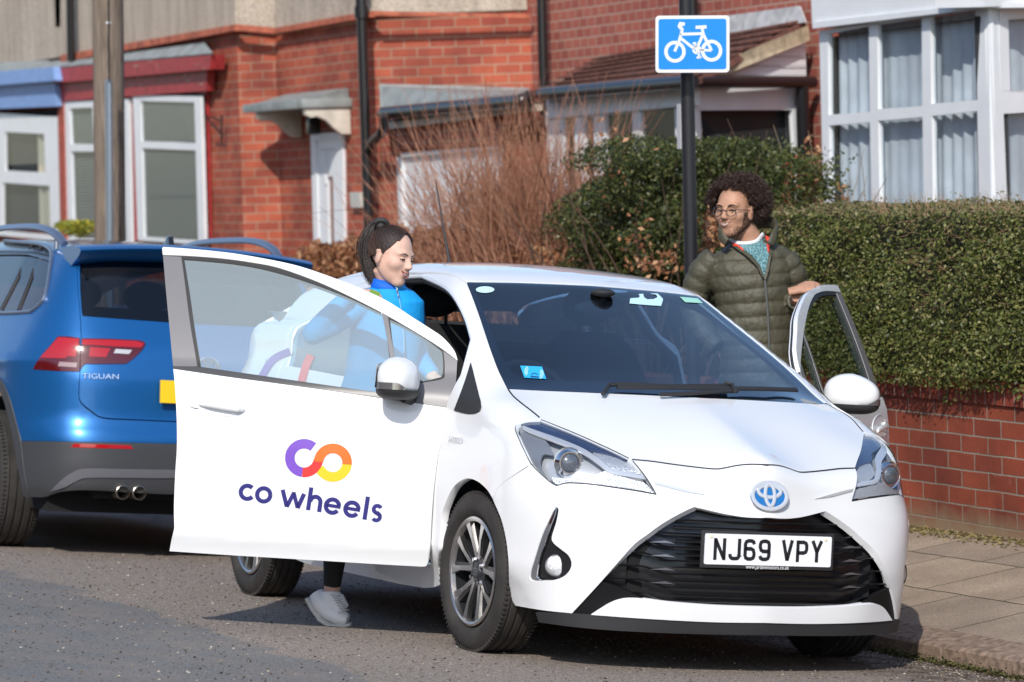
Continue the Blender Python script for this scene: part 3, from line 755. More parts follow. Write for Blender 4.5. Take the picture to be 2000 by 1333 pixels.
    def seat(y):
        s_ = MBL(); s_.box((-1.12, y, .56), (.52, .50, .17), Matrix.Rotation(-.12, 3, 'Y'))
        se = s_.build('front_seat', M_fabric, car, bevel=.05)
        bk_ = MBL(); V = []; prof = [(0, .24), (.2, .27), (.42, .25), (.55, .20), (.62, .12)]
        for (u, w) in prof:
            for (dx, k) in ((.05, .9), (.085, .55), (.085, -.55), (.05, -.9), (-.03, -1), (-.06, -.6), (-.06, .6), (-.03, 1)):
                V.append((-1.34-.36*u+dx, y+w*k, .62+u))
        m_ = len(prof); F = [(i*8+j, i*8+(j+1) % 8, (i+1)*8+(j+1) % 8, (i+1)*8+j) for i in range(m_-1) for j in range(8)]+[tuple(range((m_-1)*8, m_*8)), tuple(range(8))[::-1]]
        bk_.add(V, F); bk_.build('seat_backrest', M_fabric, se, smooth=True, angle=60)
        hr = MBL(); hr.ell((-1.60, y, 1.35), (.05, .125, .085), Matrix.Rotation(.2, 3, 'Y')); hr.tube([(-1.58, y-.05, 1.2), (-1.59, y-.05, 1.33)], .008, 8); hr.tube([(-1.58, y+.05, 1.2), (-1.59, y+.05, 1.33)], .008, 8); hr.build('headrest', M_fabric, se, smooth=True)
    seat(-.36); seat(.36)
    rs = MBL(); rs.box((-2.1, 0, .58), (.5, 1.25, .18)); rs.box((-2.42, 0, .9), (.14, 1.2, .58), Matrix.Rotation(-.3, 3, 'Y')); rs.build('rear_seat', M_fabric, car, bevel=.05)
    sw = MBL(); c0 = Vector((-.55, -.36, .93)); Mx = Matrix.Rotation(radians(62), 3, 'Y'); R_ = .185
    ring = [c0+Mx@Vector((R_*cos(a), R_*sin(a), 0)) for a in np.linspace(0, 2*pi, 33)]
    sw.tube(ring, .014, 8, cap=False); sw.ell(c0, (.06, .075, .025), Mx, 12, 8)
    for a in (0.3, pi-.3, -pi/2): sw.tube([c0, c0+Mx@Vector((R_*cos(a+pi/2), R_*sin(a+pi/2), 0))], .013, 6)
    sw.build('steering_wheel', M_int, car, smooth=True)
    # headliner
    hd = MBL(); V = []
    gx = np.linspace(-.95, -2.7, 16); gy = np.linspace(-.5, .5, 11)
    g = np.array([(x, y) for x in gx for y in gy]); Pq = S.top(g, .035); hd.add(Pq, [(i*11+j, i*11+j+1, (i+1)*11+j+1, (i+1)*11+j) for i in range(15) for j in range(10)]); hd.build('headliner', mat('headliner', (.16, .16, .155), .9), car, smooth=True)
    # rear-view mirror, sensor pod, hanger and permits behind the glass
    rm = MBL(); rm.ell((-.72, -.0, 1.325), (.02, .11, .035)); rm.tube([(-.72, 0, 1.33), (-.68, 0, 1.37)], .012, 8); rm.ell((-.69, 0, 1.392), (.05, .05, .018)); rm.build('rear_view_mirror', M_int, car, smooth=True)
    def dec(name, segs, m, off=.006, step=6): return patch(name, S, path(segs, 3) if isinstance(segs[0], list) else np.array(segs, float), m, car, step=step, off=off, rim=0)
    M_stk = mat('sticker_pale', (.55, .80, .88), .6)
    dec('round_permit', np.array(arc(947.5, 566, 18, 0, 355, 30, 6.3)), M_stk, -.001)
    # hook-shaped hanger and label (left half of the glass): mirror of a trace on the far side
    PLh = [(1229.5, 593), (1231, 583), (1247, 582), (1250, 579), (1247, 575), (1256, 574), (1258, 581), (1264, 585), (1277, 584.5), (1284, 581), (1282, 576), (1269, 573.5), (1284, 573.5), (1289, 578), (1294, 583), (1295, 586), (1291, 598), (1262, 596)]
    dec('hanger', PLh, M_stk, -.001); dec('permit', [(1328, 580), (1362, 583), (1373, 592.5), (1338, 590.5)], mat('sticker_green', (.35, .68, .55), .6), -.001)
    st = dec('car_share_sticker', [(1016, 714.5), (1058.5, 716.5), (1067, 740.5), (1024, 738)], mat('sticker_blue', (.03, .42, .80), .5), -.001)
    wv = MBL()
    fS = lambda A: S.cam(A, -.003)
    for r_ in (5, 7.6, 10): ribbon(wv, fS, arc(1034, 725.5, r_*.9, 110, 235, 10, r_), 1.1); ribbon(wv, fS, arc(1052, 730.5, r_*.9, -70, 60, 10, r_), 1.1)
    wv.build('sticker_waves', mat('sticker_line', (.55, .85, .75), .6), st, weld=False)
    wv = MBL(); ribbon(wv, fS, [(1036, 735.5), (1052, 736.5)], 2.2); ribbon(wv, fS, arc(1044, 735, 7, 20, 160, 8, 6), 1.2); wv.build('sticker_car', mat('sticker_navy', (.01, .06, .2), .6), st, weld=False)
    # number plate
    def pl(u, v, d=0.): # u across (car right negative .. ) seen from the front: left to right
        return np.stack([np.full(np.shape(u), .8215)+.03*(np.asarray(v)*.111-.0)*0+d, np.asarray(u), np.asarray(v)], -1)
    pm = MBL(); pm.box((.819, 0, .4560), (.010, .545, .135)); pm.build('plate_backing', M_matte, car, bevel=.004)
    pm = MBL(); r0 = .006; pts = []
    for cx, cz, a0 in ((.26-r0, .0555-r0, 0), (-.26+r0, .0555-r0, 90), (-.26+r0, -.0555+r0, 180), (.26-r0, -.0555+r0, 270)):
        pts += [(cx+r0*cos(radians(a0+k*22.5)), cz+r0*sin(radians(a0+k*22.5))) for k in range(5)]
    pm.slab([(.8245, a, .4575+b) for a, b in pts], (.003, 0, 0)); plo = pm.build('number_plate', M_plate, car)
    fP = lambda A: np.stack([np.full(len(A), .8283), A[:, 0], .4575+A[:, 1]], -1)
    H = .0395; W_ = .025; s_ = .0135
    def glyph(ch, cx):
        w, h = W_-s_/2, H-s_/2; k = .012
        if ch == 'N': L_ = [[(-w, -H), (-w, H)], [(-w, H-.004), (w, -H+.004)], [(w, -H), (w, H)]]
        if ch == 'J': L_ = [[(w, H), (w, -h+k)]+[(w-k+k*cos(a), -h+k+k*sin(a)) for a in np.linspace(0, -pi/2, 6)]+[(-w+k+k*cos(a), -h+k+k*sin(a)) for a in np.linspace(-pi/2, -pi, 6)]+[(-w, -h*.5)]]
        if ch == '6': L_ = [[(w, h-k), (w-k*.3, h-k*.3), (w-k, h), (-w+k, h), (-w+k*.3, h-k*.3), (-w, h-k), (-w, -h+k), (-w+k*.3, -h+k*.3), (-w+k, -h), (w-k, -h), (w-k*.3, -h+k*.3), (w, -h+k), (w, -k), (w-k*.3, -k*.3+.003), (w-k, .004), (-w, .004)]]
        if ch == '9': L_ = [[(-w, -h+k), (-w+k*.3, -h+k*.3), (-w+k, -h), (w-k, -h), (w-k*.3, -h+k*.3), (w, -h+k), (w, h-k), (w-k*.3, h-k*.3), (w-k, h), (-w+k, h), (-w+k*.3, h-k*.3), (-w, h-k), (-w, k), (-w+k*.3, k*.3-.003), (-w+k, -.004), (w, -.004)]]
        if ch == 'V': L_ = [[(-w, H), (-.0, -H+.004)], [(w, H), (0, -H+.004)]]
        if ch == 'P': L_ = [[(-w, -H), (-w, H)], [(-w, h), (w-k, h), (w-k*.3, h-k*.3), (w, h-k), (w, k-.006), (w-k*.3, k*.3-.006), (w-k, -.006), (-w, -.006)]]
        if ch == 'Y': L_ = [[(-w, H), (0, -.002)], [(w, H), (0, -.002)], [(0, .004), (0, -H)]]
        tx = MBL()
        for q in L_: ribbon(tx, fP, [(cx+a, b) for a, b in q], s_)
        tx.build('plate_character', M_blk, plo, weld=False)
    xs = [-.214, -.153, -.092, -.031, .063, .124, .185]
    for ch, cx in zip('NJ69VPY', xs): glyph(ch, cx+.0145)
    Mt = Matrix(((0, 0, 1, 0), (1, 0, 0, 0), (0, 1, 0, 0), (0, 0, 0, 1)))
    font_obj('plate_web_address', 'www.jardinemotors.co.uk', .021, Matrix.Translation((.8255, 0, .3955))@Mt, mat('print_white', (.7, .7, .7), .6), plo, .0004, sx=.80)
    for yv in (-.235, .235):
        sc_ = MBL(); sc_.lathe([(0, .003), (.006, .0025), (.0075, 0)], c=(.8275, yv, .4575+.045), M=Matrix.Rotation(pi/2, 3, 'Y'), n=16); sc_.build('plate_screw', mat('screw_cap', (.75, .70, .52), .4), plo, smooth=True)
    # badge
    Mb = Matrix.Translation((.809, 0, .653))@Matrix.Rotation(radians(-13), 4, 'Y')
    def mB(A, d=0.): return np.array([Mb@Vector((d, a, b)) for a, b in A])
    bd = MBL(); e_ = [(.070*cos(t), .049*sin(t)) for t in np.linspace(0, 2*pi, 40, endpoint=False)]
    bd.add(np.concatenate([mB(e_, -.02), mB(e_, .007)]), [tuple(range(40, 80))]+[(i, (i+1) % 40, (i+1) % 40+40, i+40) for i in range(40)])
    bo = bd.build('badge', M_blue, car, smooth=True, angle=40)
    rg = MBL()
    def ringt(cx, cz, a, b, w, d=.008): rg.tube([Vector(v) for v in mB([(cx+a*cos(t), cz+b*sin(t)) for t in np.linspace(0, 2*pi, 41)], d)], [(.004, w)]*41, n=8, cap=False, up=Mb.to_3x3()@Vector((1, 0, 0)))
    ringt(0, 0, .070, .049, .0085); ringt(0, .017, .046, .022, .0075); ringt(0, .004, .019, .040, .0075, .010)
    rg.build('badge_rings', M_bright, bo, smooth=True)
    # hybrid lettering on the wing
    q = S.cam([(889, 860)], -.003)[0]; nn = Vector(grad(G1, q[None])[0]); xx = Vector((1, 0, -.0)); xx = (xx-nn*xx.dot(nn)).normalized(); zz_ = nn.cross(xx)*1
    if zz_.z < 0: zz_ = -zz_
    Mh = Matrix((xx, zz_, nn)).transposed().to_4x4(); Mh.translation = Vector(q)
    font_obj('wing_lettering', 'HYBRID', .034, Mh, M_chrome, car, .001, shear=.3, sx=1.1)
    # aerial
    ae = MBL(); base_ = S.top([(-2.55, -.0)])[0]
    # seen mast: foot behind the roof crest
    f0 = Vector(hitc(877, 505, 1, 0.0)); 
    xk = -2.3; d_ = ray(876, 503); t_ = (xk-CAMC[0])/d_[0]; p0 = Vector(CAMC+t_*d_); d_ = ray(851, 355); t_ = (xk-.18-CAMC[0])/d_[0]; p1 = Vector(CAMC+t_*d_)
    p00 = p0-(p1-p0)*.18
    ae.tube([p00, p0, p0.lerp(p1, .5), p1], [.010, .007, .0045, .003], 8); ae.build('aerial', M_matte, car, smooth=True)
    # wheels
    for sx_, sy in ((0, -1), (0, 1), (-2.51, -1), (-2.51, 1)):
        wheel(car, sx_, sy*(.81-.0925+.012), .300, out=sy, steer=2 if sx_ == 0 else 0)
    return car, S
CAR, S_H = build_hatch()
# ================================================================== the opened front doors
HINGE = np.array([-.33, -.79, 0.])
def rotz(a): return np.array([[cos(a), -sin(a), 0], [sin(a), cos(a), 0], [0, 0, 1]])
OPEN_R, OPEN_L = radians(59), radians(-45)
S_D = Surf(GD, 9.5, 17, (rotz(OPEN_R), HINGE))
def xfR(P): return (np.asarray(P)-HINGE)@rotz(OPEN_R).T+HINGE
HL_ = HINGE*[1, -1, 1]
def xfL(P): return (np.asarray(P)-HL_)@rotz(OPEN_L).T+HL_+np.array([0, 0, .026])
XR = (xfR, lambda N: N@rotz(OPEN_R).T); XL = (xfL, lambda N: N@rotz(OPEN_L).T)
M_seal = mat('window_seal', (.015, .015, .016), .55)
M_pillar = mat('grey_pillar_trim', (.17, .165, .17), .38, coat=.2)
frame_out = [(317, 486), (318.5, 483.6), (322, 483), (372, 486.5), (420, 491), (468, 497), (540, 510), (590, 522), (643, 540), (696, 560.4), (753.6, 586.8), (804, 619), (840, 642), (862, 657), (877, 672), (888, 687), (893.5, 703)]
frame_in = [(893.5, 704), (861.6, 680), (816, 651), (744, 609.6), (660, 567.6), (600, 542), (540, 521.6), (490, 512), (444, 505.5), (400, 501.5), (360, 499), (318, 497.6)]
belt_t = [(338, 716), (388, 717.5), (500, 733), (620, 750.5), (744, 768)]
belt_b = [(338.4, 721), (444, 736.4), (530, 748), (620, 760.4), (741.6, 778), (820, 789), (886, 799)]
glassP = path([[(360, 509), (363, 507.5), (420, 512), (468, 517.5), (516, 526.4), (570, 541), (620, 557.6), (660, 572.5), (696, 588), (742, 610)], [(742, 610), (748, 616), (757, 672), (764, 722), (767, 758), (764, 768), (757, 769)], [(757, 769), (744, 767.5), (620, 750), (500, 732.5), (392, 717)], [(392, 717), (381, 650), (371, 578), (360, 509)]], 8)
quarterP = path([[(761, 624), (787, 636), (828, 660), (860.4, 684), (863.5, 689)], [(863.5, 689), (865.5, 708), (865, 727), (861.6, 737)], [(861.6, 737), (828, 744.5), (787, 748.5), (777, 748)], [(777, 748), (770, 700), (761, 624)]], 6)
divP = path([[(746, 612), (757.5, 619)], [(757.5, 619), (764, 660), (772, 705), (780, 751), (781, 770)], [(781, 770), (769, 769)], [(769, 769), (766, 724), (759, 680), (746, 612)]], 6)
sailP = path([[(866, 686), (893, 705)], [(893, 705), (891, 740), (888, 780), (885.5, 798)], [(885.5, 798), (820, 788), (742, 777)], [(742, 777), (745, 769.5), (781, 771)], [(781, 771), (783, 752), (828, 747.5), (865, 740), (868.5, 727), (868.5, 708), (866, 686)]], 6)
bpilP = path([[(318.5, 500), (354, 502)], [(354, 502), (360, 545), (371, 630), (385.5, 716)], [(385.5, 716), (338, 715.5)], [(338, 715.5), (331, 640), (324, 566), (318.5, 500)]], 8)
lowerP = path([belt_b, [(886, 799), (876, 822), (866, 850), (856, 885), (848, 940), (843, 990), (840, 1036), (838, 1075), (836, 1098)], [(836, 1098), (832, 1106), (822, 1107)], [(822, 1107), (740, 1102.5), (620, 1095), (453.6, 1085), (331, 1077)], [(331, 1077), (335, 1055), (340.5, 1032)], [(340.5, 1032), (339.8, 990), (342, 930), (345.2, 880), (345.6, 840), (344.4, 800), (341.5, 750), (338.4, 721)]], 9)
def ring2(P, w):
    """ribbon loop of width w outside outline P"""
    return inset(P, -w)
def build_door(left):
    X = XL if left else XR; sg = -1 if left else 1
    C = lambda P: X[0](np.asarray(P, float)*[1, sg, 1])
    kw = dict(xform=X, only_l=left)
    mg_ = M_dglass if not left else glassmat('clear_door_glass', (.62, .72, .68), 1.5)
    door = patch('front_door', S_D, lowerP, M_white, CAR, step=14, rim=.045, **kw)
    if not left: door['label'] = 'open door carrying the car club lettering'
    patch('window_frame', S_D, path([frame_out, frame_in, [(318, 497.6), (317, 486)]], 6), M_white, door, step=7, rim=.035, off=.001, **kw)
    band = path([frame_in[::-1], [(893.5, 704), (891, 740), (888, 780), (886, 799)], belt_b[::-1], [(338.4, 721), (331, 640), (318, 497.6)]], 6)
    patch('window_seal', S_D, band, M_seal, door, step=9, rim=.03, off=.006, holes=[glassP, quarterP], **kw)
    patch('pillar_trim', S_D, bpilP, M_pillar, door, step=8, rim=.004, off=.002, **kw)
    patch('pillar_trim', S_D, divP, M_pillar, door, step=6, rim=.003, off=.004, **kw)
    patch('mirror_mounting_trim', S_D, sailP, M_pillar, door, step=6, rim=.004, off=.002, **kw)
    patch('belt_trim', S_D, path([belt_t, [(744, 768), (742, 777)], [(741.6, 777), (620, 759.5), (444, 735.5), (338.4, 720.5)], [(338.4, 720.5), (338, 716)]], 5), mat('belt_strip', (.06, .06, .062), .35), door, step=5, rim=.004, off=.002, **kw)
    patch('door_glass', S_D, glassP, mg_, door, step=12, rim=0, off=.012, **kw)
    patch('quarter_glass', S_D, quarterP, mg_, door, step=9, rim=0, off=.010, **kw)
    inn = patch('inner_door_panel', S_D, inset(lowerP, 3), M_int, door, step=20, rim=0, off=.075, **kw)
    mb = MBL(); lo_ = inset(lowerP, 1.2); a_ = S_D.cam(lo_[::2], .035); b_ = S_D.cam(inset(lowerP, 3.2)[::2] if False else lo_[::2], .078); ok = ~(np.isnan(a_[:, 0]) | np.isnan(b_[:, 0])); a_ = C(a_[ok]); b_ = C(b_[ok]); n = len(a_)
    mb.add(np.concatenate([a_, b_]), [(i, (i+1) % n, (i+1) % n+n, i+n) for i in range(n)]); mb.build('door_edge', M_white, door, smooth=True)
    # frame depth behind the seal
    mb = MBL(); fo = np.array(crom(frame_out, 4)); a_ = S_D.cam(inset(np.vstack([fo, frame_in]), 4.0)[:len(fo)]); a_ = a_[~np.isnan(a_[:, 0])]; a_ = a_-grad(GD, a_)*.026
    mb.tube([Vector(v) for v in C(a_)], .011, n=8); mb.build('inner_window_frame', M_matte, door, smooth=True)
    bp = S_D.cam([(336, 500), (343, 560), (353, 640), (364, 716)]); bp = bp-grad(GD, bp)*.03; mb = MBL(); mb.tube([Vector(v) for v in C(bp)], (.022), n=8); mb.build('inner_window_frame', M_matte, door, smooth=True)
    # handle: recess, bar and lock cover
    rec = path([[(361, 786), (366, 775), (382, 767), (410, 764), (440, 770), (466, 782), (478, 794), (477, 803), (462, 810), (430, 814), (395, 811), (372, 801), (361, 786)]], 4)
    hb = path([[(367, 780), (372, 777), (386, 778)], [(386, 778), (386.5, 797)], [(386.5, 797), (374, 795), (366, 788), (367, 780)]], 3)
    patch('lock_cover', S_D, hb, M_white, door, step=5, rim=.012, off=-.010, **kw)
    if not left:
        pts = S_D.cam([(388, 788), (410, 790), (440, 795), (465, 799), (474, 801)], -.022); pts[0] += [0, .012, 0]; pts[-1] += [0, .016, 0]
    else:
        pts = S_D.cam([(388, 788), (410, 790), (440, 795), (465, 799), (474, 801)], -.022)
    mb = MBL(); mb.tube([Vector(v) for v in C(pts)], [(.010, .006), (.014, .009), (.015, .010), (.014, .009), (.009, .006)], n=12, up=(0, 0, 1)); mb.build('door_handle', M_white, door, smooth=True)
    mb = MBL(); rp = S_D.cam(crom(rec[::3], 2), -.001); mb.tube([Vector(v) for v in C(rp)], .0022, n=6, cap=False); mb.build('handle_recess', M_white, door, smooth=True)
    # crease above the sill: slightly raised lower flange
    cr_ = S_D.cam(crom([(341, 1033), (460, 1040), (620, 1056), (740, 1078), (836, 1098)], 6), -.0005)
    # exterior mirror
    P = S_D.cam([(787, 741)])[0]; mc = P+np.array([.0, -.118, .0])
    cap = MBL(); V = []; nu, nv = 28, 16
    for j in range(nv+1):
        th = pi*j/nv
        for i in range(nu):
            ph = 2*pi*i/nu; d = Vector((sin(th)*cos(ph), sin(th)*sin(ph), cos(th)))
            e = .82; q = [math.copysign(abs(c_)**e, c_) for c_ in d]
            x_ = q[0]*(.082 if q[0] > 0 else .080); y_ = q[1]*.115; z_ = q[2]*.086
            x_ *= 1-.30*max(0, -y_/.115)*(1 if q[0] > 0 else 0); z_ *= 1-.28*max(0, -y_/.115)-.10*max(0, q[0])
            z_ = max(z_, -.045-.02*0); V.append(mc+np.array([max(x_, -.072), y_, z_]))
    F = [(j*nu+i, (j+1)*nu+i, (j+1)*nu+(i+1) % nu, j*nu+(i+1) % nu) for j in range(nv) for i in range(nu)]
    cap.add(C(V), F); mir = cap.build('mirror', M_white, door, smooth=True, angle=50)
    bs = MBL(); V = []
    for j in range(9):
        th = pi/2+pi/2*j/8
        for i in range(nu):
            ph = 2*pi*i/nu; c_, s_ = cos(ph), sin(ph); x_ = .084*math.copysign(abs(c_)**.8, c_)*sin(th)**.6; y_ = .114*math.copysign(abs(s_)**.8, s_)*sin(th)**.6
            x_ *= 1-.30*max(0, -y_/.115)*(1 if c_ > 0 else 0)
            V.append(mc+np.array([max(x_, -.075), y_, -.040+.040*cos(th)*1.0]))
    bs.add(C(V), [(j*nu+i, (j+1)*nu+i, (j+1)*nu+(i+1) % nu, j*nu+(i+1) % nu) for j in range(8) for i in range(nu)]+[tuple(range(nu))])
    bs.build('mirror_base', M_matte, mir, smooth=True, angle=60)
    st = MBL(); st.tube([Vector(v) for v in C([mc+[0.02, .03, -.060], mc+[.045, .09, -.068], mc+[.06, .135, -.072]])], [(.030, .022), (.032, .02), (.038, .02)], n=12, up=(0, 0, 1)); st.build('mirror_stem', M_matte, mir, smooth=True)
    ind = MBL(); V = []
    for i in range(12):
        a = -pi*.62+i*(pi*.60)/11   # wraps the outer front corner
        c_, s_ = sin(a+pi*.98), -abs(cos(a+pi*.5))
    ts = np.linspace(radians(188), radians(318), 14)
    for k, t_ in enumerate(ts):
        c_, s_ = cos(t_), sin(t_); x_ = .085*math.copysign(abs(c_)**.8, c_); y_ = .118*math.copysign(abs(s_)**.8, s_); x_ *= 1-.30*max(0, -y_/.115)*(1 if c_ > 0 else 0)
        hgt = .026*min(1, (len(ts)-1-k)/4+.15)
        for z_ in (-.040, -.040+hgt): V.append(mc+np.array([max(x_, -.0735), y_*.995, z_]))
    ind.add(C(V), [(2*i, 2*i+1, 2*i+3, 2*i+2) for i in range(13)]); ind.build('mirror_indicator', mat('indicator_clear', (.30, .30, .31), .12, metal=.7), mir, smooth=True)
    mg = MBL(); mg.add(C([mc+[-.0745, -.085, -.036], mc+[-.0745, .085, -.036], mc+[-.0745, .08, .062], mc+[-.0745, -.07, .052]]), [(0, 1, 2, 3)]); mg.build('mirror_glass', M_chrome, mir)
    return door
DOOR_R = build_door(False); DOOR_L = build_door(True)
# ---- lettering and logo on the open driver door
def decal(name, polys, m, off, parent=DOOR_R):
    mb = MBL()
    for pts, w in polys: ribbon(mb, lambda A: xfR(S_D.cam(A, off)), pts, w)
    return mb.build(name, m, parent, weld=True)
C_pur = mat('sign_purple', (.17, .06, .47), .4); C_red = mat('sign_red', (.72, .022, .018), .4); C_org = mat('sign_orange', (.86, .14, .004), .4); C_yel = mat('sign_yellow', (.84, .52, .004), .4); C_ind = mat('sign_indigo', (.022, .018, .17), .4)
rm, w_ = 27.9, 18.8
decal('logo_purple', [(arc(594, 895, rm, 50, 263, 40), w_)], C_pur, -.0012)
decal('logo_yellow', [(arc(650, 904, rm, -5, -160, 34), w_)], C_yel, -.0012)
decal('logo_red', [(arc(594, 895, rm, 263, 352, 24), w_)], C_red, -.0020)
decal('logo_orange', [(arc(650, 904, rm, -7, 176, 36), w_)], C_org, -.0022)
lw = 8.2
def E_(cx, cy, r):       # letter e, sloping with the line of text
    return [(arc(cx, cy, r, 2, 318, 30), lw), ([(cx-r+2, cy-2.2), (cx+r+lw*.35, cy+2.2)], lw*.82)]
letters = dict(
    c=[(arc(483, 962, 12.8, 42, 318, 26), lw)], o=[(arc(515, 967, 12.9, 0, 360, 32), lw)],
    w=[([(552, 957), (560, 990)], lw), ([(560, 990.5), (574.5, 962)], lw*.92), ([(573.5, 962), (581, 992.5)], lw*.92), ([(581, 993), (594, 965)], lw)],
    h=[([(608, 952.5), (601.5, 996.8)], lw), ([(606, 980)]+arc(616, 980.5, 9.8, 165, -8, 12)+[(623.2, 1000.5)], lw)],
    e=E_(649.3, 989, 13.0), e2=E_(687.4, 995, 13.0), l=[([(718.6, 970.5), (711.8, 1015.4)], lw)],
    s=[(arc(737, 995.5, 7.2, 20, 200, 12)+[(734, 1002), (740, 1005.5)]+arc(734.8, 1009.5, 7.4, 50, -150, 14), lw*.92)])
for k, v in letters.items(): decal('letter', v, C_ind, -.0012)
# ================================================================== the setting
def nodes(name):
    m = bpy.data.materials.new(name); m.use_nodes = True; MATS[name] = m
    return m, m.node_tree.nodes, m.node_tree.links, m.node_tree.nodes['Principled BSDF']
def ramp(N, L, src, stops):
    r = N.new('ShaderNodeValToRGB'); e = r.color_ramp.elements
    while len(e) < len(stops): e.new(.5)
    for i, (p, c) in enumerate(stops): e[i].position = p; e[i].color = (*c, 1)
    L.new(src, r.inputs[0]); return r.outputs[0]
def noise(N, L, vec, scale, detail=4, rough=.5):
    n = N.new('ShaderNodeTexNoise'); n.inputs['Scale'].default_value = scale; n.inputs['Detail'].default_value = detail; n.inputs['Roughness'].default_value = rough
    L.new(vec, n.inputs['Vector']); return n.outputs[0]
def mixc(N, L, f, a, b, bt='MIX'):
    m = N.new('ShaderNodeMix'); m.data_type = 'RGBA'; m.blend_type = bt
    for s_, v in ((0, f), (6, a), (7, b)):
        if hasattr(v, 'is_linked') or hasattr(v, 'links'): L.new(v, m.inputs[s_])
        elif isinstance(v, (int, float)): m.inputs[s_].default_value = v
        else: m.inputs[s_].default_value = (*v, 1)
    return m.outputs[2]
def math_(N, L, op, a, b=None, clamp=False):
    m = N.new('ShaderNodeMath'); m.operation = op; m.use_clamp = clamp
    for i, v in enumerate((a, b)):
        if v is None: continue
        if isinstance(v, (int, float)): m.inputs[i].default_value = v
        else: L.new(v, m.inputs[i])
    return m.outputs[0]
def bumpn(N, L, h, b, strength, dist=.01):
    bp = N.new('ShaderNodeBump'); bp.inputs['Strength'].default_value = strength; bp.inputs['Distance'].default_value = dist
    L.new(h, bp.inputs['Height']); L.new(bp.outputs[0], b.inputs['Normal'])
def asphalt():
    m, N, L, b = nodes('asphalt'); tc = N.new('ShaderNodeTexCoord'); v = tc.outputs['Object']
    sx = N.new('ShaderNodeSeparateXYZ'); L.new(v, sx.inputs[0])
    fine = noise(N, L, v, 105, 4, .85); mid = noise(N, L, v, 55, 4, .6); big = noise(N, L, v, 1.1, 5, .6); streak = noise(N, L, v, 3.5, 6, .65)
    vo = N.new('ShaderNodeTexVoronoi'); vo.inputs['Scale'].default_value = 75; L.new(v, vo.inputs['Vector'])
    # old gravelly strip along the kerb, newer smooth dressing in the carriageway, ragged border
    w = noise(N, L, v, 2.3, 4, .6)
    e = math_(N, L, 'ADD', sx.outputs[1], math_(N, L, 'MULTIPLY', math_(N, L, 'SUBTRACT', w, .5), .45))
    e = math_(N, L, 'ADD', e, math_(N, L, 'MULTIPLY', math_(N, L, 'SUBTRACT', mid, .5), .12))
    strip = ramp(N, L, math_(N, L, 'ADD', e, 1.62), [(0, (0, 0, 0)), (.04, (1, 1, 1))])
    gut = ramp(N, L, math_(N, L, 'SUBTRACT', e, .42), [(0, (0, 0, 0)), (.25, (1, 1, 1))])
    old = ramp(N, L, fine, [(.36, (.055, .045, .038)), (.46, (.20, .165, .138)), (.56, (.31, .26, .22)), (.66, (.62, .55, .48))])
    new = ramp(N, L, fine, [(.36, (.075, .075, .075)), (.5, (.150, .149, .145)), (.62, (.30, .29, .275))])
    new = mixc(N, L, ramp(N, L, streak, [(.42, (0, 0, 0)), (.68, (.75, .75, .75))]), new, (.23, .195, .165))
    chips = ramp(N, L, vo.outputs['Distance'], [(.0, (1, 1, 1)), (.12, (0, 0, 0))]); rare = ramp(N, L, noise(N, L, v, 30, 1), [(.54, (0, 0, 0)), (.58, (1, 1, 1))])
    c = mixc(N, L, strip, new, old)
    c = mixc(N, L, math_(N, L, 'MULTIPLY', chips, rare), c, (.60, .56, .50))
    hole = ramp(N, L, noise(N, L, v, 19, 2, .5), [(.69, (0, 0, 0)), (.72, (1, 1, 1))])
    c = mixc(N, L, math_(N, L, 'MULTIPLY', hole, .8), c, (.035, .032, .03))
    c = mixc(N, L, math_(N, L, 'MULTIPLY', gut, ramp(N, L, noise(N, L, v, 9, 5), [(.4, (.2, .2, .2)), (.6, (.9, .9, .9))])), c, (.085, .062, .045))
    c = mixc(N, L, .35, c, ramp(N, L, big, [(.3, (.75, .75, .76)), (.7, (1.12, 1.1, 1.08))]), 'MULTIPLY')
    L.new(c, b.inputs['Base Color']); b.inputs['Roughness'].default_value = .88
    clump = noise(N, L, v, 34, 5, .8)
    c = mixc(N, L, math_(N, L, 'ADD', math_(N, L, 'MULTIPLY', strip, .45), .38), c, ramp(N, L, clump, [(.36, (.50, .49, .48)), (.5, (1, 1, 1)), (.64, (1.45, 1.42, 1.4))]), 'MULTIPLY')
    vo2 = N.new('ShaderNodeTexVoronoi'); vo2.inputs['Scale'].default_value = 38; L.new(v, vo2.inputs['Vector'])
    dk = math_(N, L, 'MULTIPLY', ramp(N, L, vo2.outputs['Distance'], [(.0, (1, 1, 1)), (.17, (0, 0, 0))]), ramp(N, L, noise(N, L, v, 14, 2), [(.52, (0, 0, 0)), (.6, (1, 1, 1))]))
    c = mixc(N, L, dk, c, (.035, .03, .027)); L.new(c, b.inputs['Base Color'])
    h = math_(N, L, 'ADD', math_(N, L, 'MULTIPLY', fine, .5), math_(N, L, 'MULTIPLY', mid, .6)); bumpn(N, L, h, b, .9, .008)
    return m
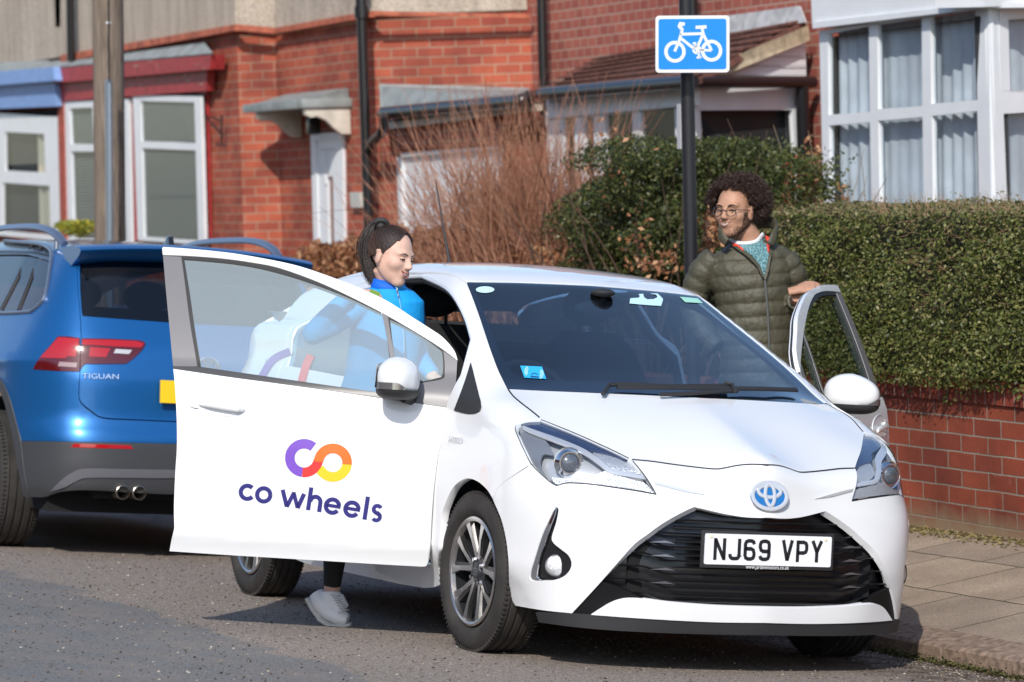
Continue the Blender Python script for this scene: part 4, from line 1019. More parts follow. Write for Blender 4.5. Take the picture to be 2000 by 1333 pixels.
def flagm():
    m, N, L, b = nodes('paving_flags'); tc = N.new('ShaderNodeTexCoord'); v = tc.outputs['Object']
    mp = N.new('ShaderNodeMapping'); mp.inputs['Location'].default_value = (.23, -.28, 0); L.new(v, mp.inputs[0])
    br = N.new('ShaderNodeTexBrick'); br.offset = .5; br.inputs['Scale'].default_value = 1; br.inputs['Brick Width'].default_value = .62; br.inputs['Row Height'].default_value = .47
    br.inputs['Mortar Size'].default_value = .006; br.inputs['Mortar Smooth'].default_value = .3; br.inputs['Bias'].default_value = 0
    br.inputs['Color1'].default_value = (.34, .27, .205, 1); br.inputs['Color2'].default_value = (.26, .21, .165, 1); br.inputs['Mortar'].default_value = (.05, .045, .022, 1)
    ds = N.new('ShaderNodeVectorMath'); ds.operation = 'ADD'; wn = N.new('ShaderNodeTexNoise'); wn.inputs['Scale'].default_value = 5; L.new(mp.outputs[0], wn.inputs['Vector'])
    sc = N.new('ShaderNodeVectorMath'); sc.operation = 'SCALE'; sc.inputs['Scale'].default_value = .025; L.new(wn.outputs['Color'], sc.inputs[0]); L.new(mp.outputs[0], ds.inputs[0]); L.new(sc.outputs[0], ds.inputs[1]); L.new(ds.outputs[0], br.inputs['Vector'])
    f = noise(N, L, v, 120, 4, .85); c = mixc(N, L, .75, br.outputs[0], ramp(N, L, f, [(.36, (.45, .45, .45)), (.64, (1.6, 1.57, 1.5))]), 'MULTIPLY')
    c = mixc(N, L, .7, c, ramp(N, L, noise(N, L, v, 3, 5), [(.35, (.75, .73, .70)), (.65, (1.15, 1.13, 1.1))]), 'MULTIPLY')
    L.new(c, b.inputs['Base Color']); b.inputs['Roughness'].default_value = .9
    bumpn(N, L, math_(N, L, 'ADD', math_(N, L, 'MULTIPLY', br.outputs['Fac'], -1.2), math_(N, L, 'MULTIPLY', f, .4)), b, .5, .006); return m
def brickm(name, c1, c2, mor, bw=.235, rh=.083, ms=.010, dirt=(.5, .45, .42), dscale=.8, dark=.45, frost=0., rowlock=None, bump=.6, off=.5, base_z=None):
    m, N, L, b = nodes(name); tc = N.new('ShaderNodeTexCoord'); v = tc.outputs['UV']
    br = N.new('ShaderNodeTexBrick'); br.offset = off; br.inputs['Scale'].default_value = 1; br.inputs['Brick Width'].default_value = bw; br.inputs['Row Height'].default_value = rh
    br.inputs['Mortar Size'].default_value = ms/2; br.inputs['Mortar Smooth'].default_value = .35
    br.inputs['Color1'].default_value = (*c1, 1); br.inputs['Color2'].default_value = (*c2, 1); br.inputs['Mortar'].default_value = (*mor, 1)
    w = N.new('ShaderNodeTexNoise'); w.inputs['Scale'].default_value = 7; L.new(v, w.inputs['Vector']); sc = N.new('ShaderNodeVectorMath'); sc.operation = 'SCALE'; sc.inputs['Scale'].default_value = .008
    ad = N.new('ShaderNodeVectorMath'); ad.operation = 'ADD'; L.new(w.outputs['Color'], sc.inputs[0]); L.new(v, ad.inputs[0]); L.new(sc.outputs[0], ad.inputs[1]); L.new(ad.outputs[0], br.inputs['Vector'])
    f = noise(N, L, v, 90, 4, .65); g = noise(N, L, v, dscale, 5, .6)
    c = mixc(N, L, .6, br.outputs[0], ramp(N, L, f, [(.3, (.7, .7, .7)), (.7, (1.25, 1.2, 1.2))]), 'MULTIPLY')
    c = mixc(N, L, dark, c, ramp(N, L, g, [(.35, dirt), (.6, (1.1, 1.1, 1.1))]), 'MULTIPLY')
    if frost:
        fr = math_(N, L, 'MULTIPLY', ramp(N, L, noise(N, L, v, 38, 5, .75), [(.60, (0, 0, 0)), (.72, (1, 1, 1))]), ramp(N, L, noise(N, L, v, 2.2, 2), [(.45, (0, 0, 0)), (.65, (1, 1, 1))]))
        c = mixc(N, L, math_(N, L, 'MULTIPLY', fr, frost), c, (.50, .42, .38))
    if base_z is not None:
        sz = N.new('ShaderNodeSeparateXYZ'); L.new(v, sz.inputs[0]); e = math_(N, L, 'ADD', sz.outputs[1], math_(N, L, 'MULTIPLY', math_(N, L, 'SUBTRACT', noise(N, L, v, 5, 4), .5), .22))
        c = mixc(N, L, ramp(N, L, math_(N, L, 'SUBTRACT', e, base_z-.06), [(0, (.8, .8, .8)), (.10, (0, 0, 0))]), c, (.26, .20, .12))
    L.new(c, b.inputs['Base Color']); b.inputs['Roughness'].default_value = .8
    bumpn(N, L, math_(N, L, 'ADD', math_(N, L, 'MULTIPLY', br.outputs['Fac'], -1), math_(N, L, 'MULTIPLY', f, .25)), b, bump, .006); return m
def uvquads(name, quads, m, parent=None, thick=0, loc=False):
    """quads of 4 corners: bottom-left, bottom-right, top-right, top-left; UV in metres"""
    me = bpy.data.meshes.new(name); V = []; F = []; UV = []
    Mi = wm(parent).inverted() if (parent is not None and not loc) else Matrix.Identity(4)
    for q in quads:
        q = [Vector(p) for p in q]; n = len(V); V += [Mi@p for p in q]; F.append((n, n+1, n+2, n+3))
        ux = (Vector((q[1].x, q[1].y, 0))-Vector((q[0].x, q[0].y, 0))); ln = max(ux.length, 1e-6); ux /= ln
        org = q[0]
        for p in q:
            d = Vector((p.x-org.x, p.y-org.y, 0)); UV.append((org.x*.7+org.y*.4+d.dot(ux), p.z))
        if thick:
            nn = (q[1]-q[0]).cross(q[3]-q[0]).normalized()
            bk = [p-nn*thick for p in q]; k = len(V); V += [Mi@p for p in bk]; F += [(n+1, n, k, k+1), (n+2, n+1, k+1, k+2), (n+3, n+2, k+2, k+3), (n, n+3, k+3, k), (k+3, k+2, k+1, k)]
            pos = q+bk; base = n
            for f in F[-5:]:
                for i in f:
                    p = pos[i-n] if i < n+4 else bk[i-k]; UV.append(((p.x+p.y), p.z))
    me.from_pydata([tuple(v) for v in V], [], F); me.update(); me.materials.append(m)
    ul = me.uv_layers.new(name='UVMap'); ul.data.foreach_set('uv', [c for t in UV for c in t])
    o = bpy.data.objects.new(name, me); link(o, parent); return o
M_asph = asphalt(); M_flag = flagm()
YK, ZK = 1.07, .078
def ground_sheet(name, V, F, m):
    me = bpy.data.meshes.new(name); me.from_pydata(V, [], F); me.update(); me.materials.append(m); o = bpy.data.objects.new(name, me); link(o); o.matrix_world = RM; o['kind'] = 'structure'; return o
# road with a slight crown, a little roughness in its edge
xs_ = [-80, -30]+list(np.arange(-12, 6.01, .5))+[14, 40]; ysr = [-14, -9, -6, -4, -3, -2, -1, 0, .6, YK]
V = [(x, y, 0 if y > -6 else (y+6)*-.02-(.0 if y > -9 else 0)) for x in xs_ for y in ysr]; nY = len(ysr)
ground_sheet('road', V, [(i*nY+j, (i+1)*nY+j, (i+1)*nY+j+1, i*nY+j+1) for i in range(len(xs_)-1) for j in range(nY-1)], M_asph)
YW = 2.545; ZW = .405
sl_ = (ZW-ZK)/(YW-YK)
M_kerb = mat('kerb_stone', (.24, .17, .125), .85, noise=(30, .45), bump=(120, .5))
V = []; F = []; xk = -60.
while xk < 20:
    ln = .9 if -12 < xk < 8 else 6; a, b_ = xk+.004, xk+ln-.004; n = len(V); j = random.uniform(-.006, .006)
    yb = YK+.17
    V += [(a, YK+j, -.05), (b_, YK+j, -.05), (b_, YK+j, ZK-.014), (a, YK+j, ZK-.014), (b_, YK+j+.014, ZK), (a, YK+j+.014, ZK), (b_, yb, ZK+(.17)*sl_), (a, yb, ZK+.17*sl_), (a, yb, -.05), (b_, yb, -.05)]
    F += [tuple(n+i for i in f) for f in ((0, 1, 2, 3), (3, 2, 4, 5), (5, 4, 6, 7), (0, 3, 5, 7, 8), (1, 9, 6, 4, 2))]; xk += ln
ground_sheet('kerb', V, F, M_kerb)
ysp = list(np.linspace(YK+.17, YW+.02, 5)); V = [(x, y, ZK+(y-YK)*sl_-.001) for x in (-60, -20, 0, 20) for y in ysp]; n5 = 5
ground_sheet('pavement', V, [(i*n5+j, (i+1)*n5+j, (i+1)*n5+j+1, i*n5+j+1) for i in range(3) for j in range(4)], M_flag)
# moss and grit in the channel and along the foot of the wall
def litter(name, n, fx, m, s0, s1, label, cat):
    V = []; F = []
    for _ in range(n):
        p, nz = fx(); r = random.uniform(s0, s1); a = random.random()*6.28; k = len(V); u = Vector((cos(a), sin(a), random.uniform(-.2, .2)))*r; w = Vector((-sin(a), cos(a), random.uniform(-.2, .6)))*r*.6
        V += [p-u, p-w, p+u, p+w+Vector((0, 0, r*.4))]; F.append((k, k+1, k+2, k+3))
    me = bpy.data.meshes.new(name); me.from_pydata([tuple(v) for v in V], [], F); me.update(); me.materials.append(m); o = bpy.data.objects.new(name, me); link(o); o.matrix_world = RM
    return tag(o, label, cat, kind='stuff')
M_moss = leafmat('moss_mat', [(.05, .055, .012), (.09, .10, .02), (.12, .09, .04)], .9, .1)
M_grit = leafmat('grit_mat', [(.03, .025, .02), (.12, .08, .05), (.25, .2, .15), (.4, .36, .3)], .9, 0)
litter('moss', 5200, lambda: (Vector((random.uniform(-2.5, 2.2), YK-abs(random.gauss(0, .018)), abs(random.gauss(0, .012))+.003)), 0), M_moss, .003, .009, 'green moss along the foot of the kerb stones', 'moss')
litter('grit', 5200, lambda: (Vector((random.uniform(-2.5, 2.2), YK-.03-abs(random.gauss(0, .16)), .003)), 0), M_grit, .002, .007, 'dark grit and crumbs lying in the road gutter', 'grit')
def wf():
    y = YW-.02-abs(random.gauss(0, .06)); return Vector((random.uniform(-5, 2.), y, ZK+(y-YK)*sl_+.003)), 0
litter('dry_debris', 5200, wf, leafmat('dry_grass', [(.20, .15, .05), (.34, .27, .12), (.10, .10, .03)], .9, .2), .004, .014, 'straw-coloured dry debris along the foot of the brick garden wall', 'debris')
def rs_():
    y = random.uniform(-4.5, .8); x = random.uniform(-5, 2.); return Vector((x, y, .002)), 0
litter('road_grit', 11000, rs_, M_grit, .0022, .0075, 'loose chippings scattered over the road surface', 'grit')
# earth behind the wall, everything else far and wide
M_soil = mat('soil', (.07, .055, .035), .95, noise=(3, .4), bump=(20, .5))
gm = MB(); gm.add([(-90, 2.6, .10), (60, 2.6, .10), (60, 60, .12), (-90, 60, .12)], [(0, 1, 2, 3)]); go = gm.build('garden_ground', M_soil); go['kind'] = 'structure'
gm = MB(); zz0 = (RW@np.array([0, -14, .16]))[2]; y0 = (RW@np.array([0, -14, .16]))[1]
gm.add([(-90, y0+.02, zz0-.02), (60, y0+.02, zz0-.02), (60, -90, zz0-.05), (-90, -90, zz0-.05)], [(0, 3, 2, 1)]); go = gm.build('far_ground', M_soil); go['kind'] = 'structure'
# ------------------------------------------------------------------ garden wall
M_gw = brickm('garden_wall_brick', (.31, .066, .028), (.22, .042, .021), (.32, .28, .22), bw=.238, rh=.083, ms=.009, frost=.7, dirt=(.40, .38, .37), dscale=1.6, dark=.75, base_z=.20)
M_rl = brickm('rowlock_brick', (.29, .055, .026), (.19, .032, .017), (.30, .26, .21), bw=.083, rh=.30, ms=.008, dark=.5, off=0)
gwr = empty('garden_wall', (-2, 2.57, .1), label='low red brick garden wall under the clipped hedge beside the pavement', cat='wall')
zt = .842
uvquads('brickwork', [[(-3.6, 2.57, -.05), (9, 2.57, -.05), (9, 2.57, zt-.112), (-3.6, 2.57, zt-.112)]], M_gw, gwr, thick=.22)
V = []; UV = []
prof = [(2.556, zt-.110), (2.556, zt-.03), (2.562, zt-.012), (2.58, zt), (2.80, zt), (2.80, zt-.11)]
me = bpy.data.meshes.new('coping'); V = [(x, y, z) for x in (-3.6, 9) for y, z in prof]; F = [(i, i+6, i+7, i+1) for i in range(5)]+[(0, 1, 2, 3, 4, 5)]
me.from_pydata([tuple(Vector(v)-gwr.location) for v in V], [], F); ul = me.uv_layers.new(name='UVMap'); d_ = [0]
for i in range(5): d_.append(d_[-1]+hypot(prof[i+1][0]-prof[i][0], prof[i+1][1]-prof[i][1]))
for l in me.loops:
    vi = l.vertex_index; ul.data[l.index].uv = (V[vi][0], d_[vi % 6])
me.materials.append(M_rl); me.update(); link(bpy.data.objects.new('coping', me), gwr)
# lower wall further left, only its top ever shows between shrubs
gw2 = empty('garden_wall', (-8, 2.57, .1), label='stretch of red brick garden wall behind the parked cars', cat='wall')
uvquads('brickwork', [[(-24, 2.60, -.3), (-3.6, 2.60, -.1), (-3.6, 2.60, .72), (-24, 2.60, .5)]], M_gw, gw2, thick=.22)
# ================================================================== houses (traced on their own building planes)
M_bk = brickm('house_brick', (.44, .10, .048), (.31, .062, .036), (.38, .27, .18), bw=.225, rh=.083, ms=.012, dark=.75, dirt=(.45, .40, .40), dscale=1.6)
M_bk2 = brickm('pale_house_brick', (.40, .12, .082), (.30, .08, .058), (.45, .33, .25), bw=.155, rh=.083, ms=.013, dark=.4, dirt=(.65, .6, .6), dscale=1.0)
def renderm():
    m, N, L, b = nodes('pebbledash'); tc = N.new('ShaderNodeTexCoord'); v = tc.outputs['Object']
    mp = N.new('ShaderNodeMapping'); mp.inputs['Scale'].default_value = (3, 3, .5); L.new(v, mp.inputs[0])
    f = noise(N, L, v, 45, 3, .8); st = noise(N, L, mp.outputs[0], 1.6, 5, .65)
    c = ramp(N, L, f, [(.3, (.30, .25, .20)), (.55, (.52, .45, .37)), (.75, (.68, .62, .53))])
    c = mixc(N, L, .55, c, ramp(N, L, st, [(.38, (.60, .56, .50)), (.62, (1.1, 1.08, 1.05))]), 'MULTIPLY')
    L.new(c, b.inputs['Base Color']); b.inputs['Roughness'].default_value = .95; bumpn(N, L, f, b, .8, .012); return m
M_rend = renderm()
M_upvc = mat('white_upvc', (.74, .76, .78), .35, noise=(4, .04)); M_cream = mat('cream_paint', (.62, .57, .48), .6, noise=(8, .15))
M_redp = mat('flaking_red_paint', (.33, .028, .030), .5, noise=(14, .25)); M_bluep = mat('blue_paint', (.20, .33, .62), .5, noise=(12, .12))
M_lead = mat('lead_sheet', (.26, .28, .27), .55, noise=(6, .25), bump=(30, .2)); M_pipe = mat('black_pipe', (.012, .012, .014), .3, coat=.3)
M_tile = mat('roof_tile_brown', (.17, .075, .055), .85, noise=(18, .45), bump=(40, .6)); M_terr = mat('terracotta_course', (.40, .11, .06), .8, noise=(12, .4))
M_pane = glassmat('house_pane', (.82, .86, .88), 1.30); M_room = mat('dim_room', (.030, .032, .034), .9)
M_net = mat('net_curtain', (.64, .68, .72), .9, noise=(3, .2)); M_curt = mat('cream_curtain', (.42, .39, .31), .9); M_blind = mat('blind_slat', (.22, .23, .20), .6)
def P4(q, Y):
    Ys = Y if isinstance(Y, (list, tuple)) else [Y]*len(q)
    return [at(a, b, y) for (a, b), y in zip(q, Ys)]
def panel(name, q, Y, m, parent, thick=.06, mb=None):
    """flat board: front on plane Y, pushed away from the street"""
    pts = P4(q, Y); b = mb or MB(); n = (pts[1]-pts[0]).cross(pts[2]-pts[0]).normalized()
    if n.dot(Vector(CW)-pts[0]) > 0: n = -n
    b.slab(pts, n*thick)
    if mb is None: return b.build(name, m, parent)
def wallq(name, cols, ytop, ybot, m, parent, thick=.15):
    """brick wall following plan points cols=[(px,Y),...]"""
    qs = []
    for (a, Ya), (b, Yb) in zip(cols[:-1], cols[1:]):
        A = at(a, 300, Ya); B = at(b, 300, Yb); zt_ = at((a+b)/2, ytop, (Ya+Yb)/2).z; zb = at((a+b)/2, ybot, (Ya+Yb)/2).z
        qs.append([(A.x, A.y, zb), (B.x, B.y, zb), (B.x, B.y, zt_), (A.x, A.y, zt_)])
    return uvquads(name, qs, m, parent, thick=thick)
def window(parent, outer, panes, Y, m=M_upvc, depth=.035, rec=.45, curtains=()):
    """frame with holes: built from bars between panes. outer: 4 px corners (tl,tr,br,bl); panes: list of 4-corner px quads"""
    w = bpy.data.objects.new('window', None); link(w, parent)
    Yf = Y if callable(Y) else (lambda px: Y)
    def q3(q, d): return [at(a, b, Yf(a)+d) for a, b in q]
    fr = MB(); O = q3(outer, 0); n = len(panes)
    # frame plate as CDT with holes on its own plane
    o, ex, ez = O[0], (O[1]-O[0]).normalized(), Vector((0, 0, 1))
    def to2(p): d = p-o; return (d.dot(ex), d.z)
    loops = [[to2(p) for p in O]]+[[to2(p) for p in q3(q, 0)] for q in panes]
    V = []; E = []
    for L_ in loops:
        k = len(V); V += L_; E += [(k+i, k+(i+1) % len(L_)) for i in range(len(L_))]
    r = delaunay_2d_cdt([Vector(v) for v in V], E, [], 0, 1e-6, True); vv = np.array([tuple(v) for v in r[0]])
    T = [t for t in r[2] if pip(vv[list(t)].mean(0)[None], loops[0])[0] and not any(pip(vv[list(t)].mean(0)[None], h)[0] for h in loops[1:])]
    nrm = ex.cross(ez); nrm = -nrm if nrm.dot(Vector(CW)-o) < 0 else nrm
    A = [o+ex*float(a)+ez*float(b) for a, b in vv]; B = [p-nrm*depth for p in A]; k = len(A)
    cnt = {}
    for t in T:
        for i in range(3): cnt[(t[i], t[(i+1) % 3])] = 1
    fr.add(A+B, [tuple(t) for t in T]+[(a+k, b+k, b, a) for a, b in cnt if (b, a) not in cnt])
    fr.build('frame', m, w, bevel=0)
    for q in panes:
        g = MB(); pp = q3(q, 0); pp = [p-nrm*.02 for p in pp]; cc = sum(pp, Vector())/4; pp = [cc+(p-cc)*1.03 for p in pp]
        g.add(pp, [(0, 1, 2, 3)]); g.build('pane', M_pane, w)
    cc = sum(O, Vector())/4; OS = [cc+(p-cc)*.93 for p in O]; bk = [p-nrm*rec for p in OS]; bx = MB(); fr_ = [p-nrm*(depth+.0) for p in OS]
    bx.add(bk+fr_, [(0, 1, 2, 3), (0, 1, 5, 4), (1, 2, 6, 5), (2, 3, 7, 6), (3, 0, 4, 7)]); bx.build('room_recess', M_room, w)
    for kind, q, d in curtains:
        tl, tr, br_, bl = [p-nrm*d for p in q3(q, 0)]
        if kind == 'blind':
            b_ = MB(); ns = int((tl-bl).length/.032)
            for i in range(ns):
                t = (i+.5)/ns; a = tl.lerp(bl, t); c = tr.lerp(br_, t); b_.slab([a, c, c+Vector((0, 0, -.019))+nrm*.012, a+Vector((0, 0, -.019))+nrm*.012], nrm*.002)
            b_.build('blind', M_blind, w, weld=False)
        else:
            b_ = MB(); ns = 40; V = []; amp = .013 if kind == 'net' else .03; fq = (tr-tl).length/.13
            for i in range(ns*3+1):
                t = i/(ns*3)
                for s_ in range(5):
                    u = s_/4; a = tl.lerp(bl, u); c = tr.lerp(br_, u); V.append(a.lerp(c, t)+nrm*(sin(t*fq*6.28+.4*sin(t*17)+u*.5)*amp*(.6+.4*sin(t*9+1))))
            b_.add(V, [(i*5+j, (i+1)*5+j, (i+1)*5+j+1, i*5+j+1) for i in range(ns*3) for j in range(4)]); b_.build('net_curtain' if kind == 'net' else 'curtain', M_net if kind == 'net' else M_curt, w, smooth=True)
    return w
def pipe(name, pts, r, parent, m=M_pipe): b = MB(); b.tube(pts, r, 12); return b.build(name, m, parent, smooth=True, angle=50)
# --- far left house: blue bay
h1 = empty('terraced_house', at(20, 430, 4.6), label='rendered house with a blue bay fascia and white window at the far left', cat='house')
wallq('wall', [(-420, 4.7), (118, 4.7)], -120, 620, M_bk, h1)
panel('render', [(-420, -130), (118, -130), (118, 112), (-420, 190)], 4.66, M_rend, h1, .04)
panel('bay_fascia', [(-120, 160), (106, 141), (110, 208), (-120, 218)], 4.52, M_bluep, h1, .15)
panel('bay_cornice', [(-120, 150), (103, 131), (108, 158), (-120, 176)], 4.42, M_bluep, h1, .25)
panel('bay_roof', [(-120, 128), (96, 118), (103, 134), (-120, 152)], [4.66, 4.66, 4.42, 4.42], M_lead, h1, .02)
window(h1, [(-120, 214), (113, 207), (119, 450), (-120, 450)], [[(-100, 246), (-10, 246), (-10, 322), (-100, 322)], [(8, 246), (85, 243), (87, 319), (8, 322)], [(-100, 345), (-14, 345), (-14, 440), (-100, 440)], [(3, 346), (95, 344), (97, 440), (3, 440)]], 4.6, rec=.09,
       curtains=[('curtain', [(68, 240), (90, 240), (97, 445), (72, 445)], .055)])
# --- red bay house, its door and canopy
h2 = empty('terraced_house', at(480, 470, 4.9), label='red brick terraced house with a flaking red bay fascia and grey door canopy', cat='house')
wallq('wall', [(118, 4.7), (470, 4.7), (545, 5.0), (724, 5.0), (741, 5.05)], -120, 640, M_bk, h2)
wallq('render', [(118, 4.66), (459, 4.66), (536, 4.96), (724, 4.96), (738, 5.01)], -120, 20, M_rend, h2, .03)
panel('render', [(118, 20), (459, -20), (459, 51), (118, 112)], 4.655, M_rend, h2, .03)
panel('render', [(459, -20), (536, -20), (536, 58), (459, 51)], [4.655, 4.955, 4.955, 4.655], M_rend, h2, .03)
panel('render', [(536, -20), (700, -20), (724, 24), (536, 58)], 4.955, M_rend, h2, .03)
for q, Y in (([(118, 108), (459, 48), (459, 60), (118, 122)], 4.60), ([(459, 48), (536, 55), (536, 66), (459, 60)], [4.60, 4.90, 4.90, 4.60]), ([(536, 55), (722, 22), (722, 34), (536, 66)], 4.90)):
    panel('string_course', q, Y, M_terr, h2, .05)
panel('bay_fascia', [(104, 160), (404, 130), (403, 178), (112, 199)], 4.58, M_redp, h2, .08)
panel('bay_cornice', [(92, 134), (412, 108), (410, 136), (104, 163)], 4.50, M_redp, h2, .14)
# flaked patches of old paint on the fascia
b_ = MB()
for _ in range(26):
    cx, cy = random.uniform(250, 400), random.choice([random.gauss(170, 4), random.gauss(148, 6), random.gauss(125, 5)]); r = random.uniform(1, 3.2); n = 7
    pts = [at(cx+cos(6.28*i/n)*r*random.uniform(.5, 2.2), cy+sin(6.28*i/n)*r*.5*random.uniform(.5, 1.2), 4.576 if cy > 138 else 4.496) for i in range(n)]
    b_.add(pts, [tuple(range(n))])
bo = b_.build('flaked_paint', mat('old_pink_paint', (.55, .40, .33), .8), h2, weld=False); bo['kind'] = 'stuff'
panel('bay_roof', [(86, 122), (398, 82), (416, 104), (90, 133)], [4.66, 4.66, 4.49, 4.49], M_lead, h2, .02)
panel('bay_side_post', [(249, 186), (259, 185), (263, 470), (254, 470)], 4.64, M_redp, h2, .04); panel('bay_side_post', [(392, 180), (403, 178), (409, 470), (397, 470)], 4.66, M_redp, h2, .03); panel('bay_side_post', [(112, 198), (123, 197), (130, 470), (118, 470)], 4.585, mat('bay_brick', (.36, .08, .05), .8, noise=(20, .3)), h2, .1)
window(h2, [(123, 199), (250, 189), (255, 470), (131, 470)], [[(135, 212), (180, 208), (183, 280), (138, 281)], [(186, 208), (240, 204), (243, 278), (189, 280)], [(138, 296), (242, 292), (246, 465), (143, 465)]], 4.6, rec=.09,
       curtains=[('blind', [(125, 200), (250, 195), (252, 470), (130, 470)], .06)])
window(h2, [(259, 186), (391, 180), (397, 470), (267, 470)], [[(273.5, 196.5), (379, 192), (381, 272), (275, 275)], [(276, 289), (381, 286), (385, 462), (279, 462)]], 4.6, rec=.09,
       curtains=[('blind', [(262, 187), (392, 182), (397, 470), (266, 470)], .035), ('curtain', [(338, 190), (384, 190), (392, 430), (372, 300)], .07)])
# door
dr = window(h2, [(606, 262), (668, 258), (672, 500), (613, 500)], [[(638.5, 346), (650, 345), (653, 500), (642, 500)]], 4.97, depth=.03); dr.name = 'front_door'
b_ = MB()
for q in (([(613, 272), (662, 268), (662, 272), (613, 276)]), ([(613, 274), (617, 274), (622, 500), (618, 500)]), ([(629, 290), (660, 288), (660, 291), (629, 293)]), ([(629, 290), (632, 290), (636, 360), (633, 360)])): b_.slab(P4(q, 4.955), (0, .02, 0))
b_.build('door_moulding', M_upvc, dr, weld=False)
# canopy: slab, side face, lead top, scrolled brackets
cf = at(473, 205, 4.53); cr0 = at(590, 196, 4.53); cb = at(473, 222, 4.53).z; z1 = cf.z; xR = cr0.x
c_ = MB(); c_.box(((cf.x+xR)/2, 4.765, (z1+cb)/2), (xR-cf.x, .47, z1-cb)); c_.build('door_canopy', M_lead, h2, bevel=.01)
c_ = MB(); pt = at(557, 184, 4.94); xl = pt.x; zt2 = pt.z; c_.add([(cf.x+.15, 4.57, z1), (xR-.03, 4.57, z1), (xR-.05, 4.99, z1), (cf.x+.15, 4.99, z1), (xl, 4.97, zt2), (xR-.02, 4.97, zt2)], [(0, 1, 5, 4), (1, 2, 5), (3, 0, 4), (2, 3, 4, 5)]); c_.build('canopy_flashing', M_lead, h2)
for xx in (xR-.10, cf.x+.25):
    c_ = MB(); pr_ = [(4.99, cb-.24), (4.90, cb-.235), (4.83, cb-.18), (4.76, cb-.11), (4.68, cb-.075), (4.62, cb-.085), (4.57, cb-.06), (4.56, cb), (4.99, cb)]
    c_.slab([(xx, y, z) for y, z in pr_], (.07, 0, 0)); c_.build('canopy_bracket', M_cream, h2, bevel=.006)
c_ = MB(); c_.box(at(612, 246, 4.85), (.11, .11, .16)); c_.build('porch_lamp', M_pipe, h2, bevel=.02)
panel('house_number_plaque', [(683, 376), (701, 376), (703, 406), (685, 406)], 4.95, mat('plaque', (.5, .52, .48), .5), h2, .04)
pb = [at(433, 225, 4.62), at(433, 280, 4.62)]; c_ = MB(); c_.tube(pb, .010, 6); c_.tube([at(399, 226, 4.5), at(432, 262, 4.62)], .010, 6); c_.tube([at(399, 226, 4.5), at(433, 236, 4.62)], .007, 6); c_.build('hanging_basket_bracket', M_pipe, h2, weld=False)
pipe('drainpipe', [at(703, -60, 4.85), at(706.5, 30, 4.85)], .052, h2); pipe('drainpipe', [at(706, 26, 4.85), at(714, 260, 4.85), at(722, 480, 4.85), at(724, 640, 4.85)], .045, h2)
c_ = MB(); c_.lathe([(.0, .05), (.065, .05), (.065, -.05), (.0, -.05)], c=at(706.5, 24, 4.85), n=16); c_.build('pipe_collar', M_pipe, h2, smooth=True, angle=40)
pipe('branch_pipe', [at(748, 226, 4.70), at(750, 244, 4.72), at(744, 262, 4.75), at(728, 276, 4.82), at(720, 292, 4.85)], .042, h2)
pipe('drainpipe', [at(136, -60, 4.55), at(139, 120, 4.55)], .045, h2)
# --- middle house: bright return wall, garage, pale wall and porch
h3 = empty('terraced_house', at(900, 470, 5.2), label='middle red brick house with a white garage door and tiled white porch', cat='house')
wallq('wall', [(736, 5.02), (1046, 6.25)], 5, 640, M_bk, h3)
wallq('render', [(732, 4.98), (1038, 6.21)], -130, 23, M_rend, h3, .03)
panel('string_course', [(732, 22), (1038, 28), (1038, 35), (732, 31)], [4.93, 6.16, 6.16, 4.93], M_terr, h3, .05)
wallq('wall', [(1038, 6.24), (1345, 6.24), (1610, 6.24)], -140, 640, M_bk2, h3)
panel('lead_roof', [(741, 164), (1036, 172), (1030, 193), (744, 217)], [4.99, 6.17, 4.86, 4.86], M_lead, h3, .02)
g_a = at(748, 222, 4.80); g_b = at(1032, 196, 4.80); pipe('gutter', [g_a, g_b], .055, h3)
c_ = MB(); c_.ell(at(1022, 197, 4.76), (.06, .07, .06)); c_.build('gutter_hopper', M_pipe, h3, smooth=True)
pipe('overflow_pipe', [at(1030, 186, 4.80), at(1052, 184, 5.4), at(1066, 186, 6.1)], .035, h3)
panel('soffit_board', [(758, 240), (1036, 205), (1036, 217), (760, 252)], 4.88, M_cream, h3, .1); panel('soffit_board', [(744, 225), (1036, 197), (1036, 207), (756, 242)], 4.90, mat('shadow_board', (.10, .07, .06), .8), h3, .1)  # second strip is coloured dark as the shade under the gutter
wallq('wall', [(762, 5.0), (1046, 5.0)], 240, 284, M_bk2, h3, .12)
wallq('wall', [(985, 5.0), (1046, 5.0)], 240, 640, M_bk, h3, .12); wallq('wall', [(741, 5.0), (774, 5.0)], 225, 640, M_bk, h3, .12)
gd = MB(); gd.slab(P4([(774, 300), (988, 284), (996, 560), (782, 560)], 5.04), (0, .05, 0)); gdo = gd.build('garage_door', M_upvc, h3)
gd = MB()
for q in ([(774, 300), (988, 284), (988, 291), (774, 308)], [(774, 300), (782, 299), (788, 560), (780, 560)], [(980, 285), (988, 284), (996, 560), (988, 560)]): gd.slab(P4(q, 5.0), (0, .05, 0))
for i in range(0):
    x = 800+i*21; gd.slab(P4([(x, 312-(x-800)*.075), (x+2, 312-(x-800)*.075), (x+5, 560), (x+3, 560)], 5.02), (0, .03, 0))
gd.build('garage_frame', M_upvc, gdo, weld=False)
pipe('drainpipe', [at(1056, -60, 6.12), at(1062, 165, 6.12), at(1066, 300, 6.12), at(1070, 460, 6.12)], .043, h3)
pipe('gutter_pipe', [at(1350, -30, 6.1), at(1352, 40, 6.1)], .05, h3)
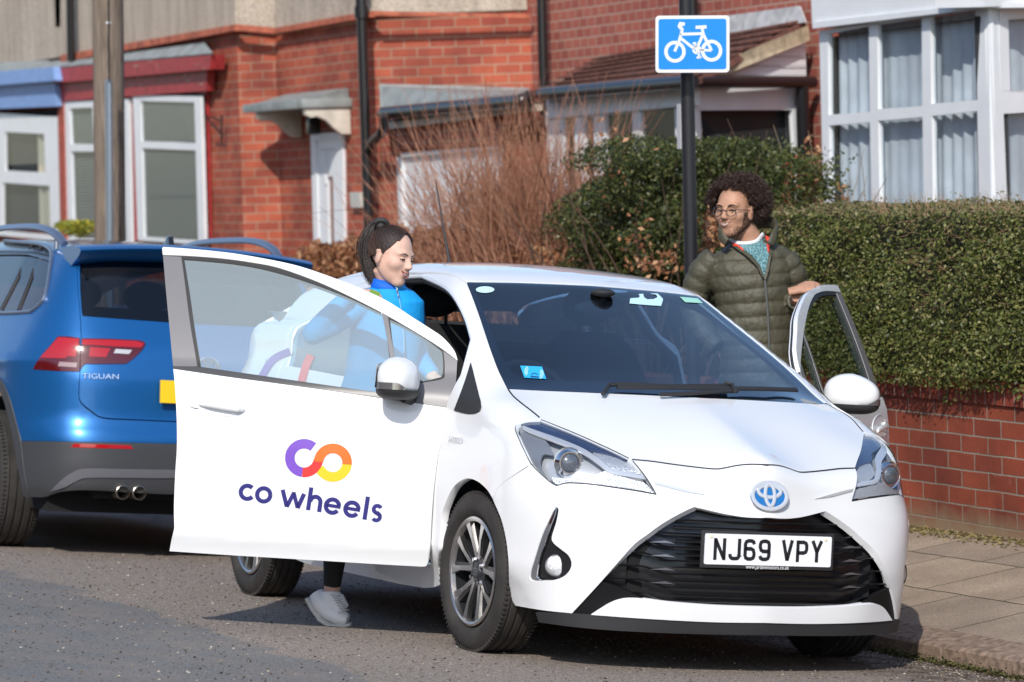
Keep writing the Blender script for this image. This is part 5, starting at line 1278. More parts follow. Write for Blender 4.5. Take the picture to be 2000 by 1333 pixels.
# porch
def Ys(px): return 5.0+(px-1352)/(1588-1352)*1.22
panel('roof', [(1056, 182), (1352, 157), (1566, 42), (1172, 116)], [4.85, 4.85, 6.2, 6.2], M_tile, h3, .05)
b_ = MB(); A_, B_, C_, D_ = P4([(1056, 182), (1352, 157), (1566, 42), (1172, 116)], [4.85, 4.85, 6.2, 6.2]); nn = (B_-A_).cross(D_-A_).normalized(); nn = nn if nn.z > 0 else -nn
for i in range(7):
    t = (i+.0)/7; t2 = t+.155; p = [A_.lerp(D_, t), B_.lerp(C_, t), B_.lerp(C_, t2), A_.lerp(D_, t2)]
    b_.slab([p[0]+nn*.045, p[1]+nn*.045, p[2]+nn*.012, p[3]+nn*.012], -nn*.02)
b_.build('tile_courses', M_tile, h3, weld=False)
panel('lead_flashing', [(1400, 34), (1560, 12), (1572, 44), (1412, 66)], [6.18, 6.18, 6.15, 6.15], mat('pale_lead', (.42, .42, .42), .6, noise=(10, .3)), h3, .02)
panel('verge_board', [(1350, 146), (1430, 112), (1578, 50), (1580, 66), (1432, 127), (1352, 158)], [Ys(1352)-.06, Ys(1430)-.06, Ys(1578)-.06, Ys(1580)-.06, Ys(1432)-.06, Ys(1352)-.06], mat('aged_cream', (.44, .37, .25), .7, noise=(16, .3)), h3, .05)
pts = [at(x, y, Ys(x)-.01) for x, y in [(1358, 157), (1432, 127), (1573, 68), (1575, 158)]]; c_ = MB(); c_.slab(pts, Vector((-.05, .02, 0))); c_.build('gable_cladding', M_upvc, h3)
b_ = MB()
for i in range(5):
    y = 74+i*18; xl_ = 1566-(y-70)*2.35
    p = [at(x, yy, Ys(x)-.018) for x, yy in [(max(xl_, 1362), y), (1574, y), (1574, y+1.2), (max(xl_, 1362), y+1.2)]]; b_.slab(p, Vector((.006, -.003, 0)))
b_.build('cladding_joint', mat('joint_grey', (.4, .4, .42), .6), h3, weld=False)
pipe('gutter', [at(1058, 184, 4.80), at(1354, 160, 4.80)], .05, h3); pipe('gutter', [at(1350, 160, 4.88), at(1588, 161, Ys(1588)-.08)], .045, h3)
pipe('drainpipe', [at(1566, 165, Ys(1566)-.08), at(1570, 300, Ys(1570)-.08), at(1573, 470, Ys(1573)-.08)], .05, h3)
panel('fascia', [(1066, 196), (1352, 170), (1352, 206), (1066, 232)], 4.94, M_upvc, h3, .06)
window(h3, [(1066, 226), (1352, 200), (1358, 470), (1072, 470)], [[(1100, 232), (1122, 230), (1126, 460), (1104, 460)], [(1140, 232), (1158, 230), (1164, 460), (1146, 460)], [(1182, 228), (1235, 224), (1240, 460), (1188, 460)], [(1252, 222), (1318, 216), (1323, 460), (1257, 460)]], 4.97, rec=.12)
window(h3, [(1352, 172), (1560, 172), (1566, 470), (1356, 470)], [[(1365, 216), (1545, 214), (1550, 462), (1369, 462)]], lambda x: Ys(x)-.03, rec=.08)
# --- right-hand house with the big white bay
h4 = empty('terraced_house', at(1800, 400, 5.6), label='house with a large white bay window and net curtains above the hedge on the right', cat='house')
wallq('wall', [(1596, 6.26), (2300, 6.26)], -140, 640, M_bk, h4)
def Yb(px): return 5.2 if px < 1930 else 5.2+(px-1930)/130*.62
panel('bay_fascia', [(1582, -40), (1922, -70), (1922, 14), (1587, 56)], 5.15, M_upvc, h4, .5)
panel('bay_fascia', [(1922, -70), (2080, -60), (2080, 6), (1922, 14)], [5.10, 5.80, 5.80, 5.10], M_upvc, h4, .4)
panel('bay_fascia_lip', [(1586, 44), (1923, 6), (1923, 16), (1588, 56)], 5.13, M_upvc, h4, .4)
nets = [('net', [(1612, 60), (1926, 18), (1932, 470), (1618, 470)], .10)]
window(h4, [(1600, 60), (1930, 17), (1940, 470), (1612, 470)], [[(1617, 67), (1697, 54), (1700, 221), (1619, 225)], [(1713, 52), (1800, 40), (1803, 212), (1716, 216)], [(1817, 37), (1906, 26), (1910, 203), (1820, 208)],
       [(1620, 246), (1700, 241), (1706, 465), (1625, 465)], [(1716, 239), (1803, 233), (1808, 465), (1722, 465)], [(1821, 232), (1910, 224), (1916, 465), (1826, 465)]], 5.2, rec=.17, curtains=nets)
window(h4, [(1930, 14), (2080, 10), (2090, 470), (1940, 470)], [[(1968, 41), (2070, 38), (2074, 182), (1970, 183)], [(1956, 224), (2076, 222), (2082, 462), (1962, 462)]], Yb, rec=.13, curtains=[('net', [(1945, 36), (2076, 36), (2084, 466), (1950, 466)], .07)])
c_ = MB()
for k in (0, 1):
    p = [at(x, y, Yb(x)-.02) for x, y in [(1944, 176), (2080, 176), (2080, 206), (1944, 206)]]; c_.slab(p, Vector((-.02, .02, 0)))
c_.build('transom', M_upvc, h4, bevel=.01, weld=False)
# ------------------------------------------------------------------ cycle sign post
pw = at(1352, 500, 2.25)
sp = empty('sign_post', (pw.x, pw.y, .1), label='black steel post carrying the blue bicycle sign behind the curly-haired man', cat='sign post')
def pyat(px, py): return at(px, py, 2.25)
t0, t1 = pyat(1337.5, -80), pyat(1350, 520); d_ = (t1-t0).normalized()
foot = t1+d_*((t1.z-.1)/-d_.z)
c_ = MB(); c_.tube([t0, t1, foot], .036, 20); c_.build('pole', mat('post_black', (.016, .016, .019), .42), sp, smooth=True)
c_ = MB(); q = [pyat(*v) for v in ((1335, 203), (1341, 203), (1342, 291), (1336, 291))]; c_.slab([v+Vector((-.005, -.038, 0)) for v in q], (.0, .01, 0)); c_.build('torn_sticker', mat('sticker_grey', (.45, .45, .47), .6), sp)
def sgn(px, py, d=0.): return at(px, py, 2.19)+Vector((.010, -.02, 0))*d
ctr = at(1352.5, 86, 2.19)
uu = (at(1425, 84, 2.19)-at(1280, 88, 2.19)); vdir = Vector((CU@RW.T))
# plate facing the camera side of the street
nrm = Vector((.80, -.60, 0)).normalized(); ux = Vector((0, 0, 1)).cross(nrm).normalized(); uz = Vector((0, 0, 1))
def onpl(px, py, d=0.):
    r_ = Vector(ray(px, py)@RW.T); t = (ctr-Vector(CW)).dot(nrm)/r_.dot(nrm); return Vector(CW)+r_*t+nrm*d
def rrect(x0, y0, x1, y1, r_, n=5, tl=(0, 0)):
    o = []
    for cx, cy, a0 in ((x1-r_, y0+r_, -90), (x1-r_, y1-r_, 0), (x0+r_, y1-r_, 90), (x0+r_, y0+r_, 180)):
        o += [(cx+r_*cos(radians(a0+k*90/n)), cy+r_*sin(radians(a0+k*90/n))) for k in range(n+1)]
    return o
def skew(P): return [(x, y+(x-1352)*-.006+0) for x, y in P]
spl = MB(); P = skew(rrect(1280.5, 31, 1424.5, 142, 7)); spl.slab([onpl(*p) for p in P], -nrm*.006); so_ = spl.build('sign_plate', mat('sign_white', (.80, .82, .84), .4), sp)
spl = MB(); P = skew(rrect(1286, 37, 1419, 136, 5)); spl.slab([onpl(*p, .0015) for p in P], -nrm*.001); spl.build('sign_face', mat('sign_blue', (.005, .23, .80), .35), so_)
bk = MB(); fb = lambda A: np.array([tuple(onpl(a, b, .003)) for a, b in A])
for pts, w in ((arc(1318.5, 101.5, 17.6, 0, 360, 40, 18), 6.2), (arc(1390, 99.5, 17.6, 0, 360, 40, 18), 6.2), ([(1318, 101), (1327, 79), (1333, 58)], 5), ([(1333.5, 60), (1326.5, 50.5), (1328.5, 47.5), (1337.5, 47.5)], 6), ([(1328, 67.5), (1372, 66)], 5), ([(1328, 74), (1358, 97)], 5), ([(1361, 96), (1374, 66), (1371, 55)], 5), ([(1359, 54), (1380, 53)], 6), ([(1374, 68), (1390, 99)], 5), ([(1362, 98), (1390, 99)], 4.5), (arc(1361, 97.5, 6.5, 0, 360, 20), 4), ([(1357, 88), (1365, 107), (1367, 113)], 3.6), ([(1353, 85.5), (1360, 84.5)], 3.4), ([(1361, 113), (1370, 112)], 3.6)):
    ribbon(bk, fb, pts, w)
bk.build('bicycle_symbol', mat('symbol_white', (.82, .84, .86), .4), so_, weld=False)
for z_ in (52, 122):
    c_ = MB(); a = at(1338+z_*.02, z_, 2.25); c_.lathe([(.039, .015), (.041, .015), (.041, -.015), (.039, -.015)], c=a, n=20); c_.build('sign_clip', M_gun, sp, smooth=True)
# ------------------------------------------------------------------ timber pole
tp_ = at(215, 440, 1.55); tf = empty('timber_pole', (tp_.x, tp_.y, 0), label='weathered timber telegraph pole with a galvanised cable guard on the left', cat='pole')
def woodm():
    m, N, L, b = nodes('weathered_timber'); tc = N.new('ShaderNodeTexCoord'); mp = N.new('ShaderNodeMapping'); mp.inputs['Scale'].default_value = (30, 30, .8); L.new(tc.outputs['Object'], mp.inputs[0])
    f = noise(N, L, mp.outputs[0], 1.5, 6, .7); c = ramp(N, L, f, [(.3, (.08, .06, .045)), (.5, (.19, .145, .11)), (.75, (.30, .24, .19))]); L.new(c, b.inputs['Base Color']); b.inputs['Roughness'].default_value = .9; bumpn(N, L, f, b, .6, .01); return m
c_ = MB(); c_.tube([at(209.5, -90, 1.55), at(212, 100, 1.55), at(215, 460, 1.55), at(218, 900, 1.55)], [.112, .113, .115, .12], 24); c_.build('pole', woodm(), tf, smooth=True)
c_ = MB(); a, b_ = at(212, 156, 1.44), at(215.5, 640, 1.44); c_.tube([a, b_], [(.040, .026)]*2, 12, up=(1, 0, 0)); c_.build('cable_guard', mat('galvanised', (.42, .50, .58), .35, metal=.7), tf, smooth=True)
c_ = MB(); c_.tube([at(212, -90, 1.43), at(213, 160, 1.43)], .007, 6); c_.build('cable', M_pipe, tf, smooth=True)
for (x, y), (w, h), cc in (((186.5, 279), (3.5, 9), (.75, .55, .02)), ((189.5, 302), (5.5, 5.5), (.75, .27, .01)), ((186.5, 322), (4, 8), (.7, .7, .7)), ((185, 342), (3, 11), (.35, .25, .55))):
    p = at(x, y, 1.46); c_ = MB(); k = 4.45e-3; c_.box(p+Vector((0, .0, 0)), (w*2*k, .006, h*2*k), Matrix.Rotation(radians(-28), 3, 'Z')); c_.build('pole_tag', mat('tag%d' % x, cc, .5), tf)
c_ = MB(); 
for dx in (-.03, .0, .03): c_.ell(at(212, 45, 1.44)+Vector((dx, 0, 0)), (.010, .01, .010), None, 8, 6)
c_.build('pole_nails', M_plate, tf, weld=False)
# ================================================================== planting
def leafcloud(name, pts, size, m, parent, aspect=.55, nrm=None, seed=1, droop=0.):
    """one quad leaf (two triangles folded) per point"""
    r = np.random.default_rng(seed); n = len(pts); a = r.normal(size=(n, 3)); 
    if nrm is not None: a = a*.75+nrm*1.0
    a /= np.linalg.norm(a, axis=1, keepdims=True)
    b = r.normal(size=(n, 3)); b -= (b*a).sum(1, keepdims=True)*a; b /= np.linalg.norm(b, axis=1, keepdims=True); c = np.cross(a, b)
    s = (size[0]+(size[1]-size[0])*r.random((n, 1))); fold = a*s*.25
    V = np.stack([pts-b*s, pts-c*s*aspect+fold, pts+b*s, pts+c*s*aspect+fold], 1).reshape(-1, 3)
    me = bpy.data.meshes.new(name); Mi = np.array(wm(parent).inverted()) if parent is not None else np.eye(4); V = V@Mi[:3, :3].T+Mi[:3, 3]
    F = np.arange(n*4).reshape(n, 4)
    me.vertices.add(len(V)); me.vertices.foreach_set('co', V.ravel()); me.loops.add(n*4); me.loops.foreach_set('vertex_index', F.ravel()); me.polygons.add(n)
    me.polygons.foreach_set('loop_start', np.arange(n)*4); me.polygons.foreach_set('loop_total', np.full(n, 4)); me.update(calc_edges=True); me.materials.append(m)
    o = bpy.data.objects.new(name, me); link(o, parent); return o
def lump(P, f, seed, amp):
    """smooth pseudo-noise from sines"""
    r = np.random.default_rng(seed); s = 0
    for k in range(7):
        d = r.normal(size=3)*f*(.6+.35*k); s = s+np.sin(P@d+r.random()*6.28)/(1+.45*k)
    return s*amp/3
LEAFG = leafmat('hedge_leaf', [(.045, .058, .014), (.085, .110, .024), (.135, .160, .034), (.20, .21, .055), (.30, .27, .11)], .5, .3)
LEAFT = leafmat('hedge_top_leaf', [(.07, .085, .022), (.14, .15, .045), (.22, .19, .08), (.28, .20, .11)], .6, .25)
TWIG = mat('hedge_twig', (.26, .16, .09), .85)
def twigs(name, starts, dirs, L, r0, m, parent, seg=4, wob=.12, seed=3, n=4):
    R_ = random.Random(seed); b = MB()
    for s, d in zip(starts, dirs):
        p = Vector(s); d = Vector(d).normalized(); pts = [p.copy()]; l = L*R_.uniform(.5, 1.15)
        for k in range(seg): d = (d+Vector((R_.gauss(0, wob), R_.gauss(0, wob), R_.gauss(0, wob)))).normalized(); p = p+d*l/seg; pts.append(p.copy())
        b.tube(pts, [r0*(1-.75*k/seg) for k in range(seg+1)], n, cap=False)
    return b.build(name, m, parent, smooth=True, weld=False)
# --- clipped hedge on the wall: y from 2.5 to 3.5, top about 1.68, running out of frame to the right
HX0 = at(1522, 500, 2.7).x
hroot = empty('clipped_hedge', (-1, 2.9, .84), label='clipped green hedge growing over the low brick wall on the right', cat='hedge')
def hedge_pts(n, seed, which):
    r = np.random.default_rng(seed); x = HX0+(5.5-HX0)*r.random(n)**1.0
    if which == 'face':
        z = .80+.82*r.random(n); y = 2.47+.05*np.abs(r.normal(size=n))+.08*((z-.8)/.9)**2
        P = np.stack([x, y, z], 1); P[:, 1] += lump(P, 3.2, 5, .085)+lump(P, 11, 6, .04)+.08*(z < .86)*r.random(n)
        N = np.tile([.2, -1., .25], (n, 1))
    elif which == 'top':
        y = 2.52+1.1*r.random(n); z = 1.64-.06*r.random(n)**2+.05*(r.random(n) > .97)*r.random(n)+0*y; P = np.stack([x, y, z], 1); P[:, 2] += lump(P*[1, 1, 0], 2.6, 8, .05)+lump(P, 12, 9, .02)
        N = np.tile([0, -.35, 1.], (n, 1))
    else:
        z = .72+.92*r.random(n); y = 2.55+.9*r.random(n); P = np.stack([HX0+.02+.08*np.abs(r.normal(size=n)), y, z], 1); P[:, 0] -= lump(P, 4, 11, .06); N = np.tile([-1., -.3, .2], (n, 1))
    return P, N
P, N = hedge_pts(105000, 1, 'face'); 
# bare brown patches where the twigs show
k_ = lump(P*[1, 1, 1.3], 2.4, 31, 1.0)+lump(P, 7., 32, .7)+(P[:, 2]-1.2)*.5; keep = (k_ < .5) | (rng.random(len(P)) < .42); P, N = P[keep], N[keep]
leafcloud('foliage', P, (.007, .014), LEAFG, hroot, nrm=N*.7, seed=2)
P, N = hedge_pts(30000, 3, 'top'); leafcloud('clipped_top', P, (.008, .015), LEAFT, hroot, nrm=N, seed=4)
P, N = hedge_pts(9000, 5, 'end'); leafcloud('foliage_end', P, (.009, .017), LEAFG, hroot, nrm=N, seed=6)
core = MB(); core.slab([(HX0+.10, 2.58, .80), (5.5, 2.58, .80), (5.5, 2.66, 1.60), (HX0+.10, 2.66, 1.60)], (0, .9, 0)); core.build('hedge_core_shade', mat('hedge_shade', (.020, .022, .008), .95, noise=(30, .5)), hroot)  # near-black solid core, coloured as the shade inside the hedge
r_ = np.random.default_rng(9); n = 2600; X_ = HX0+.05+(4.5-HX0)*r_.random(n); Z_ = .85+.78*r_.random(n)
S_ = [(x, 2.60, z) for x, z in zip(X_, Z_)]; D_ = [(r_.normal()*.6, -1+r_.normal()*.3, .5+r_.normal()*.5) for _ in range(n)]
twigs('twigs', S_, D_, .13, .0022, TWIG, hroot, seg=3, wob=.3, n=3)
n = 700; S_ = [(HX0+(4.5-HX0)*r_.random(), 2.55+.9*r_.random()**1.5, 1.60) for _ in range(n)]; D_ = [(r_.normal()*.3, r_.normal()*.3-.1, 1) for _ in range(n)]
twigs('clipped_twigs', S_, D_, .13, .0018, TWIG, hroot, seg=3, wob=.25, n=3)['kind'] = 'stuff'
# ivy tails over the coping
P = []
for x in np.arange(HX0, 5, .16):
    if random.random() < .75:
        L_ = random.uniform(.02, .16); P += [(x+random.gauss(0, .03), 2.54+random.gauss(0, .01)-.01, .86-L_*random.random()) for _ in range(int(L_*150))]
leafcloud('ivy_tails', np.array(P), (.009, .018), LEAFG, hroot, nrm=np.tile([.2, -1, .1], (len(P), 1)), seed=12)['kind'] = 'stuff'
# --- dark evergreen shrub left of the sign post
def crown(cx, cz, rx, rz, y, n, seed, m, parent, size=(.010, .020), name='foliage', ry=.5, holes=.8, f=6, jag=.22):
    r = np.random.default_rng(seed); d = r.normal(size=(n, 3)); d /= np.linalg.norm(d, axis=1, keepdims=True)
    rad = (.62+.42*r.random((n, 1))**.5); rad = rad*(1+lump(d, 3.0, seed+1, jag)[:, None]+lump(d, 8.0, seed+2, jag*.5)[:, None])
    P = np.array([cx, y, cz])+d*rad*[rx, ry, rz]; k = lump(P, f, seed+3, 1.)
    P = P[(k < .35) | (r.random(len(P)) > holes)]
    return leafcloud(name, P, size, m, parent, nrm=None, seed=seed+4)
YS = 3.0
def cw(px, py, Y=YS): return at(px, py, Y)
sroot = empty('evergreen_shrub', (cw(1230, 520).x, YS, .2), label='dark evergreen shrub with tiny leaves rising left of the sign post', cat='shrub')
LEAFD = leafmat('dark_leaf', [(.022, .034, .010), (.050, .070, .018), (.090, .110, .030), (.17, .16, .05)], .45, .25)
k = 1/ (FPX/16.6)
for (px, py, wx, hy, n, sd) in ((1245, 480, 135, 125, 22000, 11), (1200, 395, 80, 85, 9000, 21), (1290, 345, 90, 80, 11000, 31), (1235, 300, 55, 55, 4200, 41), (1310, 290, 45, 45, 3200, 45), (1340, 450, 80, 105, 9000, 51), (1160, 560, 110, 80, 12000, 61), (1160, 440, 45, 60, 2600, 65)):
    c = cw(px, py); crown(c.x+.05, c.z-.03, wx*k/.52*.80, hy*k*.95, YS+.1, n, sd, LEAFD, sroot, (.008, .016), jag=.42)
S_ = [(cw(1230, 560).x+random.gauss(0, .35), YS+random.gauss(0, .15), .4) for _ in range(110)]; D_ = [(random.gauss(.05, .35), random.gauss(0, .15), 1) for _ in range(110)]
twigs('stems', S_, D_, 1.5, .010, mat('shrub_stem', (.10, .06, .04), .9), sroot, seg=6, wob=.13)
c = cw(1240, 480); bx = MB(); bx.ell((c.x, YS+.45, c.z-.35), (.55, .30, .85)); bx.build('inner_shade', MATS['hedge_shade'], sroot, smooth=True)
# sparse feathery tops right of the post
s2 = empty('feathery_shrub', (cw(1440, 400).x, YS+.6, .2), label='loose green shrub right of the sign post in front of the porch glass', cat='shrub')
LEAFO = leafmat('olive_leaf', [(.03, .045, .012), (.07, .09, .02), (.13, .14, .03)], .5, .3)
for (px, py, wx, hy, n, sd) in ((1420, 330, 70, 60, 4200, 71), (1480, 370, 70, 80, 4600, 81), (1400, 420, 70, 80, 5200, 91), (1530, 360, 45, 70, 1700, 95), (1440, 480, 110, 80, 7000, 97)):
    c = cw(px, py, YS+.6); crown(c.x, c.z, wx*k*1.05/.52*.9, hy*k*1.05, YS+.6, n, sd, LEAFO, s2, (.009, .018), jag=.45, holes=.7)
S_ = [(cw(1455, 560, YS+.6).x+random.gauss(0, .3), YS+.6+random.gauss(0, .12), .5) for _ in range(60)]; D_ = [(random.gauss(.0, .3), random.gauss(0, .15), 1) for _ in range(60)]
twigs('stems', S_, D_, 1.5, .007, MATS['shrub_stem'], s2, seg=6, wob=.14)
# --- bare reddish twiggy bush
tw = empty('bare_twig_bush', (cw(1010, 520).x, YS+.4, .2), label='bare bush of thin reddish twigs between the garage and the evergreen shrub', cat='bush')
M_rt = leafmat('red_twig', [(.15, .055, .030), (.25, .10, .055), (.38, .20, .12)], .75, 0)
n = 1900; cx = cw(1035, 560, YS+.4).x; S_ = []; D_ = []
for i in range(n):
    a = random.gauss(-.10, .46); sx = random.gauss(0, .35); S_.append((cx+sx, YS+.4+random.gauss(0, .22), .55+random.random()*.45)); D_.append((a*.95+sx*.30, random.gauss(0, .22), 1.0+random.random()*.2))
twigs('twigs', S_, D_, 1.5, .0044, M_rt, tw, seg=7, wob=.13, seed=5, n=3)
S_ = []; D_ = []
for i in range(900):
    S_.append((cx+random.gauss(-.1, .55), YS+.4+random.gauss(0, .25), .9+random.random()*.75)); D_.append((random.gauss(-.25, .8), random.gauss(0, .4), random.uniform(.1, 1)))
twigs('side_twigs', S_, D_, .55, .0028, M_rt, tw, seg=4, wob=.2, seed=6, n=3)
# --- beech hedge keeping its copper leaves
bh = empty('copper_beech_hedge', (cw(760, 520).x, YS, .2), label='beech hedge holding dry copper-brown leaves behind the woman', cat='hedge')
LEAFB = leafmat('copper_leaf', [(.14, .045, .02), (.30, .12, .05), (.46, .22, .10), (.62, .36, .20)], .6, .3)
r_ = np.random.default_rng(77); n = 15000; px = 560+r_.random(n)*560; 
topy = np.interp(px, [560, 600, 640, 700, 760, 830, 900, 960, 1060, 1120], [497, 480, 468, 462, 452, 440, 446, 470, 480, 500])
py = topy+np.abs(r_.normal(size=n))*48+r_.random(n)*25+6*np.sin(px*.07)+5*np.sin(px*.19)
Yb_ = YS+.1+.35*r_.random(n); P = np.array([hitw(a, b, 1, c) for a, b, c in zip(px, py, Yb_)])
leafcloud('foliage', P, (.018, .034), LEAFB, bh, aspect=.5, seed=78)
S_ = [(cw(600+random.random()*500, 560).x, YS+.3, .5) for _ in range(300)]; D_ = [(random.gauss(0, .3), random.gauss(0, .1), 1) for _ in range(300)]
twigs('stems', S_, D_, .75, .005, MATS['shrub_stem'], bh, seg=5, wob=.12, seed=8)
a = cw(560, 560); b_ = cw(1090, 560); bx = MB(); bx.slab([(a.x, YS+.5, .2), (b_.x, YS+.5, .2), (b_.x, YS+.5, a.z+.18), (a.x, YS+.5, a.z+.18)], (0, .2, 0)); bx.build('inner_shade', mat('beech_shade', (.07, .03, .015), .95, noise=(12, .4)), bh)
# copper leaves caught low in the evergreen, red leaves by the bay
def leafspots(lst, Y, sd, root, m, size):
    r = np.random.default_rng(sd); P = []
    for px, py, rx, ry, n in lst: P += [hitw(px+r.normal()*rx, py+r.normal()*ry, 1, Y+r.normal()*.06) for _ in range(n)]
    return leafcloud('autumn_leaves', np.array(P), size, m, root, seed=sd+1)
leafspots([(1290, 515, 26, 14, 90), (1392, 440, 10, 20, 130), (1385, 470, 9, 14, 60), (1245, 470, 18, 30, 50), (1180, 330, 40, 50, 40)], YS-.42, 61, sroot, LEAFB, (.014, .026))
rb = empty('red_leaf_bush', (cw(1560, 500).x, YS+.9, .2), label='thin bush with scarlet and copper leaves against the white porch corner', cat='bush')
LEAFR = leafmat('scarlet_leaf', [(.55, .035, .012), (.72, .09, .02), (.42, .10, .04)], .5, .3)
leafspots([(1537, 385, 5, 32, 130), (1522, 410, 9, 14, 70), (1546, 350, 5, 20, 50)], YS+.9, 62, rb, LEAFR, (.012, .024))
leafspots([(1575, 365, 10, 32, 170), (1560, 400, 15, 12, 110), (1594, 300, 8, 14, 22), (1640, 375, 12, 10, 16)], YS+.9, 64, rb, LEAFB, (.013, .026))
S_ = [(cw(1565, 560, YS+.9).x+random.gauss(0, .18), YS+.9+random.gauss(0, .1), .6) for _ in range(70)]; D_ = [(random.gauss(.0, .17), random.gauss(0, .1), 1) for _ in range(70)]
twigs('stems', S_, D_, 1.35, .006, mat('pale_stem', (.26, .20, .13), .85), rb, seg=7, wob=.10, seed=9)
yb = empty('yellow_shrub', (at(150, 440, 3.3).x, 3.3, .1), label='small yellow-green shrub showing just above the blue car roof', cat='shrub')
r = np.random.default_rng(5); P = np.array([hitw(150+r.normal()*18, 440+abs(r.normal())*10-6, 1, 3.3+r.normal()*.1) for _ in range(900)]); leafcloud('foliage', P, (.02, .04), leafmat('yellow_leaf', [(.10, .14, .02), (.32, .34, .04), (.6, .5, .05)], .5, .3), yb, seed=6)
# ================================================================== blue estate 4x4 parked in front, seen from behind
ORG = np.array([-4.63, -.32, 0.])
def G2(P):
    x = P[..., 0]; y = np.abs(P[..., 1]); z = P[..., 2]
    xr = smi(z, [0, .25, .33, .45, .60, .64, .70, .90, 1.06, 1.12, 1.5, 1.7], [-.22, -.12, -.02, 0, 0, -.015, -.045, -.05, -.085, -.12, -.36, -.49], .02)
    r = x-(xr-.05*y*y-.75*y**7)
    ym = .915-.05*np.clip((x+.95)/.95, 0, 1.2)**2+.012*np.exp(-((z-.97)/.03)**2)
    s = y-(ym-smi(z, [.1, .25, .4, .55, .8, .97, 1.02, 1.08, 1.2, 1.5, 1.65], [.05, .02, 0, 0, .004, .012, .032, .06, .105, .235, .31], .02)-.05*np.clip(z-1.05, 0, 1)*np.clip((x+1.2)/1.2, 0, 1)*2)
    t = z-(1.655-.045*(x+1.9)**2-.09*y*y)
    f = (-4.3-x)
    return smax(smax(smax(r, s, .16), t, .09), smax(f, .18-z, .05), .08)
class SurfT(Surf):
    def cam(s, q, off=0.):
        q = np.asarray(q, float).reshape(-1, 2); return march(s.G, CAMC-ORG, ray(q[:, 0], q[:, 1]), s.t0, s.t1, off=off)
def build_suv():
    S = SurfT(G2, 15.5, 22)
    car = empty('estate_car', tuple(RW@ORG), RM, 'metallic blue tall family car seen from behind beyond the open white door', 'car')
    Mp, N, L, b = nodes('blue_metallic'); b.inputs['Base Color'].default_value = (.007, .12, .36, 1); b.inputs['Metallic'].default_value = .5; b.inputs['Roughness'].default_value = .38; b.inputs['Coat Weight'].default_value = .45; b.inputs['Coat Roughness'].default_value = .14
    M_clad = mat('cladding', (.045, .047, .052), .5, bump=(300, .15)); M_rail = mat('silver_rail', (.36, .39, .46), .35, metal=.9); M_tint = glassmat('privacy_glass', (.12, .15, .18), 1.7)
    def cl(zs):
        v = np.array(zs, float); O = np.stack([np.full(len(v), 1.2), np.zeros(len(v)), v], 1); P = march(G2, O, np.broadcast_to([-1., 0, 0], O.shape), .3, 3.5, 400); P[:, 1] = 0; return [tuple(q) for q in projc(P+ORG)]
    # tailgate with window opening
    gl_l = [(159, 499), (156.5, 520), (157, 560), (159.5, 600), (161.5, 617)]
    c1 = cl([1.50, 1.4, 1.3, 1.2, 1.135]); c2 = cl([1.60, 1.55, 1.5, 1.4, 1.3, 1.2, 1.1, 1.0, .9, .8, .72])
    gt, gb = c1[0], c1[-1]
    glass = path([gl_l, [(161.5, 617), (240, 623), (329, 629.5), (gb[0], 634)], [(gb[0], 634)]+[q for q in c1[::-1] if 506 < q[1] < 632]+[(gt[0], 505)], [(gt[0], 505), (300, 500), (220, 497), (159, 499)]], 8)
    lampI = path([[(160, 661), (216, 662), (269, 664.5)], [(269, 664.5), (280, 667), (284.5, 672)], [(284.5, 672), (278, 683), (262, 699), (246, 710.5)], [(246, 710.5), (200, 711), (166, 711)], [(166, 711), (161, 716), (157, 724)], [(157, 724), (158, 690), (160, 661)]], 5)
    lampO = path([[(113, 657), (135, 657.5), (156, 660.5)], [(156, 660.5), (157, 690), (154.5, 726)], [(154.5, 726), (110, 724.5), (64, 721.5)], [(64, 721.5), (70, 710), (82, 693), (97, 676), (113, 657)]], 5)
    tgl = [(153.5, 484), (151, 536), (153, 575), (156, 608), (158.5, 655)]
    tail = path([tgl, [(158.5, 655), (157.5, 690), (156, 726), (153.7, 772)], [(153.7, 772), (158.5, 786.4), (177.7, 803), (201.7, 816), (264, 820), (340, 823.5), (c2[-1][0], 826.5)], [(c2[-1][0], 826.5)]+[q for q in c2[::-1] if 486 < q[1] < 822]+[(c2[1][0], 484)], [(c2[1][0], 484), (280, 478), (200, 478), (153.5, 484)]], 8)
    patch('tailgate', S, tail, Mp, car, half=True, holes=[glass], step=12, gap=.8, rim=.03)
    patch('rear_window', S, glass, M_tint, car, half=True, step=16, off=.004, rim=0)
    # side and quarters
    win = path([[(-150, 462), (-60, 466), (0, 470.5), (72, 476.5), (96, 485)], [(96, 485), (101, 495), (98.5, 524), (90, 574.5), (79, 593.7), (60, 609)], [(60, 609), (0, 612), (-150, 612)], [(-150, 612), (-150, 462)]], 8)
    arch = [(-96, 1010), (-98, 900), (-80, 800), (-45, 735), (0, 716), (14, 735), (30, 790), (38, 830), (41, 866)]
    side = path([[(-300, 452), (-100, 456), (0, 459), (80, 462), (130, 470), (153, 482)], tgl[1:], [(158.5, 655), (157.5, 690), (156, 726), (153.5, 772)], [(153.5, 772), (158, 787.4), (177, 804), (201.7, 817.4), (264, 821), (340, 824.5)], [(340, 824.5), (340, 867.5), (144, 863.5), (41, 862)], arch[::-1][1:] , [(-96, 1010), (-300, 1000)], [(-300, 1000), (-300, 452)]], 10)
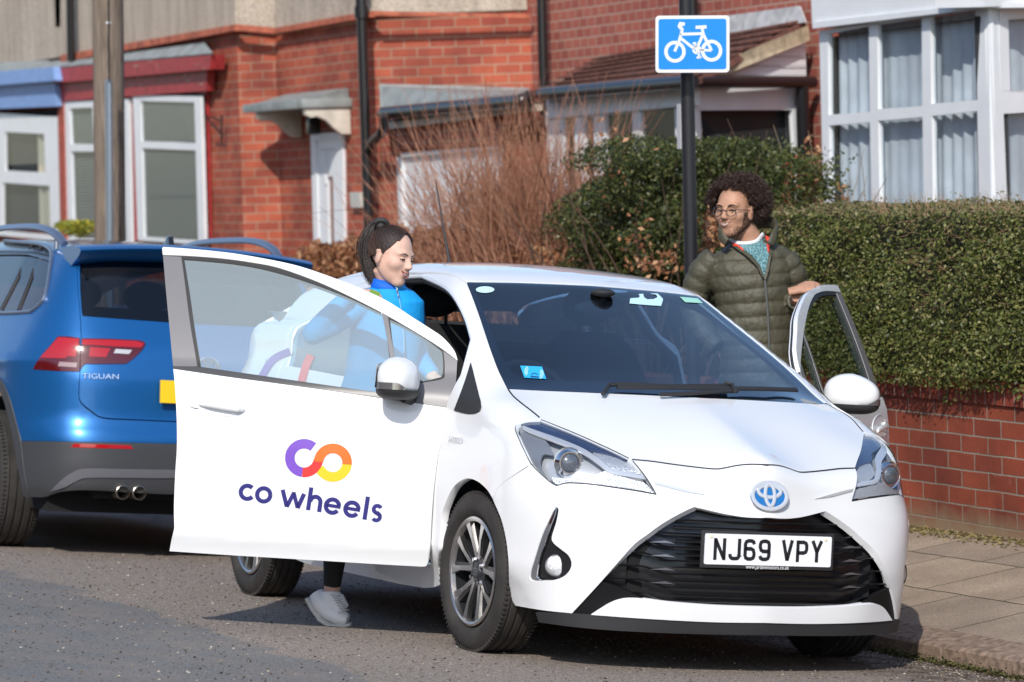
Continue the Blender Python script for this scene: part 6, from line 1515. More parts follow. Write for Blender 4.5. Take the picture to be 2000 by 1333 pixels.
    side = path([[(-300, 452), (-100, 456), (0, 459), (80, 462), (130, 470), (153, 482)], tgl[0:], [(158.5, 655), (157.5, 690), (156, 726), (153.5, 772)], [(153.5, 772), (158, 787.4), (177, 804), (201.7, 817.4), (264, 821), (340, 824.5), (cl([.70])[0][0], 827.5)], [(cl([.70])[0][0], 827.5), (cl([.635])[0][0], 870.5)], [(cl([.635])[0][0], 870.5), (340, 867.5), (144, 863.5), (40, 862)], [(40, 862), (31, 827), (19, 784), (9.6, 760), (-4, 738), (-30, 722), (-60, 740), (-85, 800), (-96, 880), (-98, 1000)], [(-98, 1000), (-300, 990)], [(-300, 990), (-300, 452)]], 10)
    patch('body_side', S, side, Mp, car, half=True, holes=[win], step=14, gap=.6, rim=.03)
    patch('side_window', S, win, M_tint, car, step=18, off=.008, rim=0, mirror=True)
    for sg in (1, -1):
        cp = S.cam(win, -.002); cp = cp[~np.isnan(cp[:, 0])]*[1, sg, 1]; mb = MBL(); mb.tube([Vector(p) for p in cp], .011, n=8, cap=False); mb.build('window_chrome', M_rail, car, smooth=True)
        for a_, b2 in (((62, 478), (2, 606)), ((79, 482), (36, 606))):
            cp = S.cam([a_, ((a_[0]+b2[0])/2+3, (a_[1]+b2[1])/2), b2], .003)*[1, sg, 1]; mb = MBL(); mb.tube([Vector(p) for p in cp], [(.014, .006)]*3, n=6); mb.build('window_pillar', M_matte, car, smooth=True)
        # roof rail
        rp = S.cam([(-120, 456), (-40, 456), (20, 457.5), (80, 460), (130, 462.5), (158, 468), (168, 470)])
        zz = [.075, .075, .075, .075, .06, .03, -.002]; rp = np.array([p+np.array([0, 0, h]) for p, h in zip(rp, zz)]); rp = rp[~np.isnan(rp[:, 0])]
        xr = np.array([[-3.0, -.60, 1.60], [-2.2, -.605, 1.68], [-1.5, -.605, 1.69], [-1.1, -.605, 1.675], [-.85, -.60, 1.635], [-.72, -.595, 1.585]])*[1, sg, 1]
        mb = MBL(); mb.tube([Vector(p) for p in crom(xr, 6)], [(.022, .014)]*len(crom(xr, 6)), n=10); mb.tube([Vector(xr[4]), Vector(xr[4]-[0, 0, .07])], .012, 8); mb.build('roof_rail', M_rail, car, smooth=True, weld=False)
    # roof skin
    xs = np.linspace(-4.2, -.44, 26); V = []; ysn = np.linspace(-.66, .66, 15)
    g = np.array([(x, y) for x in xs for y in ysn]); P = S.top(g); ok = ~np.isnan(P[:, 0]); P[~ok] = np.c_[g[~ok], np.full((~ok).sum(), 1.5)]
    mb = MBL(); mb.add(P, [(i*15+j, i*15+j+1, (i+1)*15+j+1, (i+1)*15+j) for i in range(25) for j in range(14)]); mb.build('roof', M_black, car, smooth=True)
    # spoiler
    mb = MBL(); V = []; ysp = np.linspace(-.63, .63, 21)
    for y in ysp:
        k = 1-abs(y/.63)**6*.35; e = .10*(y/.63)**2
        for (x, z) in ((-.66, 1.600), (-.45, 1.612), (-.27-e*.6, 1.600), (-.235-e*.6, 1.585), (-.26-e*.6, 1.560), (-.50, 1.49)): V.append((x, y, z-.09*y*y))
    mb.add(V, [(i*6+j, (i+1)*6+j, (i+1)*6+(j+1) % 6, i*6+(j+1) % 6) for i in range(20) for j in range(6)]+[tuple(range(6)), tuple(range(120, 126))[::-1]]); mb.build('roof_spoiler', Mp, car, smooth=True, angle=40)
    fn = MBL(); fn.slab([(-.95, -.018, 1.575), (-.72, -.018, 1.565), (-.74, -.014, 1.60), (-.80, -.008, 1.665), (-.83, -.006, 1.67), (-.90, -.012, 1.60)], (0, .03, 0)); fn.build('shark_fin_aerial', M_black, car, bevel=.006)
    # lamps
    for k, nm in ((0, False), (1, True)):
        def sb(n, q, m, o, par=None, st=6, rim=.01): return patch(n, S, path([q+[q[0]]], 3, n=1) if True else q, m, par or car, step=st, off=o, rim=rim, only_l=nm)
        lo_ = patch('tail_lamp', S, lampO, M_dred, car, step=8, off=-.006, rim=.02, only_l=nm)
        sb('lamp_band', [(114, 659), (154, 662), (153, 676), (142, 678), (128, 700), (78, 699), (98, 677)], M_red_l, -.008, lo_)
        sb('lamp_block', [(133, 679), (151, 681), (148, 697), (129, 696)], M_red_l, -.009, lo_)
        sb('lamp_reflector', [(116, 707), (151, 709), (149, 718), (113, 715.5)], mat('lamp_grey', (.35, .24, .24), .2, coat=1), -.009, lo_)
        li = patch('tail_lamp', S, lampI, M_dred, car, step=8, off=-.006, rim=.02, only_l=nm)
        sb('lamp_band', [(161, 663), (216, 664), (268, 666.5), (281, 671), (276, 679), (214, 676), (160, 673)], M_red_l, -.008, li)
        sb('lamp_block', [(176, 678), (216, 681), (207, 698), (174, 697)], M_red_l, -.009, li)
        sb('reversing_lamp', [(226, 682), (258, 684), (252, 692), (222, 690)], mat('lamp_clear', (.5, .5, .52), .2, coat=1), -.009, li)
        rf = path([[(138, 874), (145, 867)], [(145, 867), (200, 868.5), (254.5, 870.4)], [(254.5, 870.4), (260.5, 877.6)], [(260.5, 877.6), (200, 876), (138, 874)]], 4)
        patch('rear_reflector', S, rf, M_red_l, car, step=6, off=-.008, rim=.01, only_l=nm)
    # cladding bumper
    cz = cl([.632, .58, .5, .42, .37]); cb = path([[(40, 862), (144, 863.5), (340, 867.5), (cz[0][0], 871)], cz, [cz[-1], (340, 966), (180, 958), (120, 961), (87, 971), (57, 971)], [(57, 971), (48, 928), (42, 890), (40, 862)]], 8)
    patch('rear_bumper', S, cb, M_clad, car, half=True, step=12, off=-.006, rim=.05)
    cz = cl([.505, .47, .445]); tr = path([[(96, 962), (118, 940), (140, 924), (168, 916), (250, 917), (340, 918.5), (cz[0][0], 920)], cz, [cz[-1], (340, 934), (250, 934), (172, 934), (150, 940), (125, 953), (96, 962)]], 6)
    patch('bumper_trim', S, tr, mat('bumper_trim_grey', (.12, .12, .135), .35), car, half=True, step=9, off=-.012, rim=.02)
    ar = path([[(40, 862), (31, 827), (19, 784), (9.6, 760), (-4, 738), (-30, 722), (-60, 740), (-85, 800), (-96, 880)], [(-96, 880), (-88, 885), (-76, 810), (-54, 752), (-30, 735), (-12, 748), (1, 768), (12, 800), (24, 850), (32, 900), (46, 970)], [(46, 970), (56, 971), (48, 928), (40, 862)]], 6)
    patch('arch_cladding', S, ar, M_clad, car, step=9, off=-.010, rim=.05, mirror=True)
    ub = MBL(); ub.box((-2.2, 0, .33), (3.9, 1.5, .22)); ub.box((-.35, 0, .36), (.5, 1.1, .12)); ub.build('underbody', M_dark, car)
    for sg in (-1, 1):
        al = MBL(); V = []
        for i in range(19):
            t = pi*i/18
            for yy_ in (.84, .5): V.append((-.90-.43*cos(t), sg*yy_, .36+.42*sin(t)))
        al.add(V, [(2*i, 2*i+1, 2*i+3, 2*i+2) for i in range(18)]); al.add([(-.90-.43*cos(pi*i/18), sg*.5, .36+.42*sin(pi*i/18)) for i in range(19)], [tuple(range(19))]); al.build('arch_liner', M_dark, car)
    for q in ((240, 962), (272.5, 963.3)):
        P = S.cam([(240, 930)])[0]; d_ = ray(*q); t_ = (P[0]+ORG[0]+.02-CAMC[0])/d_[0]; c = Vector(CAMC+t_*d_-ORG)
        ex = MBL(); ex.lathe([(.024, -.16), (.034, -.15), (.036, 0), (.033, .002), (.030, -.01), (.029, -.14), (0, -.14)], c=c, M=Matrix.Rotation(pi/2, 3, 'Y'), n=24); ex.build('exhaust_tip', mat('exhaust_steel', (.50, .46, .40), .3, metal=1), car, smooth=True, angle=40)
    # plate, badge, lettering
    P = S.cam([(340, 766)])[0]; mb = MBL(); zc = P[2]; mb.box((.004-.047+.03, 0, zc), (.012, .52, .115), Matrix.Rotation(radians(-6), 3, 'Y')); mb.build('rear_number_plate', mat('plate_yellow', (.82, .55, .01), .4), car)
    q = S.cam([(197, 736)], -.002)[0]; nn = Vector(grad(G2, q[None])[0]); yy_ = Vector((0, 1, 0)); yy_ = (yy_-nn*yy_.dot(nn)).normalized(); zz_ = nn.cross(yy_)
    Mh = Matrix((yy_, zz_, nn)).transposed().to_4x4(); Mh.translation = Vector(q); font_obj('tailgate_lettering', 'TIGUAN', .037, Mh, M_chrome, car, .002, sx=1.35)
    c = cl([.975])[0]; cc = S.cam([c])[0]; nn = Vector((1, 0, .06)).normalized(); bd = MBL(); bq = lambda A: np.array([tuple(Vector(cc)+nn*.012+Vector((0, a, b))) for a, b in A])
    rg = MBL(); rg.tube([Vector(v) for v in bq([(.062*cos(t), .062*sin(t)) for t in np.linspace(0, 2*pi, 41)])], .006, 8, cap=False)
    ribbon(bd, bq, [(-.026, .052), (0, .008), (.026, .052)], .012); ribbon(bd, bq, [(-.050, .030), (-.024, -.046), (0, .0), (.024, -.046), (.050, .030)], .012)
    bo = rg.build('tailgate_badge', M_chrome, car, smooth=True); bd.build('badge_strokes', M_chrome, bo, weld=False)
    # cabin seen through the glass
    st = MBL(); st.box((-1.15, 0, 1.0), (.2, 1.25, .55)); st.build('rear_seat', M_fabric, car, bevel=.05)
    for y in (-.38, 0, .38): h_ = MBL(); h_.ell((-1.15, y, 1.34), (.06, .13, .09)); h_.build('headrest', M_fabric, car, smooth=True)
    fl = MBL(); fl.box((-2.2, 0, .62), (3.6, 1.55, .1)); fl.box((-.55, 0, .9), (.5, 1.2, .1)); fl.build('cabin_floor', M_int, car)
    for sg in (-1, 1): wheel(car, -.90, sg*(.80), .352, R=.355, W=.235, rr=.245, out=sg)
    return car
SUV = build_suv()
# the terrace across the street (behind the camera): it gives the windows and paint something to mirror
op = empty('terraced_house', (0, -24, 0), label='row of brick houses across the street behind the viewer', cat='houses')
uvquads('wall', [[(30, -24, -1), (-60, -24, -1), (-60, -24, 7.6), (30, -24, 7.6)]], M_bk, op, thick=.3)
b_ = MB(); b_.slab([(30.5, -23.6, 7.5), (-60.5, -23.6, 7.5), (-60.5, -28, 10.6), (30.5, -28, 10.6)], (0, 0, -.15)); b_.build('roof', mat('slate', (.07, .075, .085), .6, noise=(6, .3)), op)
for i in range(11):
    for z_ in (1.6, 4.9):
        w_ = MB(); w_.box((24-i*7.6, -23.93, z_+.3), (1.9, .1, 1.5)); wo = w_.build('window', M_upvc, op); w_ = MB(); w_.box((24-i*7.6, -23.87, z_+.3), (1.7, .03, 1.3)); w_.build('pane', mat('far_pane', (.03, .035, .04), .05), wo)
# ================================================================== the two people
CRW, CUW, CFW = RW@CR, RW@CU, RW@CF
def fuse(name, mb, m, parent, voxel=.004, smooth=6, mats=None):
    """one continuous surface from overlapping solids"""
    me = bpy.data.meshes.new('t'); me.from_pydata([tuple(v) for v in mb.v], [], mb.f); me.update()
    bm = bmesh.new(); bm.from_mesh(me); bmesh.ops.recalc_face_normals(bm, faces=bm.faces); bm.to_mesh(me); bm.free()
    o = bpy.data.objects.new('t', me); SC.collection.objects.link(o)
    r = o.modifiers.new('r', 'REMESH'); r.mode = 'VOXEL'; r.voxel_size = voxel; r.use_smooth_shade = True
    if smooth: s_ = o.modifiers.new('s', 'SMOOTH'); s_.factor = .5; s_.iterations = smooth
    dg = bpy.context.evaluated_depsgraph_get(); me2 = bpy.data.meshes.new_from_object(o.evaluated_get(dg)); bpy.data.objects.remove(o)
    me2.transform(wm(parent).inverted()); me2.materials.clear()
    for mm in (m if isinstance(m, (list, tuple)) else [m]): me2.materials.append(mm)
    me2.polygons.foreach_set('use_smooth', [True]*len(me2.polygons)); me2.name = name
    ob = bpy.data.objects.new(name, me2); link(ob, parent); return ob
def ell_(p, c, r): q = (p-np.array(c))/np.array(r); return (np.sqrt((q**2).sum(-1))-1)*min(r)
def cap_(p, a, b, ra, rb):
    a, b = np.array(a), np.array(b); ab = b-a; t = np.clip(((p-a)@ab)/(ab@ab), 0, 1); return np.linalg.norm(p-a-t[..., None]*ab, axis=-1)-(ra+(rb-ra)*t)
def head_sdf(p, fem):
    q = np.stack([np.abs(p[..., 0]), p[..., 1], p[..., 2]], -1)
    d = ell_(q, (0, -.012, .035), (.0755, .098, .088))
    d = smin(d, ell_(q, (0, .030, -.040), (.057 if fem else .060, .062, .072)), .05)
    jw = .041 if fem else .047; d = smin(d, cap_(q, (jw, .006, -.050), (.012, .066, -.098), .017 if fem else .020, .013 if fem else .014), .035)
    d = smin(d, ell_(q, (0, .074, -.101), (.020 if fem else .024, .016, .016)), .02)
    d = smin(d, ell_(q, (.044, .060, -.022), (.021, .020, .018)), .025)
    d = smin(d, ell_(q, (.028, .080, .024), (.024, .013, .008 if fem else .011)), .015)
    d = -smin(-d, ell_(q, (.031, .1035, .003), (.018, .016, .011)), .012)
    d = smin(d, cap_(q, (0, .092, .012), (0, .113, -.026), .007, .0105), .012)
    d = smin(d, ell_(q, (.0105, .104, -.031), (.008, .009, .007)), .007)
    d = smin(d, ell_(q, (0, .093, -.062), (.022, .008, .014)), .012)
    return d
EYE = .031
def build_head(mbody, c, fwd, up, s, fem, root, skin, look=(0, 0)):
    """adds the head to the body solid and returns its frame; eyes, brows, mouth and ears are separate or fused"""
    fwd = Vector(fwd).normalized(); up = Vector(up); up = (up-fwd*up.dot(fwd)).normalized(); rt = fwd.cross(up)
    M = Matrix((rt, fwd, up)).transposed()
    def T(p): return Vector(c)+M@(Vector(p)*s)
    nu, nv = 120, 84; V = []; dirs = []
    for j in range(nv+1):
        th = pi*j/nv
        for i in range(nu): ph = 2*pi*i/nu; dirs.append((sin(th)*cos(ph), sin(th)*sin(ph), cos(th)))
    dirs = np.array(dirs); t = np.full(len(dirs), .02); o = np.array([0, .012, -.012])
    for _ in range(70): t = t-np.clip(head_sdf(o+dirs*t[:, None], fem), -.01, .01)*.7
    P = o+dirs*t[:, None]
    F = [(j*nu+i, (j+1)*nu+i, (j+1)*nu+(i+1) % nu, j*nu+(i+1) % nu) for j in range(nv) for i in range(nu)]
    mbody.add([T(p) for p in P], F)
    # ears
    for sx in (-1, 1):
        mbody.ell(T((sx*.079, -.007, -.010)), (.009*s, .019*s, .034*s), M@Matrix.Rotation(sx*-.35, 3, 'Z'), 12, 10)
        mbody.tube([T((sx*(.080), -.022, .008)), T((sx*.086, -.018, .016)), T((sx*.086, .0, .018)), T((sx*.082, .008, .0)), T((sx*.079, .004, -.028)), T((sx*.076, -.004, -.040))], .0045*s, 8)
    return T, M
def face_parts(T, M, s, root, fem, brow_m, lip_m, open_=.006, eye_close=.5):
    def sf(x, z, d=0.):
        y = .14
        for _ in range(60): y -= max(-.004, min(.006, float(head_sdf(np.array([x, y, z]), fem))))*.7
        return T((x, y+d, z))
    E_w = mat('eye_white', (.62, .60, .58), .3); E_i = mat('iris_dark', (.03, .018, .010), .1, coat=1); Lid = mat('lash_line', (.02, .012, .01), .7); Te = mat('teeth', (.46, .43, .39), .5); Mo = mat('mouth_inside', (.10, .02, .02), .6)
    for sx in (-1, 1):
        lid = MB(); lid.ell(T((sx*EYE, .0790, .003+.0052*(1-eye_close*.45))), (.0142*s, .0140*s, .0062*s), M, 16, 10); lid.build('upper_eyelid', MATS['skin_w' if fem else 'skin_m'], root, smooth=True)
        e = MB(); e.ell(T((sx*EYE, .0795, .0015)), (.0125*s, .0125*s, (.0060 if fem else .0080)*s), M, 16, 12); eo = e.build('eye', E_w, root, smooth=True)
        e = MB(); e.ell(T((sx*EYE+(.002 if fem else -.003), .0885, .001-(.003 if fem else 0))), (.0050*s, .0040*s, .0050*s), M, 12, 8); e.build('iris', E_i, eo, smooth=True)
        l_ = MB(); l_.tube([T((sx*(EYE-.015), .0885, .0005)), T((sx*(EYE-.007), .0935, .0065*(1-eye_close*.7))), T((sx*(EYE+.004), .0935, .0070*(1-eye_close*.7))), T((sx*(EYE+.015), .083, .001))], [.001*s, .0019*s, .0022*s, .0014*s], 6); l_.build('eyelashes', Lid, root, smooth=True)
        l_ = MB(); l_.tube([T((sx*(EYE-.014), .0875, -.0015)), T((sx*EYE, .0905, -.0065)), T((sx*(EYE+.014), .083, -.001))], [.0012*s, .0026*s, .0012*s], 6); l_.build('lower_eyelid', root['skinm'] if False else MATS['skin_w' if fem else 'skin_m'], root, smooth=True)
        w = .0016 if fem else .0030
        b_ = MB(); b_.tube([sf(sx*.014, .020, .0005), sf(sx*.026, .0260, .0008), sf(sx*.040, .0270, .0008), sf(sx*.052, .0205, .0005)], [(.0016*s, w*1.0*s), (.0022*s, w*1.2*s), (.002*s, w*s), (.001*s, w*.4*s)], 8, up=M@Vector((0, 1, 0))); b_.build('eyebrow', brow_m, root, smooth=True)
    # smiling mouth: dark opening, teeth, lips drawn up at the corners
    def mp(x, z, d=0): return sf(x, z, d+.0022)
    w = .027 if fem else .025
    xs = np.linspace(-w, w, 13); up_ = [-.0565+.0105*abs(x/w)**1.8 for x in xs]; lo = [-.0565-open_*2+(.0105+open_*2)*abs(x/w)**1.9 for x in xs]
    m_ = MB(); V = [mp(x, z, -.0015) for x, z in zip(xs, up_)]+[mp(x, z, -.0015) for x, z in zip(xs, lo)]; m_.add(V, [(i, i+1, 14+i, 13+i) for i in range(12)]); m_.build('mouth', Mo, root, smooth=True)
    m_ = MB(); xs2 = xs[2:-2]; V = [mp(x, u+.0005, .0002) for x, u in zip(xs2, up_[2:-2])]+[mp(x, max(l+.0012, u-.0085), .0002) for x, u, l in zip(xs2, up_[2:-2], lo[2:-2])]; m_.add(V, [(i, i+1, 10+i, 9+i) for i in range(8)]); m_.build('teeth', Te, root, smooth=True)
    m_ = MB(); m_.tube([mp(x, z+.0015, .0012*(1-abs(x/w))) for x, z in zip(xs, up_)], [((.0010+.0020*(1-abs(x/w)**2)) if fem else (.0007+.0011*(1-abs(x/w)**2)))*s for x in xs], 8); m_.build('upper_lip', lip_m, root, smooth=True)
    m_ = MB(); m_.tube([mp(x, z-.0018, .0015*(1-abs(x/w))) for x, z in zip(xs, lo)], [((.0010+.0030*(1-abs(x/w)**2)) if fem else (.0008+.0022*(1-abs(x/w)**2)))*s for x in xs], 8); m_.build('lower_lip', lip_m, root, smooth=True)
def hand(mb, wrist, d, pn, s=1., side=1, curls=(.5, .55, .6, .65), spread=.10, thumb=(.5, .5)):
    """palm then four fingers and a thumb; d = pointing direction, pn = back-of-hand normal"""
    d = Vector(d).normalized(); pn = Vector(pn); pn = (pn-d*pn.dot(d)).normalized(); w = d.cross(pn)*side; W = Vector(wrist)
    mb.tube([W-d*.04*s, W, W+d*.03*s, W+d*.065*s, W+d*.088*s], [(.017*s, .025*s), (.017*s, .027*s), (.016*s, .036*s), (.014*s, .040*s), (.010*s, .037*s)], 14, up=pn)
    Ls = (.072, .080, .074, .058); offs = (.029, .010, -.010, -.028)
    for k in range(4):
        base = W+d*(.082-.004*abs(k-1))*s+w*offs[k]*s; dd = (d+w*offs[k]*spread*30*.1).normalized(); ax = dd.cross(pn).normalized(); p = base-dd*.012*s; pts = [p.copy(), base.copy()]; ang = 0; rr_ = [.0092*s, .0090*s]
        for j, (l, r_) in enumerate(((.46, .0084), (.30, .0076), (.24, .0060))):
            ang += curls[k]*(.9, 1.25, .8)[j]; v = Matrix.Rotation(-ang, 3, ax)@dd; base = base+v*Ls[k]*l*s; pts.append(base.copy()); rr_.append(r_*s)
        mb.tube(pts, rr_, 10); mb.ell(pts[-1], (rr_[-1],)*3, None, 8, 6)
    b = W+d*.018*s+w*.024*s; v1 = (d*.75+w*.75-pn*.25*thumb[0]).normalized(); v2 = (d*1.0+w*.15-pn*.5*thumb[1]).normalized(); p1 = b+v1*.040*s; p2 = p1+v2*.032*s; p3 = p2+(v2-pn*.2).normalized()*.024*s
    mb.tube([W+d*.01*s, b, p1, p2, p3], [.014*s, .014*s, .0105*s, .0098*s, .007*s], 10); mb.ell(p3, (.007*s,)*3, None, 8, 6)
def skinmat(name, col, ):
    m = mat(name, col, .55, sss=.15, noise=(28, .12), bump=(150, .12), spec=.35); return m
SKW = skinmat('skin_w', (.66, .42, .33)); SKM = skinmat('skin_m', (.45, .245, .16))
# ---------------------------------------------------------------- the woman at the driver door
def person_pt(D):
    def f(px, py, dz=0.):
        r = ray(px, py)@RW.T; return Vector(CW+r*(D+dz))
    return f
def build_woman():
    g0 = np.array(hitc(650, 1222, 2, 0.)); D = float((g0-CAMC)@CF)+.0; W = person_pt(D); sc = D/FPX
    fp = RW@g0
    root = empty('person', tuple(fp), label='dark-haired woman with a ponytail in a bright blue zip top behind the open door', cat='person')
    skin = MB()
    hc = W(764, 501, .02)
    R, U, B = Vector(CRW), Vector(CUW), -Vector(CFW)     # image right, image up, towards the camera
    fwd = R*.78-U*.22+B*.56; up = U*.96+R*.22+B*.05
    HS = .94; T, M = build_head(skin, hc, fwd, up, HS, True, root, SKW)
    # neck, torso, arms, legs as one body
    skin.tube([T((0, -.025, -.05)), W(758, 545, .05), W(757, 575, .06)], [(.048, .05), (.048, .05), (.06, .06)], 16, up=R)
    skin.tube([W(758, 560, .06), W(760, 588, .06), W(755, 650, .07), W(742, 720, .08), W(728, 790, .09)], [(.055, .055), (.10, .06), (.12, .07), (.11, .07), (.13, .09)], 18, up=R)
    sh = W(716, 590, .02); el = W(612, 652, -.02); wr = W(688, 574, -.06)
    skin.tube([sh, el], [.034, .028], 12); skin.tube([el, wr], [.027, .022], 12)
    hand(skin, wr, R*.93+U*.05-B*.1, U*.85-R*.10+B*.35, .88, side=-1, curls=(.34, .40, .42, .48), spread=.06, thumb=(.9, .9))
    sh2 = W(802, 600, .12); skin.tube([sh2, W(815, 690, .16), W(850, 740, .05)], [.028, .026, .022], 12); hand(skin, W(850, 740, .05), R*.6-U*.3+B*.1, U*.8+B*.5, .88, side=1)
    hipL = W(712, 800, .08); skin.tube([hipL, W(672, 960, .02), W(655, 1075, .03), W(648, 1158, .02)], [.085, .058, .046, .032], 14)
    skin.tube([W(742, 800, .12), W(800, 890, .10), W(790, 1000, .30)], [.085, .058, .042], 14)
    skin.tube([W(648, 1150, .02), W(643, 1175, .02), W(660, 1200, .01)], [.032, .034, .03], 12)
    body = fuse('body', skin, SKW, root, .0042, 3)
    Lip = mat('lip_w', (.46, .15, .13), .4); Brow = mat('brow_w', (.05, .028, .02), .8)
    face_parts(T, M, HS, root, True, Brow, Lip, open_=.0075, eye_close=1.0)
    # hair: a sleek cap drawn back to a scrunchie, strands laid over it
    Hm = mat('dark_brown_hair', (.020, .012, .010), .55, noise=(120, .5), bump=(140, .4)); tie = np.array([0, -.085, .098])
    def scalp(d, off):
        d = np.asarray(d, float); d = d/np.linalg.norm(d, axis=-1, keepdims=True); o = np.array([0, -.01, .02]); t = np.full(len(d), .02)
        for _ in range(60): t = t-np.clip(head_sdf(o+d*t[:, None], True)-off, -.01, .01)*.7
        return o+d*t[:, None]
    nu, nv = 64, 34; V = []; 
    dirs = []
    for j in range(nv+1):
        for i in range(nu):
            ph = 2*pi*i/nu       # 0 = right side, pi/2 = face
            lim = 1.02+.02*cos(ph) if False else 0
            front = max(0, sin(ph)); side = abs(cos(ph))
            e0 = radians(30)*front**1.5+radians(-16)*(1-front)**1.0*(1 if sin(ph) > -.2 else 1)-radians(22)*max(0, -sin(ph))
            e0 = radians(56)*front**2+(1-front**2)*radians(-18-18*max(0, -sin(ph)))+ (radians(8) if .3 < front < .8 else 0)
            el_ = e0+(pi/2-e0)*j/nv; dirs.append((cos(el_)*cos(ph), cos(el_)*sin(ph), sin(el_)))
    P = scalp(dirs, .006); edge = scalp(dirs[:nu], -.002); P[:nu] = edge
    hb = MB(); hb.add([T(p) for p in P], [(j*nu+i, j*nu+(i+1) % nu, (j+1)*nu+(i+1) % nu, (j+1)*nu+i) for j in range(nv) for i in range(nu)])
    hair = hb.build('hair', Hm, root, smooth=True)
    st = MB(); rr_ = random.Random(4); Hs = mat('hair_sheen', (.06, .034, .026), .35)
    for k in range(420):
        i = rr_.randrange(nu); a = P[nu+i]; pts = []
        for q in np.linspace(0, 1, 8):
            v = np.array(a)*(1-q)+tie*q+np.array([rr_.gauss(0, .001)]*3); pts.append(v)
        pts = scalp(np.array(pts)-np.array([0, -.01, .02]), .0075+rr_.random()*.002); st.tube([T(p) for p in pts], .0006, 4, cap=False)
    st.build('hair_strands', Hs, hair, smooth=True, weld=False)
    tp = W(744, 443, .06); sr = MB()
    sr.ell(tp, (.022, .020, .020), None, 12, 8)
    for k in range(26):
        a = 2*pi*k/26; sr.ell(tp+R*cos(a)*.026+U*(sin(a)*.020)+B*(sin(a)*.012)+U*.006, (.012, .012, .012), None, 8, 6)
    sr.build('scrunchie', mat('scrunchie_print', (.03, .028, .03), .7, noise=(220, .9)), hair, smooth=True, weld=False)
    pt = MB(); rr_ = random.Random(6)
    for k in range(620):
        jx, jz = rr_.gauss(0, .012), rr_.gauss(0, .014); e = rr_.random()
        jq = rr_.gauss(0, .006); P_ = [tp+U*jq, tp-R*(.030+jx*.4)+U*(.006+jq), tp-R*(.050+jx)-U*.045, tp-R*(.058+jx)-U*.11, tp-R*(.052+jx*.9-.012*e)-U*(.17), tp-R*(.044+jx*.7-.022*e)-U*(.205+.045*e)]
        pt.tube([p+B*jz*(i/5) for i, p in enumerate(crom([np.array(p) for p in P_], 3))] if False else [Vector(p)+B*jz*min(1, i/5) for i, p in enumerate(crom([np.array(p) for p in P_], 3))], [.0017]*8+[.0015]*4+[.0012, .001, .0008, .0005], 3)
    pt.build('ponytail', Hm, hair, smooth=True, weld=False)
    er = MB(); er.ell(T((.080, .002, -.043)), (.003, .003, .003), None, 8, 6); er.ell(T((-.080, .002, -.043)), (.003, .003, .003), None, 8, 6); er.build('earring', M_chrome, root, smooth=True, weld=False)
    # zip top
    Bl = mat('cyan_fleece', (.0, .30, .70), .75, noise=(20, .10), bump=(25, .5)); Bl2 = mat('collar_blue', (.0, .12, .62), .7)
    jk = MB()
    jk.tube([W(760, 552, .055), W(759, 562, .058), W(760, 573, .06), W(761, 586, .065), W(758, 620, .07), W(752, 680, .075), W(742, 740, .08), W(730, 800, .09), W(722, 838, .09)], [(.062, .062), (.072, .070), (.10, .080), (.140, .092), (.150, .100), (.148, .103), (.142, .100), (.155, .112), (.158, .115)], 28, up=R)
    jk.ell(W(720, 588, .03), (.052, .052, .052)); jk.ell(W(796, 598, .10), (.052, .055, .055))
    jk.tube([W(724, 586, .03), W(690, 606, .01), W(645, 636, -.01), el], [.052, .052, .048, .045], 16); jk.tube([el, W(640, 622, -.03), W(668, 592, -.05), W(683, 578, -.06)], [.046, .043, .036, .031], 16); jk.ell(el, (.046,)*3)
    jk.tube([W(798, 600, .10), W(813, 650, .14), W(818, 700, .15), W(846, 736, .07)], [.050, .046, .044, .034], 14)
    top = fuse('zip_top', jk, Bl, root, .006, 5)
    # standing collar: back and sides high, lined in deeper blue
    col = MB(); ns = 26
    for s0, s1, rad, hh, mi in ((0, 1, 1.0, 1.0, 0),):
        V = []
        for i in range(ns+1):
            a = radians(-62)+radians(304)*i/ns   # opening at the throat
            dx, dy = cos(a+pi/2+radians(30)), sin(a+pi/2+radians(30))
            cx_ = W(760, 560, .055); low = cx_-U*.028+R*(dx*.074)+B*(dy*-.066)*-1
            hi = cx_+R*(dx*.064-.004)+B*(dy*.058)+U*(.020+.014*max(0, -dx))
            for t_, th_ in ((0, 0), (.5, .004), (1, 0)): V.append(low.lerp(hi, t_)+(R*dx+B*dy)*th_)
        col.add(V, [(i*3+j, (i+1)*3+j, (i+1)*3+j+1, i*3+j+1) for i in range(ns) for j in range(2)])
    co = col.build('collar', Bl2, top, smooth=True); sm = co.modifiers.new('s', 'SOLIDIFY'); sm.thickness = .005
    zp = MB(); zp.tube([W(772, 556, -.012), W(777, 572, -.028), W(783, 600, -.033), W(788, 640, -.036), W(790, 700, -.036)], [(.003, .004)]*5, 6); zp.build('zip', mat('zip_blue', (.15, .50, .80), .5), top, smooth=True)
    zp = MB(); zp.box(W(775.5, 568, -.036), (.006, .006, .024)); zp.box(W(777.5, 578, -.038), (.007, .005, .016)); zp.build('zip_pull', M_chrome, top, bevel=.002, weld=False)
    # green card held at the door top
    gc = MB(); gc.slab([W(724, 565, -.10), W(743, 572, -.10), W(738, 584, -.09), W(720, 577, -.09)], Vector(B)*.002); gco = gc.build('card', mat('card_green', (.25, .42, .08), .5), None); tag(gco, 'small green card held in the woman\'s hand on top of the door', 'card')
    # leggings, ankle, trainer
    Lg = mat('black_leggings', (.012, .012, .013), .8, bump=(80, .2))
    lg = MB(); lg.tube([W(724, 790, .09), W(712, 810, .08), W(672, 960, .02), W(655, 1075, .03), W(649, 1140, .02), W(648, 1147, .02)], [(.15, .11), (.094, .10), (.064, .07), (.050, .055), (.036, .04), (.036, .04)], 18, up=R)
